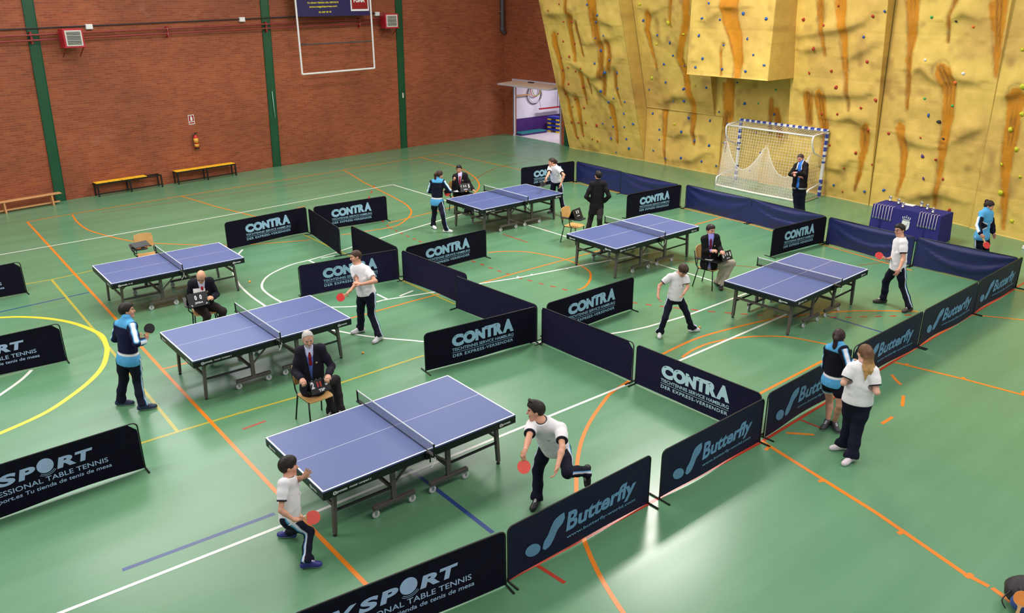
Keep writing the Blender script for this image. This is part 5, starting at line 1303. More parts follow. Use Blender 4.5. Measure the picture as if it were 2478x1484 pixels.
# crest printed on the front: crowned shield
fr = frame_from((15.92 - 0.022, 1.10, 0.28), (0, -1, 0), (0, 0, 1))
shield = [(-0.1, 0.2), (0.1, 0.2), (0.1, 0.05), (0.085, 0.0), (0.05, -0.035), (0.0, -0.055), (-0.05, -0.035), (-0.085, 0.0), (-0.1, 0.05)]
lettering_mb(mb, shield, [tuple(range(len(shield)))], fr, 0.006, 1)
dk = [(0.02, 0.1), (0.045, 0.09), (0.02, -0.02), (-0.02, -0.03), (-0.06, 0.02), (-0.03, 0.06)]
lettering_mb(mb, dk, [tuple(range(len(dk)))], fr, 0.008, 2)
dk = [(0.05, 0.12), (0.065, 0.12), (0.058, 0.17)]; lettering_mb(mb, dk, [(0, 1, 2)], fr, 0.008, 0)
lettering_mb(mb, [(-0.08, 0.215), (0.08, 0.215), (0.09, 0.232), (-0.09, 0.232)], [(0, 1, 2, 3)], fr, 0.006, 1)
for k in range(5):
    q_ = -0.088 + 0.044 * k
    for j in range(3):
        V2, F2 = disc2d(q_ * (1 + 0.06 * j), 0.25 + 0.02 * j + 0.012 * (2 - abs(k - 2)), 0.012, 0.011, n=8); lettering_mb(mb, V2, F2, fr, 0.006, 1)
V2, F2 = disc2d(0, 0.325, 0.008, 0.02, n=8); lettering_mb(mb, V2, F2, fr, 0.006, 1)
o = mb.build('tablecloth', [M_CLOTHBLUE, M_WHITE, mat('crest_grey', rgb(140, 140, 150), 0.7)], None)
tag(o, 'royal blue cloth with a white crowned crest over the prize table', 'tablecloth')
# medals hung over the front edge by their ribbons
M_RIB = mat('white_red_ribbon', rgb(214, 196, 204), 0.7); M_MEDAL = mat('silver_medal', rgb(190, 190, 198), 0.25, 0.9)
ML = [(1.975 - 0.078 * k, 'left') for k in range(7)] + [(0.79 - 0.072 * k, 'right') for k in range(7)]
mproto = None
ORD = ['outermost left', 'second from the left', 'third from the left', 'middle one', 'third from the right', 'second from the right', 'outermost right']
for k, (y, side) in enumerate(ML):
    lab = 'medal on pale ribbon over the table edge, %s in the %s bunch' % (ORD[k % 7], side)
    if mproto is None:
        mproto = thing('medal', lab, 'medal', (0, 0, 0), 0, 'medals hung over the prize table')
        mb = MB(); mb.box((0.045, 0, 0.757), (0.12, 0.012, 0.003)); mb.add([(-0.019, -0.006, 0.757), (-0.019, 0.006, 0.757), (-0.05, 0.004, 0.44), (-0.05, -0.004, 0.44)], [(0, 1, 2, 3)]); mb.add([(-0.02, 0.008, 0.757), (-0.02, 0.012, 0.757), (-0.051, 0.005, 0.44), (-0.051, 0.001, 0.44)], [(0, 1, 2, 3)]); mb.build('ribbon', M_RIB, mproto)
        mb = MB(); mb.lathe([(0.022, -0.002), (0.025, 0.0), (0.022, 0.002)], (-0.052, 0, 0.415), 16, R=Matrix.Rotation(math.pi / 2, 3, 'Y')); mb.build('disc', M_MEDAL, mproto)
        m_ = mproto
    else: m_ = dup(mproto, lab)
    m_.location = (15.93, y, 0); m_.rotation_euler = (0, 0, 0); m_.scale = (1, 1, 1)
TR = [(16.50, 1.88, 'trophy at the far left corner of the prize table'), (16.36, 1.58, 'trophy second from the left on the prize table'), (16.08, 1.33, 'bronze-toned small trophy left of the white paper'), (16.50, 1.05, 'trophy just right of the white paper'), (16.33, 0.82, 'trophy between the two right-hand ones on the prize table'), (16.10, 0.57, 'trophy nearest the front on the right half of the prize table')]
tp = None
for x, y, lab in TR:
    if tp is None:
        tp = thing('trophy', lab, 'trophy', (x, y, AZ), 0, 'trophies on the prize table')
        mb = MB(); mb.lathe([(0.032, 0), (0.032, 0.012), (0.024, 0.016)], n=14); mb.build('base', M_BLACK, tp)
        mb = MB(); mb.lathe([(0.02, 0.016), (0.022, 0.03), (0.014, 0.045), (0.012, 0.06)], n=14); mb.build('plinth', M_WHITE, tp)
        mb = MB(); mb.tube([(0, 0.034 * math.cos(t_), 0.094 + 0.036 * math.sin(t_)) for t_ in [6.2832 * j / 18 for j in range(18)]], 0.007, 6, closed=True); mb.blob((0, 0, 0.094), (0.008, 0.022, 0.024)); mb.build('emblem', M_CHROME, tp, True); t_ = tp
    else: t_ = dup(tp, lab, (x, y, AZ))
    t_.location = (x, y, AZ); t_.scale = (1.25, 1.25, 1.15)
mb = MB(); mb.box((0, 0, 0.003), (0.22, 0.3, 0.004)); o = mb.build('paper_sheet', M_WHITE, None); o.location = (16.50, 1.37, AZ + 0.002); o.rotation_euler.z = 0.05; tag(o, 'white sheets of paper on the prize table', 'paper')

# ================================================================ bag in the lower right corner
bp = thing('backpack', 'dark backpack with blue panels on the floor in the lower right corner', 'backpack', (3.72, -6.34, 0), 0.5)
M_BAG = mat('charcoal_nylon', rgb(38, 30, 34), 0.6, var=0.2, scale=14, bump=0.3, bscale=20); M_BAGBLUE = mat('blue_nylon', rgb(66, 88, 160), 0.6, var=0.1)
fn = lambda u: 1 + 0.08 * math.sin(5 * u.x + 1) * math.sin(4 * u.y)
mb = MB(); mb.blob((0.0, 0.1, 0.17), (0.2, 0.27, 0.17), fn=fn, n=22, m=14); mb.build('bag_body', M_BAG, bp, True)
mb = MB(); mb.blob((-0.02, -0.02, 0.16), (0.17, 0.19, 0.185), fn=fn, n=18, m=12); mb.build('blue_panel', M_BAGBLUE, bp, True)
mb = MB(); mb.blob((-0.13, 0.2, 0.13), (0.09, 0.12, 0.11), fn=fn, n=16, m=10); mb.build('side_pocket', M_BAGBLUE, bp, True)
mb = MB(); mb.tube(catmull([(-0.1, 0.25, 0.28), (-0.24, 0.18, 0.2), (-0.27, 0.02, 0.12), (-0.2, -0.1, 0.06)], 6), 0.022, 6); mb.build('shoulder_strap', M_BAG, bp, True)
mb = MB(); mb.tube(catmull([(-0.1, 0.32, 0.22), (-0.2, 0.4, 0.16), (-0.22, 0.36, 0.08)], 6), 0.007, 6); mb.build('webbing_strap', M_BAG, bp, True)
mb = MB(); mb.blob((-0.2, -0.16, 0.07), (0.1, 0.12, 0.07), n=14, m=8); mb.build('front_flap', M_BAGBLUE, bp, True)
mb = MB(); mb.tube([(-0.14, -0.06, 0.03), (-0.33, 0.02, 0.02)], 0.018, 6); mb.build('loose_strap', mat('taupe_strap', rgb(120, 100, 98), 0.7), bp)
# white object at the right edge: a trainer on the floor
sh = thing('trainer', 'white trainer at the right picture edge before the climbing wall', 'shoe', (17.36, -1.32, 0), 2.4)
mb = MB(); mb.rbox((0, 0, 0.018), (0.28, 0.1, 0.035), 0.016); mb.build('sole', M_WHITE, sh)
mb = MB(); mb.blob((0.03, 0, 0.06), (0.12, 0.048, 0.05), n=14, m=8); mb.blob((-0.06, 0, 0.08), (0.07, 0.046, 0.065), n=14, m=8); mb.build('upper', M_WHITE, sh, True)

# ================================================================ people: bodies and clothes grown as smooth blended volumes
def V3(p): return np.array(p, float)
def unit(v):
    v = V3(v); return v / max(np.linalg.norm(v), 1e-9)
class Field:
    """signed distance grid in which tapered limbs and ellipsoids are blended together"""
    def __init__(s, lo, hi, h):
        s.h = h; s.o = V3(lo) - 3 * h; n = np.ceil((V3(hi) - V3(lo)) / h).astype(int) + 7
        s.ax = [s.o[i] + h * np.arange(n[i]) for i in range(3)]; s.F = np.full(n, 0.5, np.float32)
    def _sub(s, lo, hi):
        sl = []
        for i in range(3):
            a = int(max(np.floor((lo[i] - s.o[i]) / s.h), 0)); b = int(min(np.ceil((hi[i] - s.o[i]) / s.h) + 1, s.F.shape[i])); sl.append(slice(a, max(b, a)))
        X = s.ax[0][sl[0]][:, None, None]; Y = s.ax[1][sl[1]][None, :, None]; Z = s.ax[2][sl[2]][None, None, :]
        return tuple(sl), X, Y, Z
    def _mix(s, sl, d, k, sub=False):
        A = s.F[sl]
        if A.size == 0: return
        if sub:
            d = -d
            if k > 0:
                q = np.maximum(k - np.abs(A - d), 0) / k; s.F[sl] = np.maximum(A, d) + q * q * k / 4
            else: s.F[sl] = np.maximum(A, d)
        else:
            q = np.maximum(k - np.abs(A - d), 0) / max(k, 1e-6); s.F[sl] = np.minimum(A, d) - q * q * k / 4
    def cone(s, a, b, ra, rb, k=0.03, sub=False):
        a = V3(a); b = V3(b); m = max(ra, rb) + k + 0.03
        sl, X, Y, Z = s._sub(np.minimum(a, b) - m, np.maximum(a, b) + m)
        d = b - a; L2 = d @ d + 1e-12
        t = np.clip(((X - a[0]) * d[0] + (Y - a[1]) * d[1] + (Z - a[2]) * d[2]) / L2, 0, 1)
        D = np.sqrt((X - a[0] - t * d[0]) ** 2 + (Y - a[1] - t * d[1]) ** 2 + (Z - a[2] - t * d[2]) ** 2) - (ra + (rb - ra) * t)
        s._mix(sl, D.astype(np.float32), k, sub)
    def chain(s, P, R, k=0.02):
        for i in range(len(P) - 1): s.cone(P[i], P[i + 1], R[i], R[i + 1], k)
    def ell(s, c, axes, r, k=0.03, sub=False):
        c = V3(c); m = max(r) + k + 0.03
        sl, X, Y, Z = s._sub(c - m, c + m)
        q = [((X - c[0]) * a[0] + (Y - c[1]) * a[1] + (Z - c[2]) * a[2]) for a in axes]
        k0 = np.sqrt(sum((q[i] / r[i]) ** 2 for i in range(3))); k1 = np.sqrt(sum((q[i] / r[i] ** 2) ** 2 for i in range(3))) + 1e-9
        s._mix(sl, (k0 * (k0 - 1) / k1).astype(np.float32), k, sub)
    def clip(s, fn):
        """keep only where fn(X, Y, Z) < 0"""
        X = s.ax[0][:, None, None]; Y = s.ax[1][None, :, None]; Z = s.ax[2][None, None, :]
        s.F = np.maximum(s.F, fn(X, Y, Z).astype(np.float32))
    def nets(s):
        F = s.F; S = F < 0
        n = sum(S[a:S.shape[0] - 1 + a, b:S.shape[1] - 1 + b, c:S.shape[2] - 1 + c].astype(np.int8) for a in (0, 1) for b in (0, 1) for c in (0, 1))
        act = (n > 0) & (n < 8); I = np.argwhere(act); idx = np.full(act.shape, -1, np.int64); idx[act] = np.arange(len(I))
        off = np.array([(a, b, c) for a in (0, 1) for b in (0, 1) for c in (0, 1)])
        val = np.stack([F[I[:, 0] + o[0], I[:, 1] + o[1], I[:, 2] + o[2]] for o in off], 1)
        acc = np.zeros((len(I), 3)); cnt = np.zeros((len(I), 1))
        for a in range(8):
            for b in range(a + 1, 8):
                if np.abs(off[a] - off[b]).sum() != 1: continue
                va, vb = val[:, a], val[:, b]; m = (va < 0) != (vb < 0)
                t = np.where(m, va / np.where(m, va - vb, 1), 0)[:, None]
                acc += np.where(m[:, None], off[a] + t * (off[b] - off[a]), 0); cnt += m[:, None]
        V = s.o + s.h * (I + acc / np.maximum(cnt, 1))
        Q = []
        for ax in range(3):
            u, w = [(1, 2), (2, 0), (0, 1)][ax]
            A = np.moveaxis(S, ax, 0)
            sl = [slice(None)] * 3
            lo = [slice(1, -1)] * 3; hi = [slice(1, -1)] * 3; lo[ax] = slice(0, -1); hi[ax] = slice(1, None)
            M = S[tuple(lo)] != S[tuple(hi)]
            P = np.argwhere(M); base = np.ones(3, int); base[ax] = 0; P = P + base
            if len(P) == 0: continue
            eu = np.zeros(3, int); eu[u] = 1; ew = np.zeros(3, int); ew[w] = 1
            g = lambda p: idx[p[:, 0], p[:, 1], p[:, 2]]
            q = np.stack([g(P - eu - ew), g(P - ew), g(P), g(P - eu)], 1)
            ins = S[P[:, 0], P[:, 1], P[:, 2]]
            q[~ins] = q[~ins][:, ::-1]; Q.append(q)
        Q = np.concatenate(Q); Q = Q[(Q >= 0).all(1)]
        # one light smoothing pass
        for _ in range(2):
            a = np.zeros_like(V); c = np.zeros(len(V))
            for i in range(4):
                j = (i + 1) % 4
                np.add.at(a, Q[:, i], V[Q[:, j]]); np.add.at(c, Q[:, i], 1); np.add.at(a, Q[:, j], V[Q[:, i]]); np.add.at(c, Q[:, j], 1)
            V = V * 0.6 + 0.4 * a / np.maximum(c, 1)[:, None]
        return V, Q
def grown(name, field, material, parent, origin, colfn):
    V, Q = field.nets()
    C = np.ones((len(V), 4), np.float32); C[:, :3] = colfn(V)
    me = bpy.data.meshes.new(name)
    me.vertices.add(len(V)); me.vertices.foreach_set('co', (V - origin).astype(np.float32).ravel())
    me.loops.add(Q.size); me.loops.foreach_set('vertex_index', Q.astype(np.int32).ravel())
    me.polygons.add(len(Q)); me.polygons.foreach_set('loop_start', np.arange(0, Q.size, 4, dtype=np.int32)); me.polygons.foreach_set('use_smooth', np.ones(len(Q), bool))
    me.materials.append(material); me.update(calc_edges=True); me.validate()
    ca = me.color_attributes.new('Col', 'FLOAT_COLOR', 'POINT'); ca.data.foreach_set('color', C.ravel())
    return link(name, me, parent)
def c3(t): return np.array(rgb(*t)[:3])
NAVY = (21, 22, 40); CUFF = (32, 34, 46); WHITE = (232, 228, 230); SKY = (86, 164, 214); BLACKSUIT = (24, 22, 28)
def paint(n, base):
    C = np.empty((n, 3)); C[:] = c3(base); return C
def soft(C, mask, col):
    w = np.clip(np.asarray(mask, float), 0, 1)[:, None]; C[:] = C * (1 - w) + c3(col) * w
def lt(a, b, w): return np.clip((b - a) / w + 0.5, 0, 1)      # soft a < b over a width w

def build_person(label, J, H, f, skin=(208, 150, 122), hair=None, hairstyle='short', top=None, topcol=WHITE, legs='track', legcol=NAVY, shoes=WHITE, sole=(226, 224, 226),
                 girth=1.0, hands=('relax', 'relax'), h=0.0085, glasses=False, shirt=None, tie=None, beard=None, hem=-0.05, hs=1.0, stripe=True, trouser=0.0, thumbs=(None, None), cuffs=True, seated=False, fem=False):
    J = {k: V3(v) for k, v in J.items()}; s = H / 1.72; f = unit(f)
    base = V3((J['pelvis'][0], J['pelvis'][1], 0.0))
    root = thing('person', label, 'person', tuple(base))
    T = unit(J['neck'] - J['pelvis']); left = J['ls'] - J['rs']; left = unit(left - T * (left @ T)); front = np.cross(left, T)
    pl = J['lh'] - J['rh']; pl = unit(pl)
    tl = np.linalg.norm(J['neck'] - J['pelvis'])
    at = lambda q, fr=0.0, sd=0.0: J['pelvis'] + T * q * tl + front * fr + left * sd
    axT = (left, front, T)
    # head frame
    hu = unit(J['head'] - J['neck']) + np.array([0, 0, 0.9]); hu = unit(hu - f * (hu @ f)); hl = np.cross(hu, f); hc = J['head']; axH = (hl, f, hu); k_ = hs
    hp = lambda a, b, c: hc + hl * a * k_ + f * b * k_ + hu * c * k_
    allp = np.array(list(J.values())); lo = allp.min(0) - 0.19; hi = allp.max(0) + 0.19; lo[2] = max(lo[2], -0.012)
    lo = np.minimum(lo, hc - 0.19); hi = np.maximum(hi, hc + 0.19)
    def torso(F, g, sh=0.0):
        F.ell(at(0.70), axT, ((0.150 * girth + g) * s, (0.100 * girth + g) * s, (0.20 + g) * s), 0.05)
        F.ell(at(0.36), axT, ((0.132 * girth + g) * s, (0.098 * girth + g) * s, (0.19 + g) * s), 0.05)
        F.ell(at(0.02), axT, ((0.150 * girth + g) * s, (0.108 * girth + g) * s, (0.13 + g) * s), 0.05)
        for a in 'lr': F.cone(at(0.90, 0, 0), J[a + 's'] + (J['neck'] - J[a + 's']) * 0.16, (0.060 + g) * s, (0.046 + g + sh) * s, 0.05)
        F.cone(at(0.72, 0.0), J['neck'], (0.085 + g) * s, (0.060 + g * 0.8) * s, 0.04)
    # ---------------- body
    B = Field(lo, hi, h)
    torso(B, -0.004)
    B.cone(J['neck'] - T * 0.02, hp(0, -0.018, -0.055), 0.054 * s, 0.050 * s, 0.03)
    B.ell(hp(0, -0.006, 0.024), axH, (0.074 * k_, 0.094 * k_, 0.094 * k_), 0.01)
    B.ell(hp(0, 0.020, -0.040), axH, (0.058 * k_, 0.066 * k_, 0.078 * k_), 0.03)
    B.cone(hp(-0.012, 0.066, -0.098), hp(0.012, 0.066, -0.098), 0.020 * k_, 0.020 * k_, 0.03)
    if not fem: B.cone(hp(-0.028, 0.078, 0.022), hp(0.028, 0.078, 0.022), 0.0115 * k_, 0.0115 * k_, 0.02)
    for e in (-1, 1): B.ell(hp(e * 0.031, 0.094, 0.000), axH, (0.017 * k_, 0.014 * k_, 0.012 * k_), 0.012, sub=True)
    B.cone(hp(0, 0.088, 0.012), hp(0, 0.106 if not fem else 0.102, -0.026), 0.008 * k_, (0.0135 if not fem else 0.0115) * k_, 0.012)
    B.ell(hp(0, 0.086, -0.060), axH, (0.024 * k_, 0.010 * k_, 0.010 * k_), 0.008)
    for e in (-1, 1):
        B.ell(hp(e * 0.074, -0.010, -0.008), axH, (0.011 * k_, 0.022 * k_, 0.034 * k_), 0.008)
        B.ell(hp(e * 0.04, 0.060, -0.028), axH, (0.022 * k_, 0.02 * k_, 0.022 * k_), 0.025)
    bulk = 0.5 + 0.5 * girth
    for a in 'lr':
        S_, E_, W_ = J[a + 's'], J[a + 'e'], J[a + 'w']
        S_ = S_ + (J['neck'] - S_) * (0.22 if top != 'tee' else 0.12)
        B.chain([S_, S_ + (E_ - S_) * 0.5, E_], [0.042 * s * bulk, 0.042 * s * bulk, 0.036 * s * bulk], 0.03)
        B.chain([E_, E_ + (W_ - E_) * 0.3, W_], [0.036 * s * bulk, 0.038 * s * bulk, 0.025 * s], 0.02)
        K_, A_, T_ = J[a + 'k'], J[a + 'a'], J[a + 't']
        B.chain([J[a + 'h'], K_], [0.080 * s * bulk, 0.052 * s * bulk], 0.05)
        calf = K_ + (A_ - K_) * 0.3; fd = unit(T_ - A_); back = -fd
        B.chain([K_, calf + back * 0.012 * s, A_], [0.050 * s * bulk, 0.052 * s * bulk, 0.034 * s], 0.03)
        if A_[2] < 0.13: B.chain([A_, A_ + (T_ - A_) * 0.5, A_ + (T_ - A_) * 0.72], [0.032 * s, 0.022 * s, 0.014 * s], 0.02)
    # hands: palm, four fingers of different length and a thumb from the side of the palm
    grips = {}
    for a, mode, th in (('l', hands[0], thumbs[0]), ('r', hands[1], thumbs[1])):
        W_ = J[a + 'w']; d = unit(J[a + 'hd'] - W_)
        wd = V3(th) if th is not None else front
        wd = wd - d * (wd @ d)
        if np.linalg.norm(wd) < 0.15: wd = T - d * (T @ d)
        wd = unit(wd)
        n = np.cross(d, wd); med = at(0.4) - W_
        if n @ med < 0: n = -n
        q = max(s, 0.86) * 1.0
        B.cone(W_, W_ + d * 0.03 * q, 0.026 * q, 0.026 * q, 0.015)
        for o_ in (-0.024, -0.008, 0.008, 0.024): B.cone(W_ + d * 0.025 * q + wd * o_ * 0.8 * q, W_ + d * 0.082 * q + wd * o_ * 1.15 * q, 0.0165 * q, 0.0135 * q, 0.016)
        curl = {'relax': (0.25, 0.45, 0.4), 'grip': (0.95, 1.25, 0.9), 'open': (0.02, 0.1, 0.1), 'fist': (1.3, 1.5, 1.0), 'half': (0.6, 0.8, 0.6)}[mode]
        rf = max(0.0086 * q, h * 1.02)
        for i, (o_, Ln) in enumerate(((-0.030, 0.062), (-0.010, 0.076), (0.010, 0.080), (0.030, 0.071))):
            spread = {'open': 0.16, 'relax': 0.05}.get(mode, 0.0) * (i - 1.5)
            p = W_ + d * 0.086 * q + wd * o_ * q; ang = 0.0; dirn = unit(d + wd * spread)
            for sg, fr_ in zip(range(3), (0.45, 0.32, 0.23)):
                ang += curl[sg] * (1.0 + 0.06 * (1.5 - i)); dd = dirn * math.cos(ang) + n * math.sin(ang)
                p2 = p + dd * Ln * fr_ * q; B.cone(p, p2, rf * (1 - 0.05 * sg), rf * (0.97 - 0.07 * sg), 0.005); p = p2
        tb = W_ + d * 0.028 * q + wd * 0.03 * q; td = unit(d * 0.75 + wd * (0.75 if mode in ('open', 'relax') else 0.35) + n * (0.35 if mode != 'open' else 0.1))
        t2 = tb + td * 0.034 * q; td2 = unit(td + d * 0.35 + n * (0.5 if mode in ('grip', 'fist') else 0.05) - wd * 0.3)
        B.cone(W_ + d * 0.02 * q + wd * 0.016 * q, tb, 0.017 * q, 0.0135 * q, 0.012); B.cone(tb, t2, 0.0125 * q, 0.011 * q, 0.006); B.cone(t2, t2 + td2 * 0.028 * q, 0.0108 * q, 0.0092 * q, 0.006)
        grips[a] = (W_ + d * 0.066 * q + n * 0.022 * q, d, wd, n)
    def skincol(V):
        C = paint(len(V), skin); R = V - hc; a, b, c = R @ hl / k_, R @ f / k_, R @ hu / k_
        soft(C, (np.hypot(a, c + 0.061) < 0.03) & (np.abs(c + 0.061) < 0.0085) & (b > 0.06), tuple(int(x * y) for x, y in zip(skin, (0.86, 0.66, 0.66))))
        for e in (-1, 1):
            m = (((a - e * 0.031) / 0.014) ** 2 + ((c - 0.001) / 0.0065) ** 2 < 1) & (b > 0.06); soft(C, m * 0.8, (196, 180, 170))
            soft(C, (np.hypot(a - e * 0.031, c - 0.001) < 0.0085) & (b > 0.05), (36, 24, 20))
            if hair is not None: soft(C, (((a - e * 0.031) / 0.022) ** 2 + ((c - 0.0225) / (0.0065 if not fem else 0.0045)) ** 2 < 1) & (b > 0.05), tuple(int(x * 0.9) for x in hair))
        if beard is not None: soft(C, (b > 0.02) & (c < -0.045) & ~((np.abs(a) < 0.022) & (np.abs(c + 0.061) < 0.008)) & (np.abs(a) < 0.05) & (c > -0.125) & ((np.abs(a) > 0.016) | (c < -0.078) | (np.abs(c + 0.046) < 0.006)), beard)
        fl_ = np.clip((b - 0.05) * 10, 0, 1) * np.exp(-((np.abs(a) - 0.04) / 0.02) ** 2 - ((c + 0.03) / 0.025) ** 2)
        C = C * (1 - 0.18 * fl_[:, None] * np.array([0.0, 1.0, 0.9]))
        return C
    grown('body', B, M_SKIN, root, base, skincol)
    # ---------------- hair
    if hair is not None:
        Fh = Field(hc - 0.24 - np.array([0, 0, 0.3 if hairstyle in ('pony', 'long') else 0]), hc + 0.24, max(h * 0.85, 0.0065))
        thick = {'crop': 0.006, 'grey': 0.006}.get(hairstyle, 0.010)
        Fh.ell(hp(0, -0.010, 0.026), axH, ((0.076 + thick) * k_, (0.096 + thick) * k_, (0.094 + thick) * k_), 0.01)
        if hairstyle in ('short', 'mop', 'spiky'): Fh.ell(hp(0, 0.03, 0.075), axH, (0.06 * k_, 0.068 * k_, (0.052 if hairstyle != 'spiky' else 0.066) * k_), 0.03)
        rec = {'grey': 0.03, 'mop': -0.028}.get(hairstyle, 0.0)
        nape = {'crop': -0.055, 'grey': -0.06, 'short': -0.065, 'spiky': -0.06}.get(hairstyle, -0.085)
        def keep(X, Y, Z):
            fb = ((X - hc[0]) * f[0] + (Y - hc[1]) * f[1] + (Z - hc[2]) * f[2]) / k_; cu = ((X - hc[0]) * hu[0] + (Y - hc[1]) * hu[1] + (Z - hc[2]) * hu[2]) / k_
            u0 = np.interp(fb, [-0.12, -0.06, -0.02, 0.012, 0.035, 0.06, 0.10], [nape, nape, -0.03, -0.012, 0.02 + rec, 0.052 + rec, 0.066 + rec])
            return u0 - cu
        Fh.clip(keep)
        if hairstyle == 'pony':
            p0 = hp(0, -0.095, 0.05); p1 = hp(0, -0.135, 0.0); p2 = p1 - np.array([0, 0, 0.11]) - f * 0.0; p3 = p2 - np.array([0, 0, 0.11]) + f * 0.02
            Fh.chain([p0, p1, p2, p3], [0.028, 0.034, 0.030, 0.012], 0.02)
        if hairstyle == 'bun':
            Fh.ell(hp(0, -0.095, 0.075), axH, (0.042, 0.04, 0.04), 0.015)
        if hairstyle == 'long':
            Fh.chain([hp(0, -0.075, 0.03), hp(0, -0.105, -0.06), hp(0.01, -0.135, -0.15), hp(0.015, -0.14, -0.22)], [0.06, 0.05, 0.042, 0.02], 0.02)
            for i, w_ in enumerate((-0.058, -0.035, -0.012, 0.012, 0.036, 0.058)):
                Fh.chain([hp(w_ * 0.9 + 0.012 * math.sin(q * 26 + i * 2.0), -0.075 - 0.085 * min(q * 5, 1) - 0.012 * math.cos(q * 24 + i), 0.02 - q) for q in (0, 0.05, 0.1, 0.15, 0.2, 0.25, 0.29 + 0.02 * (i % 3))], [0.03, 0.03, 0.027, 0.027, 0.024, 0.018, 0.007], 0.008)
        if hairstyle == 'spiky':
            for i in range(9):
                q = -0.05 + 0.0125 * i; Fh.cone(hp(q * 0.8, 0.045 + 0.02 * math.sin(i * 2.1), 0.11), hp(q, 0.07 + 0.015 * math.sin(i * 1.3), 0.145), 0.014, 0.005, 0.01)
        tip = hair if hairstyle != 'long' else (186, 142, 88)
        def hcol(V):
            C = paint(len(V), hair); t = np.clip((-0.02 - (V - hc) @ hu) / 0.12, 0, 1)[:, None]
            return C * (1 - t) + c3(tip) * t
        grown('hair', Fh, M_HAIR, root, base, hcol)
    if glasses:
        mb = MB(); 
        for e in (-1, 1):
            mb.tube([hp(e * 0.032 + 0.021 * math.cos(t), 0.103, 0.0 + 0.015 * math.sin(t)) - base for t in [6.2832 * j / 12 for j in range(12)]], 0.0028, 6, closed=True)
            mb.tube([hp(e * 0.053, 0.100, 0.004) - base, hp(e * 0.079, 0.01, 0.006) - base], 0.0026, 6)
        mb.tube([hp(-0.012, 0.105, 0.003) - base, hp(0.012, 0.105, 0.003) - base], 0.0026, 6)
        mb.build('glasses', M_TABLET, root)
    # ---------------- trousers
    hw = at(hem if top in ('tee', 'jacket') else -0.02)
    if legs in ('track', 'suit'):
        Fl = Field(np.minimum.reduce([J[k] for k in ('pelvis', 'lh', 'rh', 'lk', 'rk', 'la', 'ra')]) - 0.17, np.maximum.reduce([J[k] for k in ('pelvis', 'lh', 'rh', 'lk', 'rk', 'la', 'ra')]) + 0.17 + T * 0.1, h)
        g = 0.012 + trouser
        Fl.ell(at(0.03), axT, ((0.150 * girth + g) * s, (0.108 * girth + g) * s, (0.15 + g) * s), 0.03)
        for a in 'lr':
            K_, A_ = J[a + 'k'], J[a + 'a']; end = A_ - (K_ - A_) * 0.06; fd = unit(J[a + 't'] - A_)
            Fl.chain([J[a + 'h'], J[a + 'h'] + (K_ - J[a + 'h']) * 0.5, K_], [0.094 * s * bulk + trouser, 0.084 * s * bulk + trouser, 0.070 * s * bulk + trouser], 0.04)
            Fl.chain([K_, K_ + (end - K_) * 0.5 - fd * 0.008, end], [0.070 * s * bulk + trouser, 0.066 * s * bulk + trouser, 0.063 * s + trouser], 0.03)
            # folds of cloth above the shoe and behind the knee
            for w_, q in ((0.93, 0.010), (0.83, 0.004)):
                p = K_ + (end - K_) * w_ if w_ > 0 else K_ + (J[a + 'h'] - K_) * (-w_)
                Fl.cone(p - pl * 0.035, p + pl * 0.035 + fd * 0.03, 0.046 * s + q + trouser, 0.04 * s + q + trouser, 0.02)
        cut = at(-0.02 if top == 'blouson' else 0.22 if not seated else 0.2)
        Fl.clip(lambda X, Y, Z: (X - cut[0]) * T[0] + (Y - cut[1]) * T[1] + (Z - cut[2]) * T[2])
        for a in 'lr':
            A_ = J[a + 'a']; ad = unit(A_ - J[a + 'k']); p = A_ + ad * 0.022
            Fl.clip(lambda X, Y, Z: np.minimum((X - p[0]) * ad[0] + (Y - p[1]) * ad[1] + (Z - p[2]) * ad[2], 0.13 - np.sqrt((X - p[0]) ** 2 + (Y - p[1]) ** 2 + (Z - p[2]) ** 2)) if True else 0)
        def lcol(V):
            C = paint(len(V), legcol)
            if legs == 'track' and stripe:
                best = np.full(len(V), 9.0); ang = np.zeros(len(V)); 
                for a, sg in (('l', 1), ('r', -1)):
                    for P0, P1 in ((J[a + 'h'] + T * 0.1, J[a + 'k']), (J[a + 'k'], J[a + 'a'])):
                        ax = unit(P1 - P0); t = np.clip((V - P0) @ ax, 0, np.linalg.norm(P1 - P0)); R = V - P0 - t[:, None] * ax; dist = np.linalg.norm(R, axis=1)
                        ou = pl * sg; ou = unit(ou - ax * (ou @ ax)); fw_ = np.cross(ou, ax) * sg
                        th = np.arctan2(R @ fw_, R @ ou); m = dist < best; best[m] = dist[m]; ang[m] = th[m]
                soft(C, lt(np.abs(ang - 0.24), 0.09, 0.1), SKY); soft(C, lt(np.abs(ang - 0.02), 0.15, 0.1), (214, 218, 232))
            return C
        grown('trousers', Fl, M_CLOTH, root, base, lcol)
    elif legs == 'shorts':
        Fl = Field(np.minimum.reduce([J[k] for k in ('pelvis', 'lh', 'rh', 'lk', 'rk')]) - 0.17, np.maximum.reduce([J[k] for k in ('pelvis', 'lh', 'rh', 'lk', 'rk')]) + 0.17, h)
        Fl.ell(at(0.03), axT, (0.165 * s, 0.122 * s, 0.15 * s), 0.03)
        for a in 'lr': Fl.cone(J[a + 'h'], J[a + 'h'] + (J[a + 'k'] - J[a + 'h']) * 0.42, 0.10 * s, 0.098 * s, 0.04)
        for a in 'lr':
            ad = unit(J[a + 'k'] - J[a + 'h']); p = J[a + 'h'] + (J[a + 'k'] - J[a + 'h']) * 0.44
        zc = (J['lh'][2] + (J['lk'][2] - J['lh'][2]) * 0.46)
        Fl.clip(lambda X, Y, Z: zc - Z + 0 * X + 0 * Y)
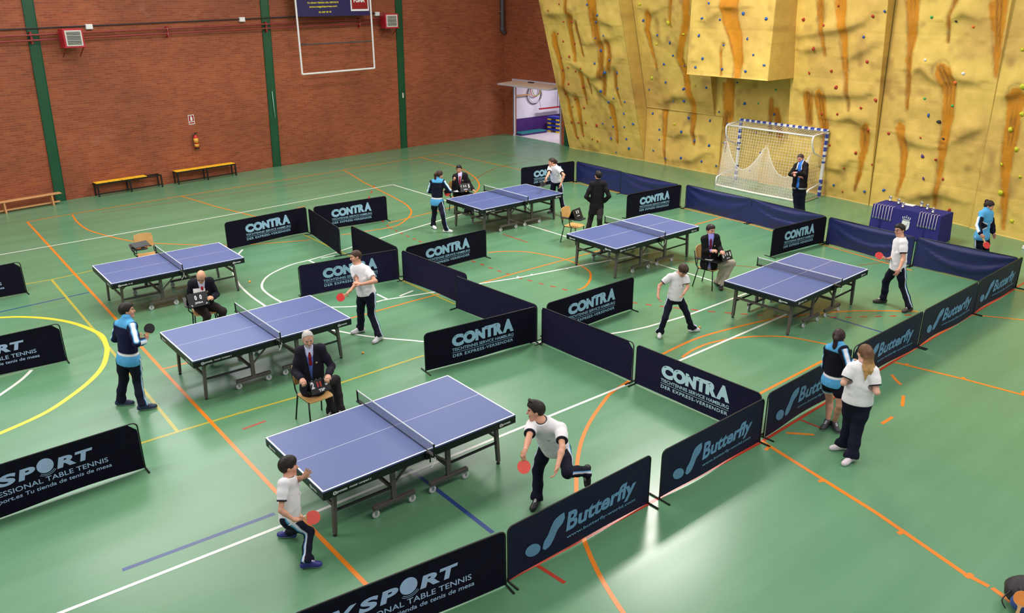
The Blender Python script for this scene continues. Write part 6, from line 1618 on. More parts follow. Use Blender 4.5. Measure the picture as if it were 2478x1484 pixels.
        def lcol(V):
            C = paint(len(V), legcol); soft(C, lt(V[:, 2], zc + 0.022, 0.008), WHITE); soft(C, (V[:, 2] > zc + 0.03) & (V[:, 2] < zc + 0.042), SKY); return C
        grown('shorts', Fl, M_CLOTH, root, base, lcol)
    # ---------------- shoes, one mesh each
    for a in 'lr':
        A_, T_ = J[a + 'a'], J[a + 't']; fd = unit(T_ - A_); Ln = np.linalg.norm(T_ - A_)
        down = unit(A_ - J[a + 'k']); planted = A_[2] < 0.13
        if planted: fd = unit(np.array([fd[0], fd[1], 0])); dn = np.array([0, 0, -1.0])
        else: dn = unit(down - fd * (down @ fd))
        sd = np.cross(fd, dn); so = 0.085
        ctr = A_ + dn * so
        Fs = Field(np.minimum(A_, T_) - 0.14, np.maximum(A_, T_) + 0.14, min(h, 0.0075))
        hl_ = ctr - fd * 0.045 * s - dn * 0.036; tp_ = ctr + fd * 0.165 * s - dn * 0.030
        Fs.cone(hl_, tp_, 0.036 * s, 0.033 * s, 0.02); Fs.ell(ctr + fd * 0.115 * s - dn * 0.03, (fd, sd, dn), (0.075 * s, 0.045 * s, 0.036 * s), 0.02)
        Fs.cone(hl_ - dn * 0.02, A_ - dn * 0.02 + fd * 0.010, 0.041 * s, 0.044 * s, 0.03); Fs.cone(A_ + fd * 0.035 * s + dn * 0.008, tp_ - dn * 0.004, 0.041 * s, 0.026 * s, 0.03)
        Fs.clip(lambda X, Y, Z: (X - ctr[0]) * dn[0] + (Y - ctr[1]) * dn[1] + (Z - ctr[2]) * dn[2])
        Fs.clip(lambda X, Y, Z: -((X - A_[0]) * dn[0] + (Y - A_[1]) * dn[1] + (Z - A_[2]) * dn[2]) - 0.035)
        def scol(V):
            C = paint(len(V), shoes); d_ = (ctr - V) @ dn; soft(C, d_ < 0.019, sole); u_ = (V - ctr) @ fd; soft(C, (u_ > 0.05 * s) & (u_ < 0.11 * s) & (np.abs((V - ctr) @ sd) < 0.014) & (d_ > 0.04) & (np.sin(u_ * 420) > 0.1), (225, 225, 230)); return C
        grown('shoe', Fs, M_SHOE, root, base, scol)
    # ---------------- upper garments
    ks = ['neck', 'pelvis', 'ls', 'rs', 'le', 're', 'lw', 'rw', 'lh', 'rh']
    tlo = np.minimum.reduce([J[k] for k in ks]) - 0.2; thi = np.maximum.reduce([J[k] for k in ks]) + 0.16
    def sleeves(F, upto, r):
        for a in 'lr':
            S_, E_, W_ = J[a + 's'], J[a + 'e'], J[a + 'w']
            S_ = S_ + (J['neck'] - S_) * (0.16 if upto > 1 else 0.08)
            if upto <= 1: F.chain([S_, S_ + (E_ - S_) * upto * 0.5, S_ + (E_ - S_) * upto], [r[0], r[1], r[2]], 0.035)
            else:
                F.chain([S_, S_ + (E_ - S_) * 0.5, E_], [r[0], r[1], r[2]], 0.04); F.chain([E_, E_ + (W_ - E_) * 0.5, E_ + (W_ - E_) * 0.93], [r[2], r[2] * 0.95, r[3]], 0.025)
                for w_ in (0.82, 0.62): F.cone(E_ + (W_ - E_) * w_, E_ + (W_ - E_) * w_ + T * 0.012, r[3] * 1.12, r[3] * 1.05, 0.02)
    def local(V): R = V - J['pelvis']; return R @ left, R @ front, R @ T
    def arm_t(V):
        """closest position along each arm: 0 shoulder, 1 elbow, 2 wrist, and distance from its axis"""
        bt = np.zeros(len(V)); bd = np.full(len(V), 9.0); bs = np.zeros(len(V))
        for a, sg in (('l', 1), ('r', -1)):
            for i, (P0, P1) in enumerate(((J[a + 's'], J[a + 'e']), (J[a + 'e'], J[a + 'w']))):
                L_ = np.linalg.norm(P1 - P0); ax = (P1 - P0) / L_; u = (V - P0) @ ax; t = np.clip(u, 0, L_); R = V - P0 - t[:, None] * ax; d = np.linalg.norm(R, axis=1)
                out = left * sg * 0.75 + T * 0.3 - front * 0.55; out = unit(out - ax * (out @ ax)); m = d < bd; bd[m] = d[m]; bt[m] = (u / L_ + i)[m]; bs[m] = ((R @ out) / np.maximum(d, 1e-6))[m]
        return bt, bd, bs
    nk = J['neck'] + T * 0.012
    def neckd(V): R = V - nk; return np.linalg.norm(R - np.outer(R @ T, T), axis=1), R @ T
    hemq = at(hem)
    if top == 'tee':
        F = Field(tlo, thi, h); torso(F, 0.022, 0.006)
        for q in (0.45, 0.2, -0.02): F.ell(at(q), axT, ((0.154 * girth + 0.016) * s, (0.116 * girth + 0.014) * s, 0.18 * s), 0.06)
        sleeves(F, 0.66, (0.068 * s * bulk, 0.070 * s * bulk, 0.071 * s * bulk))
        for q, sd_, fr in ((0.12, 0.06, 0.09), (0.28, -0.07, 0.08), (0.2, 0.05, -0.09), (0.45, -0.04, -0.1), (0.5, 0.06, 0.085)):
            F.cone(at(q, fr * girth * s, (sd_ - 0.05) * s), at(q + 0.07, fr * girth * s, (sd_ + 0.05) * s), 0.02 * s, 0.026 * s, 0.035)
        F.clip(lambda X, Y, Z: -((X - hemq[0]) * T[0] + (Y - hemq[1]) * T[1] + (Z - hemq[2]) * T[2]))
        F.clip(lambda X, Y, Z: np.minimum(((X - nk[0]) * T[0] + (Y - nk[1]) * T[1] + (Z - nk[2]) * T[2]) - 0.018, 0.085 - np.sqrt((X - nk[0]) ** 2 + (Y - nk[1]) ** 2 + (Z - nk[2]) ** 2)))
        for a in 'lr':
            e_ = unit(J[a + 'e'] - J[a + 's']); p = J[a + 's'] + (J[a + 'e'] - J[a + 's']) * 0.66
            F.clip(lambda X, Y, Z: np.minimum((X - p[0]) * e_[0] + (Y - p[1]) * e_[1] + (Z - p[2]) * e_[2], 0.10 - np.sqrt((X - p[0]) ** 2 + (Y - p[1]) ** 2 + (Z - p[2]) ** 2)))
        def tcol(V):
            C = paint(len(V), topcol); bt, bd, bs = arm_t(V); r_, u_ = neckd(V); x, y, z = local(V)
            if cuffs:
                soft(C, lt(0.59, bt, 0.03) * (bt < 0.8) * (bd < 0.085), CUFF); soft(C, lt(r_, 0.070 * s, 0.008) * (u_ > -0.05), CUFF)
                soft(C, (np.hypot(x - 0.05, z - 0.62 * tl) < 0.022) & (y > 0.05) & (np.sin(x * 400) * np.sin(z * 350) > -0.2), (176, 174, 190))
            return C
        grown('t_shirt', F, M_CLOTH, root, base, tcol)
    if top == 'jacket':
        F = Field(tlo, thi, h); torso(F, 0.028, 0.008)
        F.ell(at(0.0), axT, ((0.165 * girth + 0.02) * s, (0.125 * girth + 0.02) * s, 0.2 * s), 0.06)
        sleeves(F, 2, (0.064 * s, 0.061 * s, 0.056 * s, 0.045 * s))
        F.cone(nk, nk + T * 0.045, 0.070 * s, 0.066 * s, 0.02)
        F.clip(lambda X, Y, Z: -((X - hemq[0]) * T[0] + (Y - hemq[1]) * T[1] + (Z - hemq[2]) * T[2]))
        def jcol(V):
            C = paint(len(V), topcol); bt, bd, bs = arm_t(V); r_, u_ = neckd(V); x, y, z = local(V); z = z / tl; arm = (bd < 0.082 * s) & (bt > 0.3)
            body_ = ~arm
            if topcol == SKY:      # front seen: sky blue with a navy diamond under the arm
                dia = body_ & (np.abs(z - 0.48) * 0.62 + np.abs(y - 0.02) < 0.12) & (np.abs(x) > 0.05); ring = body_ & (np.abs(z - 0.48) * 0.62 + np.abs(y - 0.02) < 0.145) & (np.abs(x) > 0.05)
                soft(C, ring, WHITE); soft(C, dia, NAVY); soft(C, arm, NAVY); soft(C, arm & (bs > 0.5), SKY); soft(C, arm & (bs > 0.72), WHITE); soft(C, arm & (bt > 1.85), NAVY)
            else:
                soft(C, body_ * lt(z, 0.235, 0.02), WHITE); soft(C, body_ * lt(z, 0.185, 0.02), SKY)
                soft(C, body_ * lt(0.90, z + 0 * r_, 0.03) * lt(r_, 0.17 * s, 0.02), SKY); soft(C, lt(0.74, bs, 0.12) * (bd < 0.1) * (bt > -0.1), SKY); soft(C, lt(0.9, bs, 0.06) * (bd < 0.1) * (bt > -0.1), (226, 228, 240)); soft(C, body_ & (r_ < 0.078) & (u_ > -0.01), SKY)
            return C
        grown('tracksuit_jacket', F, M_CLOTH, root, base, jcol)
    if top in ('suit', 'blouson'):
        open_ = shirt is not None
        if open_:
            F = Field(tlo, thi, h); torso(F, 0.014, 0.0); F.cone(nk - T * 0.02, nk + T * 0.02, 0.062 * s, 0.058 * s, 0.015)
            F.clip(lambda X, Y, Z: -((X - hemq[0]) * T[0] + (Y - hemq[1]) * T[1] + (Z - hemq[2]) * T[2]) - 0.03)
            def shcol(V):
                C = paint(len(V), shirt[0]); x, y, z = local(V); 
                if len(shirt) > 1: soft(C, z / tl < 0.80 - np.abs(x) * 0 + np.abs(x) * 2.2, shirt[1])
                return C
            grown('shirt', F, M_CLOTH, root, base, shcol)
            if tie is not None:
                F = Field(at(0.1) - 0.22, nk + 0.22, min(h, 0.0075)); e = 0.014
                P_ = [at(q, (0.100 * girth + 0.014 + e - 0.012 * 0) * s * kf + 0.0) for q, kf in ((0.95, 0.62), (0.86, 0.92), (0.70, 1.04), (0.50, 1.04), (0.40, 1.02))]
                if tie[1] == 'short': P_ = P_[:3]
                F.ell(P_[0], axT, (0.019, 0.016, 0.02), 0.01)
                for p, q in zip(P_[:-1], P_[1:]):
                    for sd_ in (-0.012, 0.0, 0.012): F.cone(p + left * sd_ * 0.6, q + left * sd_ * 1.2, 0.011, 0.012, 0.008)
                grown('tie', F, M_CLOTH, root, base, lambda V: paint(len(V), tie[0]))
            F = Field(J['lw'] - 0.08, J['lw'] + 0.08, min(h, 0.008))
            for a in 'lr':
                W_ = J[a + 'w']; E_ = J[a + 'e']; F = Field(W_ - 0.08, W_ + 0.08, min(h, 0.0075)); dW = unit(W_ - E_)
                F.cone(W_ - dW * 0.035, W_ - dW * 0.004, 0.036 * s, 0.035 * s, 0.01); grown('shirt_cuff', F, M_CLOTH, root, base, lambda V: paint(len(V), shirt[0]))
        F = Field(tlo, thi, h); torso(F, 0.026, 0.010)
        for q in (0.48, 0.22, -0.02): F.ell(at(q), axT, ((0.156 * girth + 0.014) * s, (0.116 * girth + 0.014) * s, 0.17 * s), 0.06)
        if hem < -0.2: F.ell(at(-0.22), axT, (0.178 * girth * s, 0.132 * girth * s, 0.18 * s), 0.05)
        sleeves(F, 2, (0.064 * s, 0.060 * s, 0.055 * s, 0.045 * s))
        if top == 'blouson': F.cone(nk, nk + T * 0.03, 0.07 * s, 0.068 * s, 0.02)
        bot = at(hem)
        F.clip(lambda X, Y, Z: -((X - bot[0]) * T[0] + (Y - bot[1]) * T[1] + (Z - bot[2]) * T[2]))
        if open_:
            def vee(X, Y, Z):
                x = (X - J['pelvis'][0]) * left[0] + (Y - J['pelvis'][1]) * left[1] + (Z - J['pelvis'][2]) * left[2]
                y = (X - J['pelvis'][0]) * front[0] + (Y - J['pelvis'][1]) * front[1] + (Z - J['pelvis'][2]) * front[2]
                z = ((X - J['pelvis'][0]) * T[0] + (Y - J['pelvis'][1]) * T[1] + (Z - J['pelvis'][2]) * T[2]) / tl
                w_ = np.interp(z, [-0.2, 0.1, 0.28, 0.9, 1.1], [0.05, 0.016, 0.005, 0.05, 0.065]) if top == 'suit' else np.interp(z, [-0.2, 0.3, 1.1], [0.05, 0.04, 0.05])
                return -np.maximum(np.abs(x) - w_, -(y - 0.0))
            F.clip(vee)
        def sucol(V):
            C = paint(len(V), topcol); x, y, z = local(V); z = z / tl
            if top == 'suit': soft(C, (y > 0.06) & (np.hypot(x - 0.085, z * tl - 0.72 * tl) < 0.012), (226, 190, 160))
            if top == 'blouson':
                r_, u_ = neckd(V); soft(C, (r_ < 0.082) & (u_ > 0.0) & (np.sin(u_ * 260) > 0), WHITE); soft(C, (z < hem + 0.075) & (np.sin((z - hem) * tl * 230) > 0.1), WHITE)
                soft(C, (y > 0.05) & (z > 0.74) & (np.abs(x) < 0.066), WHITE)
            return C
        grown('suit_jacket' if top == 'suit' else 'zip_jacket', F, M_CLOTH, root, base, sucol)
    return root, grips
# ---------------------------------------------------------------- bats
M_RUB_RED = mat('red_rubber', rgb(206, 40, 36), 0.5, var=0.03); M_RUB_BLK = mat('black_rubber', rgb(26, 26, 30), 0.5); M_BLADE = mat('blade_wood', rgb(206, 160, 108), 0.5); M_RUB_CORAL = mat('coral_rubber', rgb(238, 92, 80), 0.5, var=0.03)
M_RUB_ORANGE = mat('orange_rubber', rgb(236, 140, 60), 0.5)
def bat(label, grip, centre, normal, face, back=None):
    """table tennis bat from the gripping hand to its blade centre; face rubber towards the given normal"""
    g = V3(grip); c = V3(centre); d = unit(c - g); n = V3(normal); n = unit(n - d * (n @ d)); sd = np.cross(n, d)
    b = thing('table_tennis_bat', label, 'bat', tuple(c), group='table tennis bats')
    M = Matrix(((sd[0], d[0], n[0], 0), (sd[1], d[1], n[1], 0), (sd[2], d[2], n[2], 0), (0, 0, 0, 1)))
    out = [(0.075 * math.sin(t), 0.079 * math.cos(t)) for t in [0.35 + 5.58 * k / 30 - math.pi + (math.pi - 0.0) for k in range(31)]]
    out = [(0.075 * math.sin(t), 0.079 * math.cos(t)) for t in [-2.8 + 5.6 * k / 34 for k in range(35)]] + [(0.016, -0.088), (-0.016, -0.088)]
    mb = MB(); mb.prism(out, 0.006, M @ Matrix.Translation((0, 0, -0.003))); mb.build('blade', M_BLADE, b)
    rub = [(x * 0.99, y * 0.99) for x, y in out[:-2] if y > -0.062]
    mb = MB(); mb.prism(rub, 0.0025, M @ Matrix.Translation((0, 0, 0.003))); mb.build('rubber', face, b)
    mb = MB(); mb.prism(rub, 0.0025, M @ Matrix.Translation((0, 0, -0.0055))); mb.build('rubber', back or M_RUB_BLK, b)
    mb = MB(); hd = [(-0.014, -0.07), (0.014, -0.07), (0.0125, -0.12), (0.017, -0.17), (-0.017, -0.17), (-0.0125, -0.12)]; mb.prism(hd, 0.022, M @ Matrix.Translation((0, 0, -0.011))); mb.build('handle', M_BLADE, b)
    return b

# ================================================================ the people in the hall
build_person('small dark-haired boy in white shirt stooping at the left end of the front table', dict(head=(-1.708,-0.526,1.075), neck=(-1.738,-0.585,0.964), pelvis=(-1.802,-0.634,0.495), ls=(-1.649,-0.529,0.858), rs=(-1.851,-0.680,0.986), le=(-1.616,-0.531,0.875), re=(-1.953,-0.802,0.761), lw=(-1.613,-0.706,0.996), rw=(-1.861,-0.912,0.660), lhd=(-1.570,-0.757,1.088), rhd=(-1.787,-0.939,0.664), lh=(-1.741,-0.587,0.459), rh=(-1.861,-0.680,0.536), lk=(-1.662,-0.496,0.245), rk=(-1.624,-0.706,0.274), la=(-1.692,-0.309,0.085), ra=(-1.790,-0.929,0.085), lt=(-1.815,-0.177,0.030), rt=(-1.628,-1.015,0.030)), 1.42, (0.98,-0.20,-0.10), hair=(34,24,20), hairstyle='mop', top='tee', hs=0.97, hands=('open','grip'), shoes=(52,52,130), h=.0072, hem=-.04, girth=.86)
bat('coral red bat held low by the small boy at the front table', (-1.800,-0.934,0.663), (-1.683,-0.990,0.653), (-0.52, -0.7, 0.48), M_RUB_CORAL)
build_person('spiky-haired boy in white shirt lunging forward at the right end of the front table', dict(head=(0.872,-1.719,1.367), neck=(0.889,-1.809,1.262), pelvis=(1.161,-1.744,0.774), ls=(1.036,-2.008,1.186), rs=(0.834,-1.672,1.166), le=(0.840,-2.214,1.114), re=(0.621,-1.875,1.156), lw=(0.649,-2.346,1.017), rw=(0.433,-2.043,1.164), lhd=(0.594,-2.366,0.937), rhd=(0.393,-2.045,1.120), lh=(1.234,-1.819,0.768), rh=(1.081,-1.660,0.790), lk=(0.997,-2.144,0.684), rk=(1.042,-1.564,0.417), la=(1.366,-2.075,0.517), ra=(0.964,-1.648,0.085), lt=(1.277,-2.157,0.335), rt=(0.771,-1.749,0.030)), 1.68, (-0.70,0.71,-0.10), hair=(38,28,22), hairstyle='spiky', top='tee', hands=('relax','grip'), shoes=(28,26,28), sole=(50,46,46), h=.0072, hem=-.06)
bat('coral red bat swung low by the lunging boy', (0.389,-2.045,1.115), (0.358,-2.108,1.006), (-0.52, -0.7, 0.48), M_RUB_CORAL)
build_person('seated grey-haired umpire with goatee, dark blazer over a blue jumper', dict(head=(-0.216,1.981,1.367), neck=(-0.192,2.037,1.197), pelvis=(-0.170,2.084,0.540), ls=(-0.030,1.948,1.168), rs=(-0.329,2.079,1.162), le=(0.058,1.879,0.888), re=(-0.424,2.079,0.876), lw=(-0.102,1.677,0.869), rw=(-0.435,1.822,0.859), lhd=(-0.185,1.568,0.860), rhd=(-0.467,1.688,0.849), lh=(-0.087,2.059,0.565), rh=(-0.252,2.124,0.551), lk=(0.268,2.233,0.471), rk=(0.132,2.245,0.444), la=(0.173,1.969,0.085), ra=(0.061,2.011,0.085), lt=(0.059,1.779,0.030), rt=(-0.123,1.890,0.030)), 1.72, (-0.29,-0.94,-0.16), skin=(206,152,128), hair=(190,184,180), hairstyle='grey', beard=(186,180,178), top='suit', topcol=(30,27,40), legs='suit', legcol=(36,30,34), shoes=(18,17,18), sole=(14,14,14), girth=1.05, shirt=((206,206,240),(104,124,206)), tie=((120,20,34),'short'), hem=-.16, hands=('half','half'), h=.0075, seated=True)
build_person('seated bald umpire in dark blazer and red tie looking down', dict(head=(-0.229,6.307,1.178), neck=(-0.209,6.420,1.038), pelvis=(-0.193,6.536,0.540), ls=(-0.044,6.366,1.032), rs=(-0.385,6.467,1.025), le=(0.029,6.400,0.742), re=(-0.413,6.591,0.752), lw=(-0.121,6.192,0.771), rw=(-0.402,6.333,0.757), lhd=(-0.203,6.096,0.826), rhd=(-0.386,6.206,0.806), lh=(-0.114,6.513,0.544), rh=(-0.273,6.556,0.529), lk=(0.052,6.253,0.445), rk=(-0.246,6.258,0.428), la=(0.095,6.560,0.085), ra=(-0.172,6.620,0.085), lt=(0.035,6.345,0.030), rt=(-0.238,6.408,0.030)), 1.72, (-0.45,-0.72,-0.53), skin=(216,160,130), top='suit', topcol=(24,24,36), legs='suit', legcol=(48,40,40), shoes=(18,17,18), sole=(14,14,14), girth=1.04, shirt=((214,206,232),), tie=((150,18,34),'long'), hem=-.16, hands=('half','half'), glasses=True, seated=True)
build_person('boy in navy and sky blue tracksuit jacket holding a black bat', dict(head=(-2.014,4.208,1.580), neck=(-2.055,4.169,1.446), pelvis=(-2.115,4.218,0.812), ls=(-2.154,4.286,1.355), rs=(-2.017,4.007,1.382), le=(-2.199,4.444,1.107), re=(-2.059,3.762,1.219), lw=(-1.949,4.368,1.050), rw=(-1.906,3.953,1.149), lhd=(-1.827,4.421,1.076), rhd=(-1.851,3.967,1.218), lh=(-2.185,4.292,0.807), rh=(-2.052,4.138,0.815), lk=(-2.194,4.404,0.440), rk=(-2.036,4.268,0.415), la=(-2.289,4.463,0.085), ra=(-2.070,4.080,0.085), lt=(-2.102,4.347,0.030), rt=(-1.860,4.013,0.030)), 1.70, (0.99,-0.15,0.00), hair=(28,20,18), hairstyle='short', top='jacket', topcol=(24,26,62), shoes=(40,52,84), hands=('open','grip'), hem=-.08, h=.0078)
bat('black bat held upright by the boy in the tracksuit jacket', (-1.865,3.964,1.200), (-1.801,3.991,1.310), (-0.2,-0.9,0.2), M_RUB_BLK)
build_person('tall boy in plain white shirt standing at the right end of the second table', dict(head=(1.966,4.488,1.540), neck=(1.966,4.435,1.388), pelvis=(2.058,4.359,0.853), ls=(2.092,4.332,1.295), rs=(1.955,4.584,1.287), le=(2.090,4.062,1.161), re=(1.886,4.344,1.118), lw=(1.851,4.155,1.131), rw=(1.668,4.244,1.024), lhd=(1.792,4.197,1.159), rhd=(1.579,4.268,0.972), lh=(2.089,4.261,0.860), rh=(2.008,4.449,0.847), lk=(2.099,4.320,0.451), rk=(2.012,4.562,0.470), la=(2.097,4.076,0.085), ra=(2.023,4.639,0.085), lt=(1.890,3.993,0.030), rt=(1.803,4.673,0.030)), 1.72, (-0.95,0.29,-0.11), hair=(64,44,34), hairstyle='crop', top='tee', cuffs=False, shoes=(206,204,206), sole=(150,120,90), hands=('relax','grip'), hem=-.02, h=.0078)
bat('red bat held low by the tall boy in the plain white shirt', (1.612,4.259,0.991), (1.499,4.291,0.932), (-0.52, -0.7, 0.48), M_RUB_RED)
build_person('girl with brown ponytail in navy and sky blue tracksuit, seen from behind', dict(head=(7.271,9.561,1.504), neck=(7.212,9.573,1.391), pelvis=(7.188,9.593,0.774), ls=(7.063,9.648,1.303), rs=(7.339,9.464,1.309), le=(7.077,9.792,1.059), re=(7.437,9.334,1.084), lw=(7.305,9.803,0.977), rw=(7.457,9.572,1.040), lhd=(7.434,9.805,0.988), rhd=(7.410,9.609,1.056), lh=(7.149,9.682,0.771), rh=(7.240,9.511,0.773), lk=(7.238,9.810,0.432), rk=(7.142,9.270,0.508), la=(7.201,9.861,0.085), ra=(7.230,9.279,0.085), lt=(7.175,9.652,0.030), rt=(7.384,9.136,0.030)), 1.62, (0.97,-0.01,-0.25), hair=(58,38,30), hairstyle='pony', top='jacket', topcol=(21,22,42), hands=('relax','grip'), hem=-.12, h=.009, fem=True)
bat('red bat held before her by the girl with the ponytail', (7.407,9.611,1.057), (7.484,9.538,0.983), (-0.52, -0.7, 0.48), M_RUB_RED)
build_person('seated dark-haired umpire in black suit and red tie raising his fist', dict(head=(8.857,10.875,1.251), neck=(8.857,10.841,1.111), pelvis=(8.802,10.821,0.540), ls=(8.988,10.735,1.069), rs=(8.714,10.922,1.036), le=(9.064,10.592,0.755), re=(8.649,10.888,0.741), lw=(8.965,10.355,0.712), rw=(8.601,10.786,0.976), lhd=(8.952,10.218,0.689), rhd=(8.576,10.731,1.102), lh=(8.885,10.768,0.562), rh=(8.722,10.876,0.534), lk=(8.898,10.378,0.571), rk=(8.748,10.447,0.500), la=(8.962,10.455,0.085), ra=(8.824,10.487,0.085), lt=(8.869,10.250,0.030), rt=(8.682,10.312,0.030)), 1.74, (-0.67,-0.74,-0.05), skin=(190,136,108), hair=(24,20,20), hairstyle='short', top='suit', topcol=(26,22,24), legs='suit', legcol=(26,24,32), shoes=(18,17,18), sole=(14,14,14), shirt=((196,190,224),), tie=((150,24,34),'long'), hem=-.14, hands=('relax','fist'), h=.009, seated=True)
build_person('girl with tied-back hair in white shirt leaning in behind the back table', dict(head=(10.494,8.700,1.564), neck=(10.527,8.646,1.466), pelvis=(10.741,8.746,0.970), ls=(10.624,8.531,1.369), rs=(10.515,8.796,1.382), le=(10.576,8.270,1.259), re=(10.316,8.628,1.262), lw=(10.481,8.286,1.020), rw=(10.116,8.495,1.209), lhd=(10.443,8.288,0.915), rhd=(10.095,8.494,1.142), lh=(10.795,8.664,0.968), rh=(10.707,8.838,0.968), lk=(10.759,8.580,0.562), rk=(10.730,8.917,0.522), la=(10.763,8.433,0.085), ra=(10.803,8.990,0.085), lt=(10.587,8.313,0.030), rt=(10.590,8.984,0.030)), 1.64, (-0.88,0.46,-0.10), hair=(52,34,30), hairstyle='pony', top='tee', hem=.08, hands=('relax','grip'), shoes=(60,52,60), h=.009, girth=.9, fem=True)
bat('dark bat held by the girl in white behind the back table', (10.097,8.494,1.146), (10.022,8.531,1.046), (-0.52, -0.7, 0.48), M_RUB_BLK)
build_person('standing man in black suit seen from behind, between two tables', dict(head=(10.202,6.570,1.562), neck=(10.183,6.548,1.422), pelvis=(10.166,6.561,0.742), ls=(10.043,6.658,1.329), rs=(10.293,6.411,1.349), le=(9.907,6.693,1.027), re=(10.325,6.276,1.052), lw=(10.107,6.673,0.865), rw=(10.326,6.460,0.870), lhd=(10.235,6.675,0.815), rhd=(10.332,6.586,0.816), lh=(10.099,6.628,0.741), rh=(10.233,6.495,0.751), lk=(10.214,6.821,0.351), rk=(10.078,6.348,0.470), la=(9.977,6.685,0.085), ra=(10.268,6.509,0.085), lt=(10.095,6.873,0.030), rt=(10.447,6.640,0.030)), 1.72, (0.26,0.96,0.00), hair=(22,18,18), hairstyle='short', top='suit', topcol=(27,23,28), legs='suit', legcol=(42,38,38), shoes=(18,17,18), sole=(14,14,14), girth=1.0, hem=-.28, h=.009)
build_person('seated young umpire in black blazer and beige trousers', dict(head=(8.999,2.034,1.286), neck=(8.984,1.998,1.163), pelvis=(8.992,1.992,0.540), ls=(9.050,1.895,1.137), rs=(8.876,2.103,1.081), le=(9.045,1.799,0.934), re=(8.851,2.024,0.858), lw=(8.859,1.616,0.940), rw=(8.775,1.785,0.930), lhd=(8.780,1.503,0.959), rhd=(8.743,1.659,0.978), lh=(9.038,1.943,0.567), rh=(8.961,2.025,0.526), lk=(9.410,1.700,0.550), rk=(9.300,1.839,0.463), la=(9.223,1.799,0.085), ra=(9.317,1.958,0.085), lt=(9.045,1.662,0.030), rt=(9.445,2.145,0.030)), 1.74, (-0.20,-0.98,-0.10), skin=(206,150,126), hair=(44,30,26), hairstyle='short', top='suit', topcol=(20,18,22), legs='suit', legcol=(176,162,146), shoes=(36,28,28), sole=(24,20,20), shirt=((150,142,218),), tie=((96,18,38),'long'), hem=-.16, hands=('half','half'), h=.009, seated=True)
build_person('brown-haired boy in white shirt walking with his head bowed', dict(head=(6.427,0.659,1.303), neck=(6.456,0.765,1.197), pelvis=(6.446,0.808,0.713), ls=(6.521,0.643,1.127), rs=(6.328,0.887,1.129), le=(6.506,0.583,0.988), re=(6.185,0.976,0.978), lw=(6.310,0.496,0.952), rw=(6.050,0.884,0.834), lhd=(6.271,0.508,0.888), rhd=(6.052,0.844,0.768), lh=(6.500,0.746,0.724), rh=(6.392,0.869,0.703), lk=(6.637,0.658,0.407), rk=(6.169,0.779,0.406), la=(6.794,0.632,0.085), ra=(6.198,0.902,0.085), lt=(6.972,0.572,0.030), rt=(6.048,0.788,0.030)), 1.45, (-0.27,-0.70,-0.66), hair=(62,40,32), hairstyle='mop', top='tee', hands=('relax','relax'), shoes=(216,212,212), h=.008, hem=-.03, girth=.88)
build_person('boy with glasses in white shirt walking right of the last table', dict(head=(10.892,-1.034,1.595), neck=(10.878,-1.094,1.448), pelvis=(10.901,-1.112,0.824), ls=(10.761,-1.216,1.392), rs=(10.952,-0.987,1.325), le=(10.684,-1.289,1.114), re=(11.004,-0.982,1.032), lw=(10.498,-1.327,0.943), rw=(10.749,-0.985,1.027), lhd=(10.449,-1.303,0.827), rhd=(10.720,-0.931,1.013), lh=(10.857,-1.200,0.848), rh=(10.950,-1.029,0.792), lk=(11.004,-1.228,0.465), rk=(11.057,-0.860,0.443), la=(10.949,-1.461,0.085), ra=(11.005,-0.887,0.085), lt=(10.732,-1.418,0.030), rt=(10.847,-0.734,0.030)), 1.70, (-0.93,0.36,-0.05), hair=(30,22,22), hairstyle='short', top='tee', glasses=True, hands=('relax','grip'), shoes=(70,60,58), sole=(84,74,70), h=.0085, hem=-.02)
bat('bright red bat held out level by the boy with glasses', (10.719,-0.928,1.012), (10.680,-0.814,1.060), (-0.52, -0.7, 0.48), M_RUB_RED)
build_person('girl with hair bun in sky blue tracksuit behind the far right barrier', dict(head=(14.393,-1.285,1.559), neck=(14.363,-1.271,1.449), pelvis=(14.374,-1.280,0.867), ls=(14.509,-1.307,1.369), rs=(14.202,-1.241,1.402), le=(14.543,-1.392,1.101), re=(14.030,-1.281,1.181), lw=(14.522,-1.439,0.960), rw=(13.886,-1.423,1.045), lhd=(14.519,-1.493,0.875), rhd=(13.885,-1.494,0.948), lh=(14.460,-1.324,0.871), rh=(14.283,-1.247,0.876), lk=(14.542,-1.372,0.482), rk=(14.374,-1.290,0.485), la=(14.585,-1.432,0.085), ra=(14.432,-1.349,0.085), lt=(14.649,-1.628,0.030), rt=(14.342,-1.536,0.030)), 1.62, (0.31,-0.87,-0.37), hair=(44,28,28), hairstyle='bun', top='jacket', topcol=SKY, hands=('relax','grip'), h=.009, hem=-.1, fem=True)
bat('red bat hanging from the hand of the girl with the bun', (13.886,-1.462,0.992), (13.884,-1.583,0.833), (-0.52, -0.7, 0.48), M_RUB_RED)
build_person('man with crossed arms in black zip jacket over blue shirt before the goal', dict(head=(15.411,3.998,1.733), neck=(15.417,3.952,1.629), pelvis=(15.429,3.942,0.973), ls=(15.370,3.784,1.563), rs=(15.322,4.063,1.501), le=(15.167,3.671,1.355), re=(15.057,4.033,1.339), lw=(14.930,3.762,1.437), rw=(15.013,3.770,1.322), lhd=(14.883,3.841,1.444), rhd=(15.057,3.698,1.327), lh=(15.475,3.870,0.985), rh=(15.383,4.014,0.961), lk=(15.541,3.871,0.541), rk=(15.464,4.006,0.529), la=(15.574,3.821,0.085), ra=(15.464,3.916,0.085), lt=(15.359,3.740,0.030), rt=(15.239,3.870,0.030)), 1.78, (-0.97,0.01,-0.25), skin=(196,132,116), hair=(60,46,44), hairstyle='crop', top='blouson', topcol=(24,18,20), legs='track', stripe=False, shirt=((50,110,196),), hem=-.1, shoes=(30,30,34), h=.009, girth=1.12, hands=('half','half'))
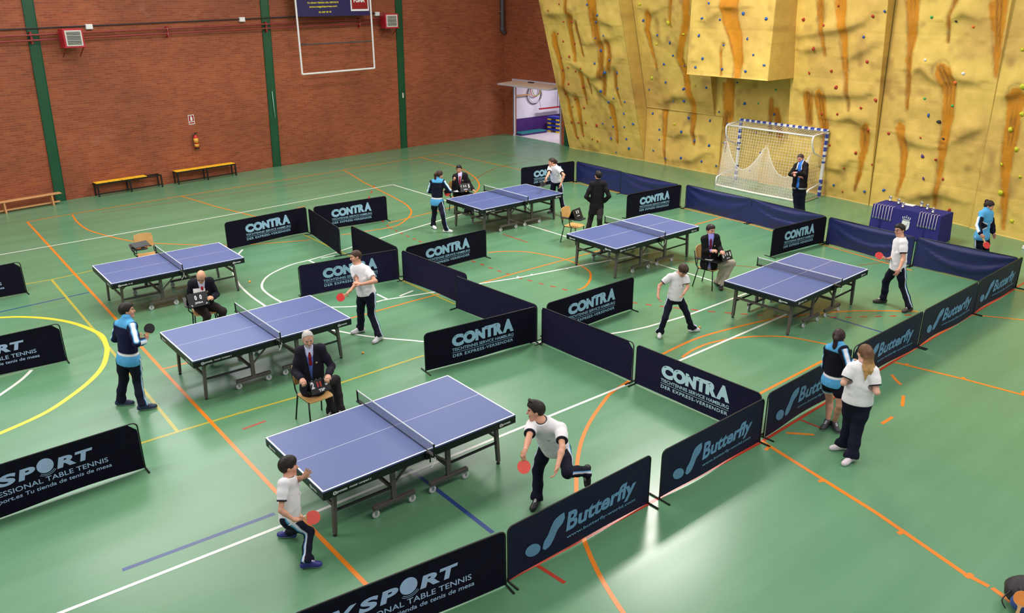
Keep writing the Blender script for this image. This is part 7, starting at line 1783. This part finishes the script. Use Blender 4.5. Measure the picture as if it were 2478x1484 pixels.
build_person('girl in tracksuit jacket and dark shorts with a long dark ponytail', dict(head=(5.484,-2.884,1.411), neck=(5.448,-2.903,1.309), pelvis=(5.463,-2.915,0.733), ls=(5.411,-2.782,1.198), rs=(5.367,-3.049,1.303), le=(5.472,-2.756,0.927), re=(5.336,-3.148,1.138), lw=(5.693,-2.773,0.835), rw=(5.559,-3.072,1.095), lhd=(5.820,-2.790,0.833), rhd=(5.686,-3.061,1.076), lh=(5.481,-2.829,0.695), rh=(5.450,-3.007,0.758), lk=(5.656,-2.806,0.305), rk=(5.437,-3.079,0.429), la=(5.488,-2.908,0.085), ra=(5.524,-2.992,0.085), lt=(5.302,-2.925,0.030), rt=(5.398,-3.157,0.030)), 1.60, (0.97,0.21,-0.15), hair=(44,24,26), hairstyle='pony', top='jacket', topcol=(18,18,32), legs='shorts', legcol=(18,18,30), shoes=(64,60,64), glasses=True, hands=('relax','relax'), hem=-.06, h=.0078, fem=True)
build_person('girl with long wavy fair hair in white shirt, seen from behind', dict(head=(5.028,-3.495,1.513), neck=(4.987,-3.531,1.388), pelvis=(4.979,-3.524,0.839), ls=(4.888,-3.408,1.305), rs=(5.009,-3.669,1.302), le=(4.786,-3.394,1.118), re=(4.944,-3.778,1.077), lw=(5.017,-3.314,1.140), rw=(5.115,-3.602,1.092), lhd=(5.134,-3.281,1.191), rhd=(5.201,-3.504,1.083), lh=(4.940,-3.452,0.830), rh=(5.017,-3.602,0.843), lk=(5.045,-3.431,0.460), rk=(4.971,-3.582,0.451), la=(5.069,-3.391,0.085), ra=(4.855,-3.629,0.085), lt=(4.903,-3.276,0.030), rt=(4.644,-3.615,0.030)), 1.64, (0.51,0.86,-0.10), skin=(222,168,146), hair=(104,72,48), hairstyle='long', top='tee', stripe=False, hands=('relax','relax'), shoes=(222,206,212), h=.0078, hem=-.02, girth=1.12, trouser=.01, fem=True)
bat('orange bat with a red edge leaning on the backpack', (3.334,-6.246,0.12), (3.401,-6.235,0.24), (-0.6,-0.3,0.7), M_RUB_ORANGE, M_RUB_RED)
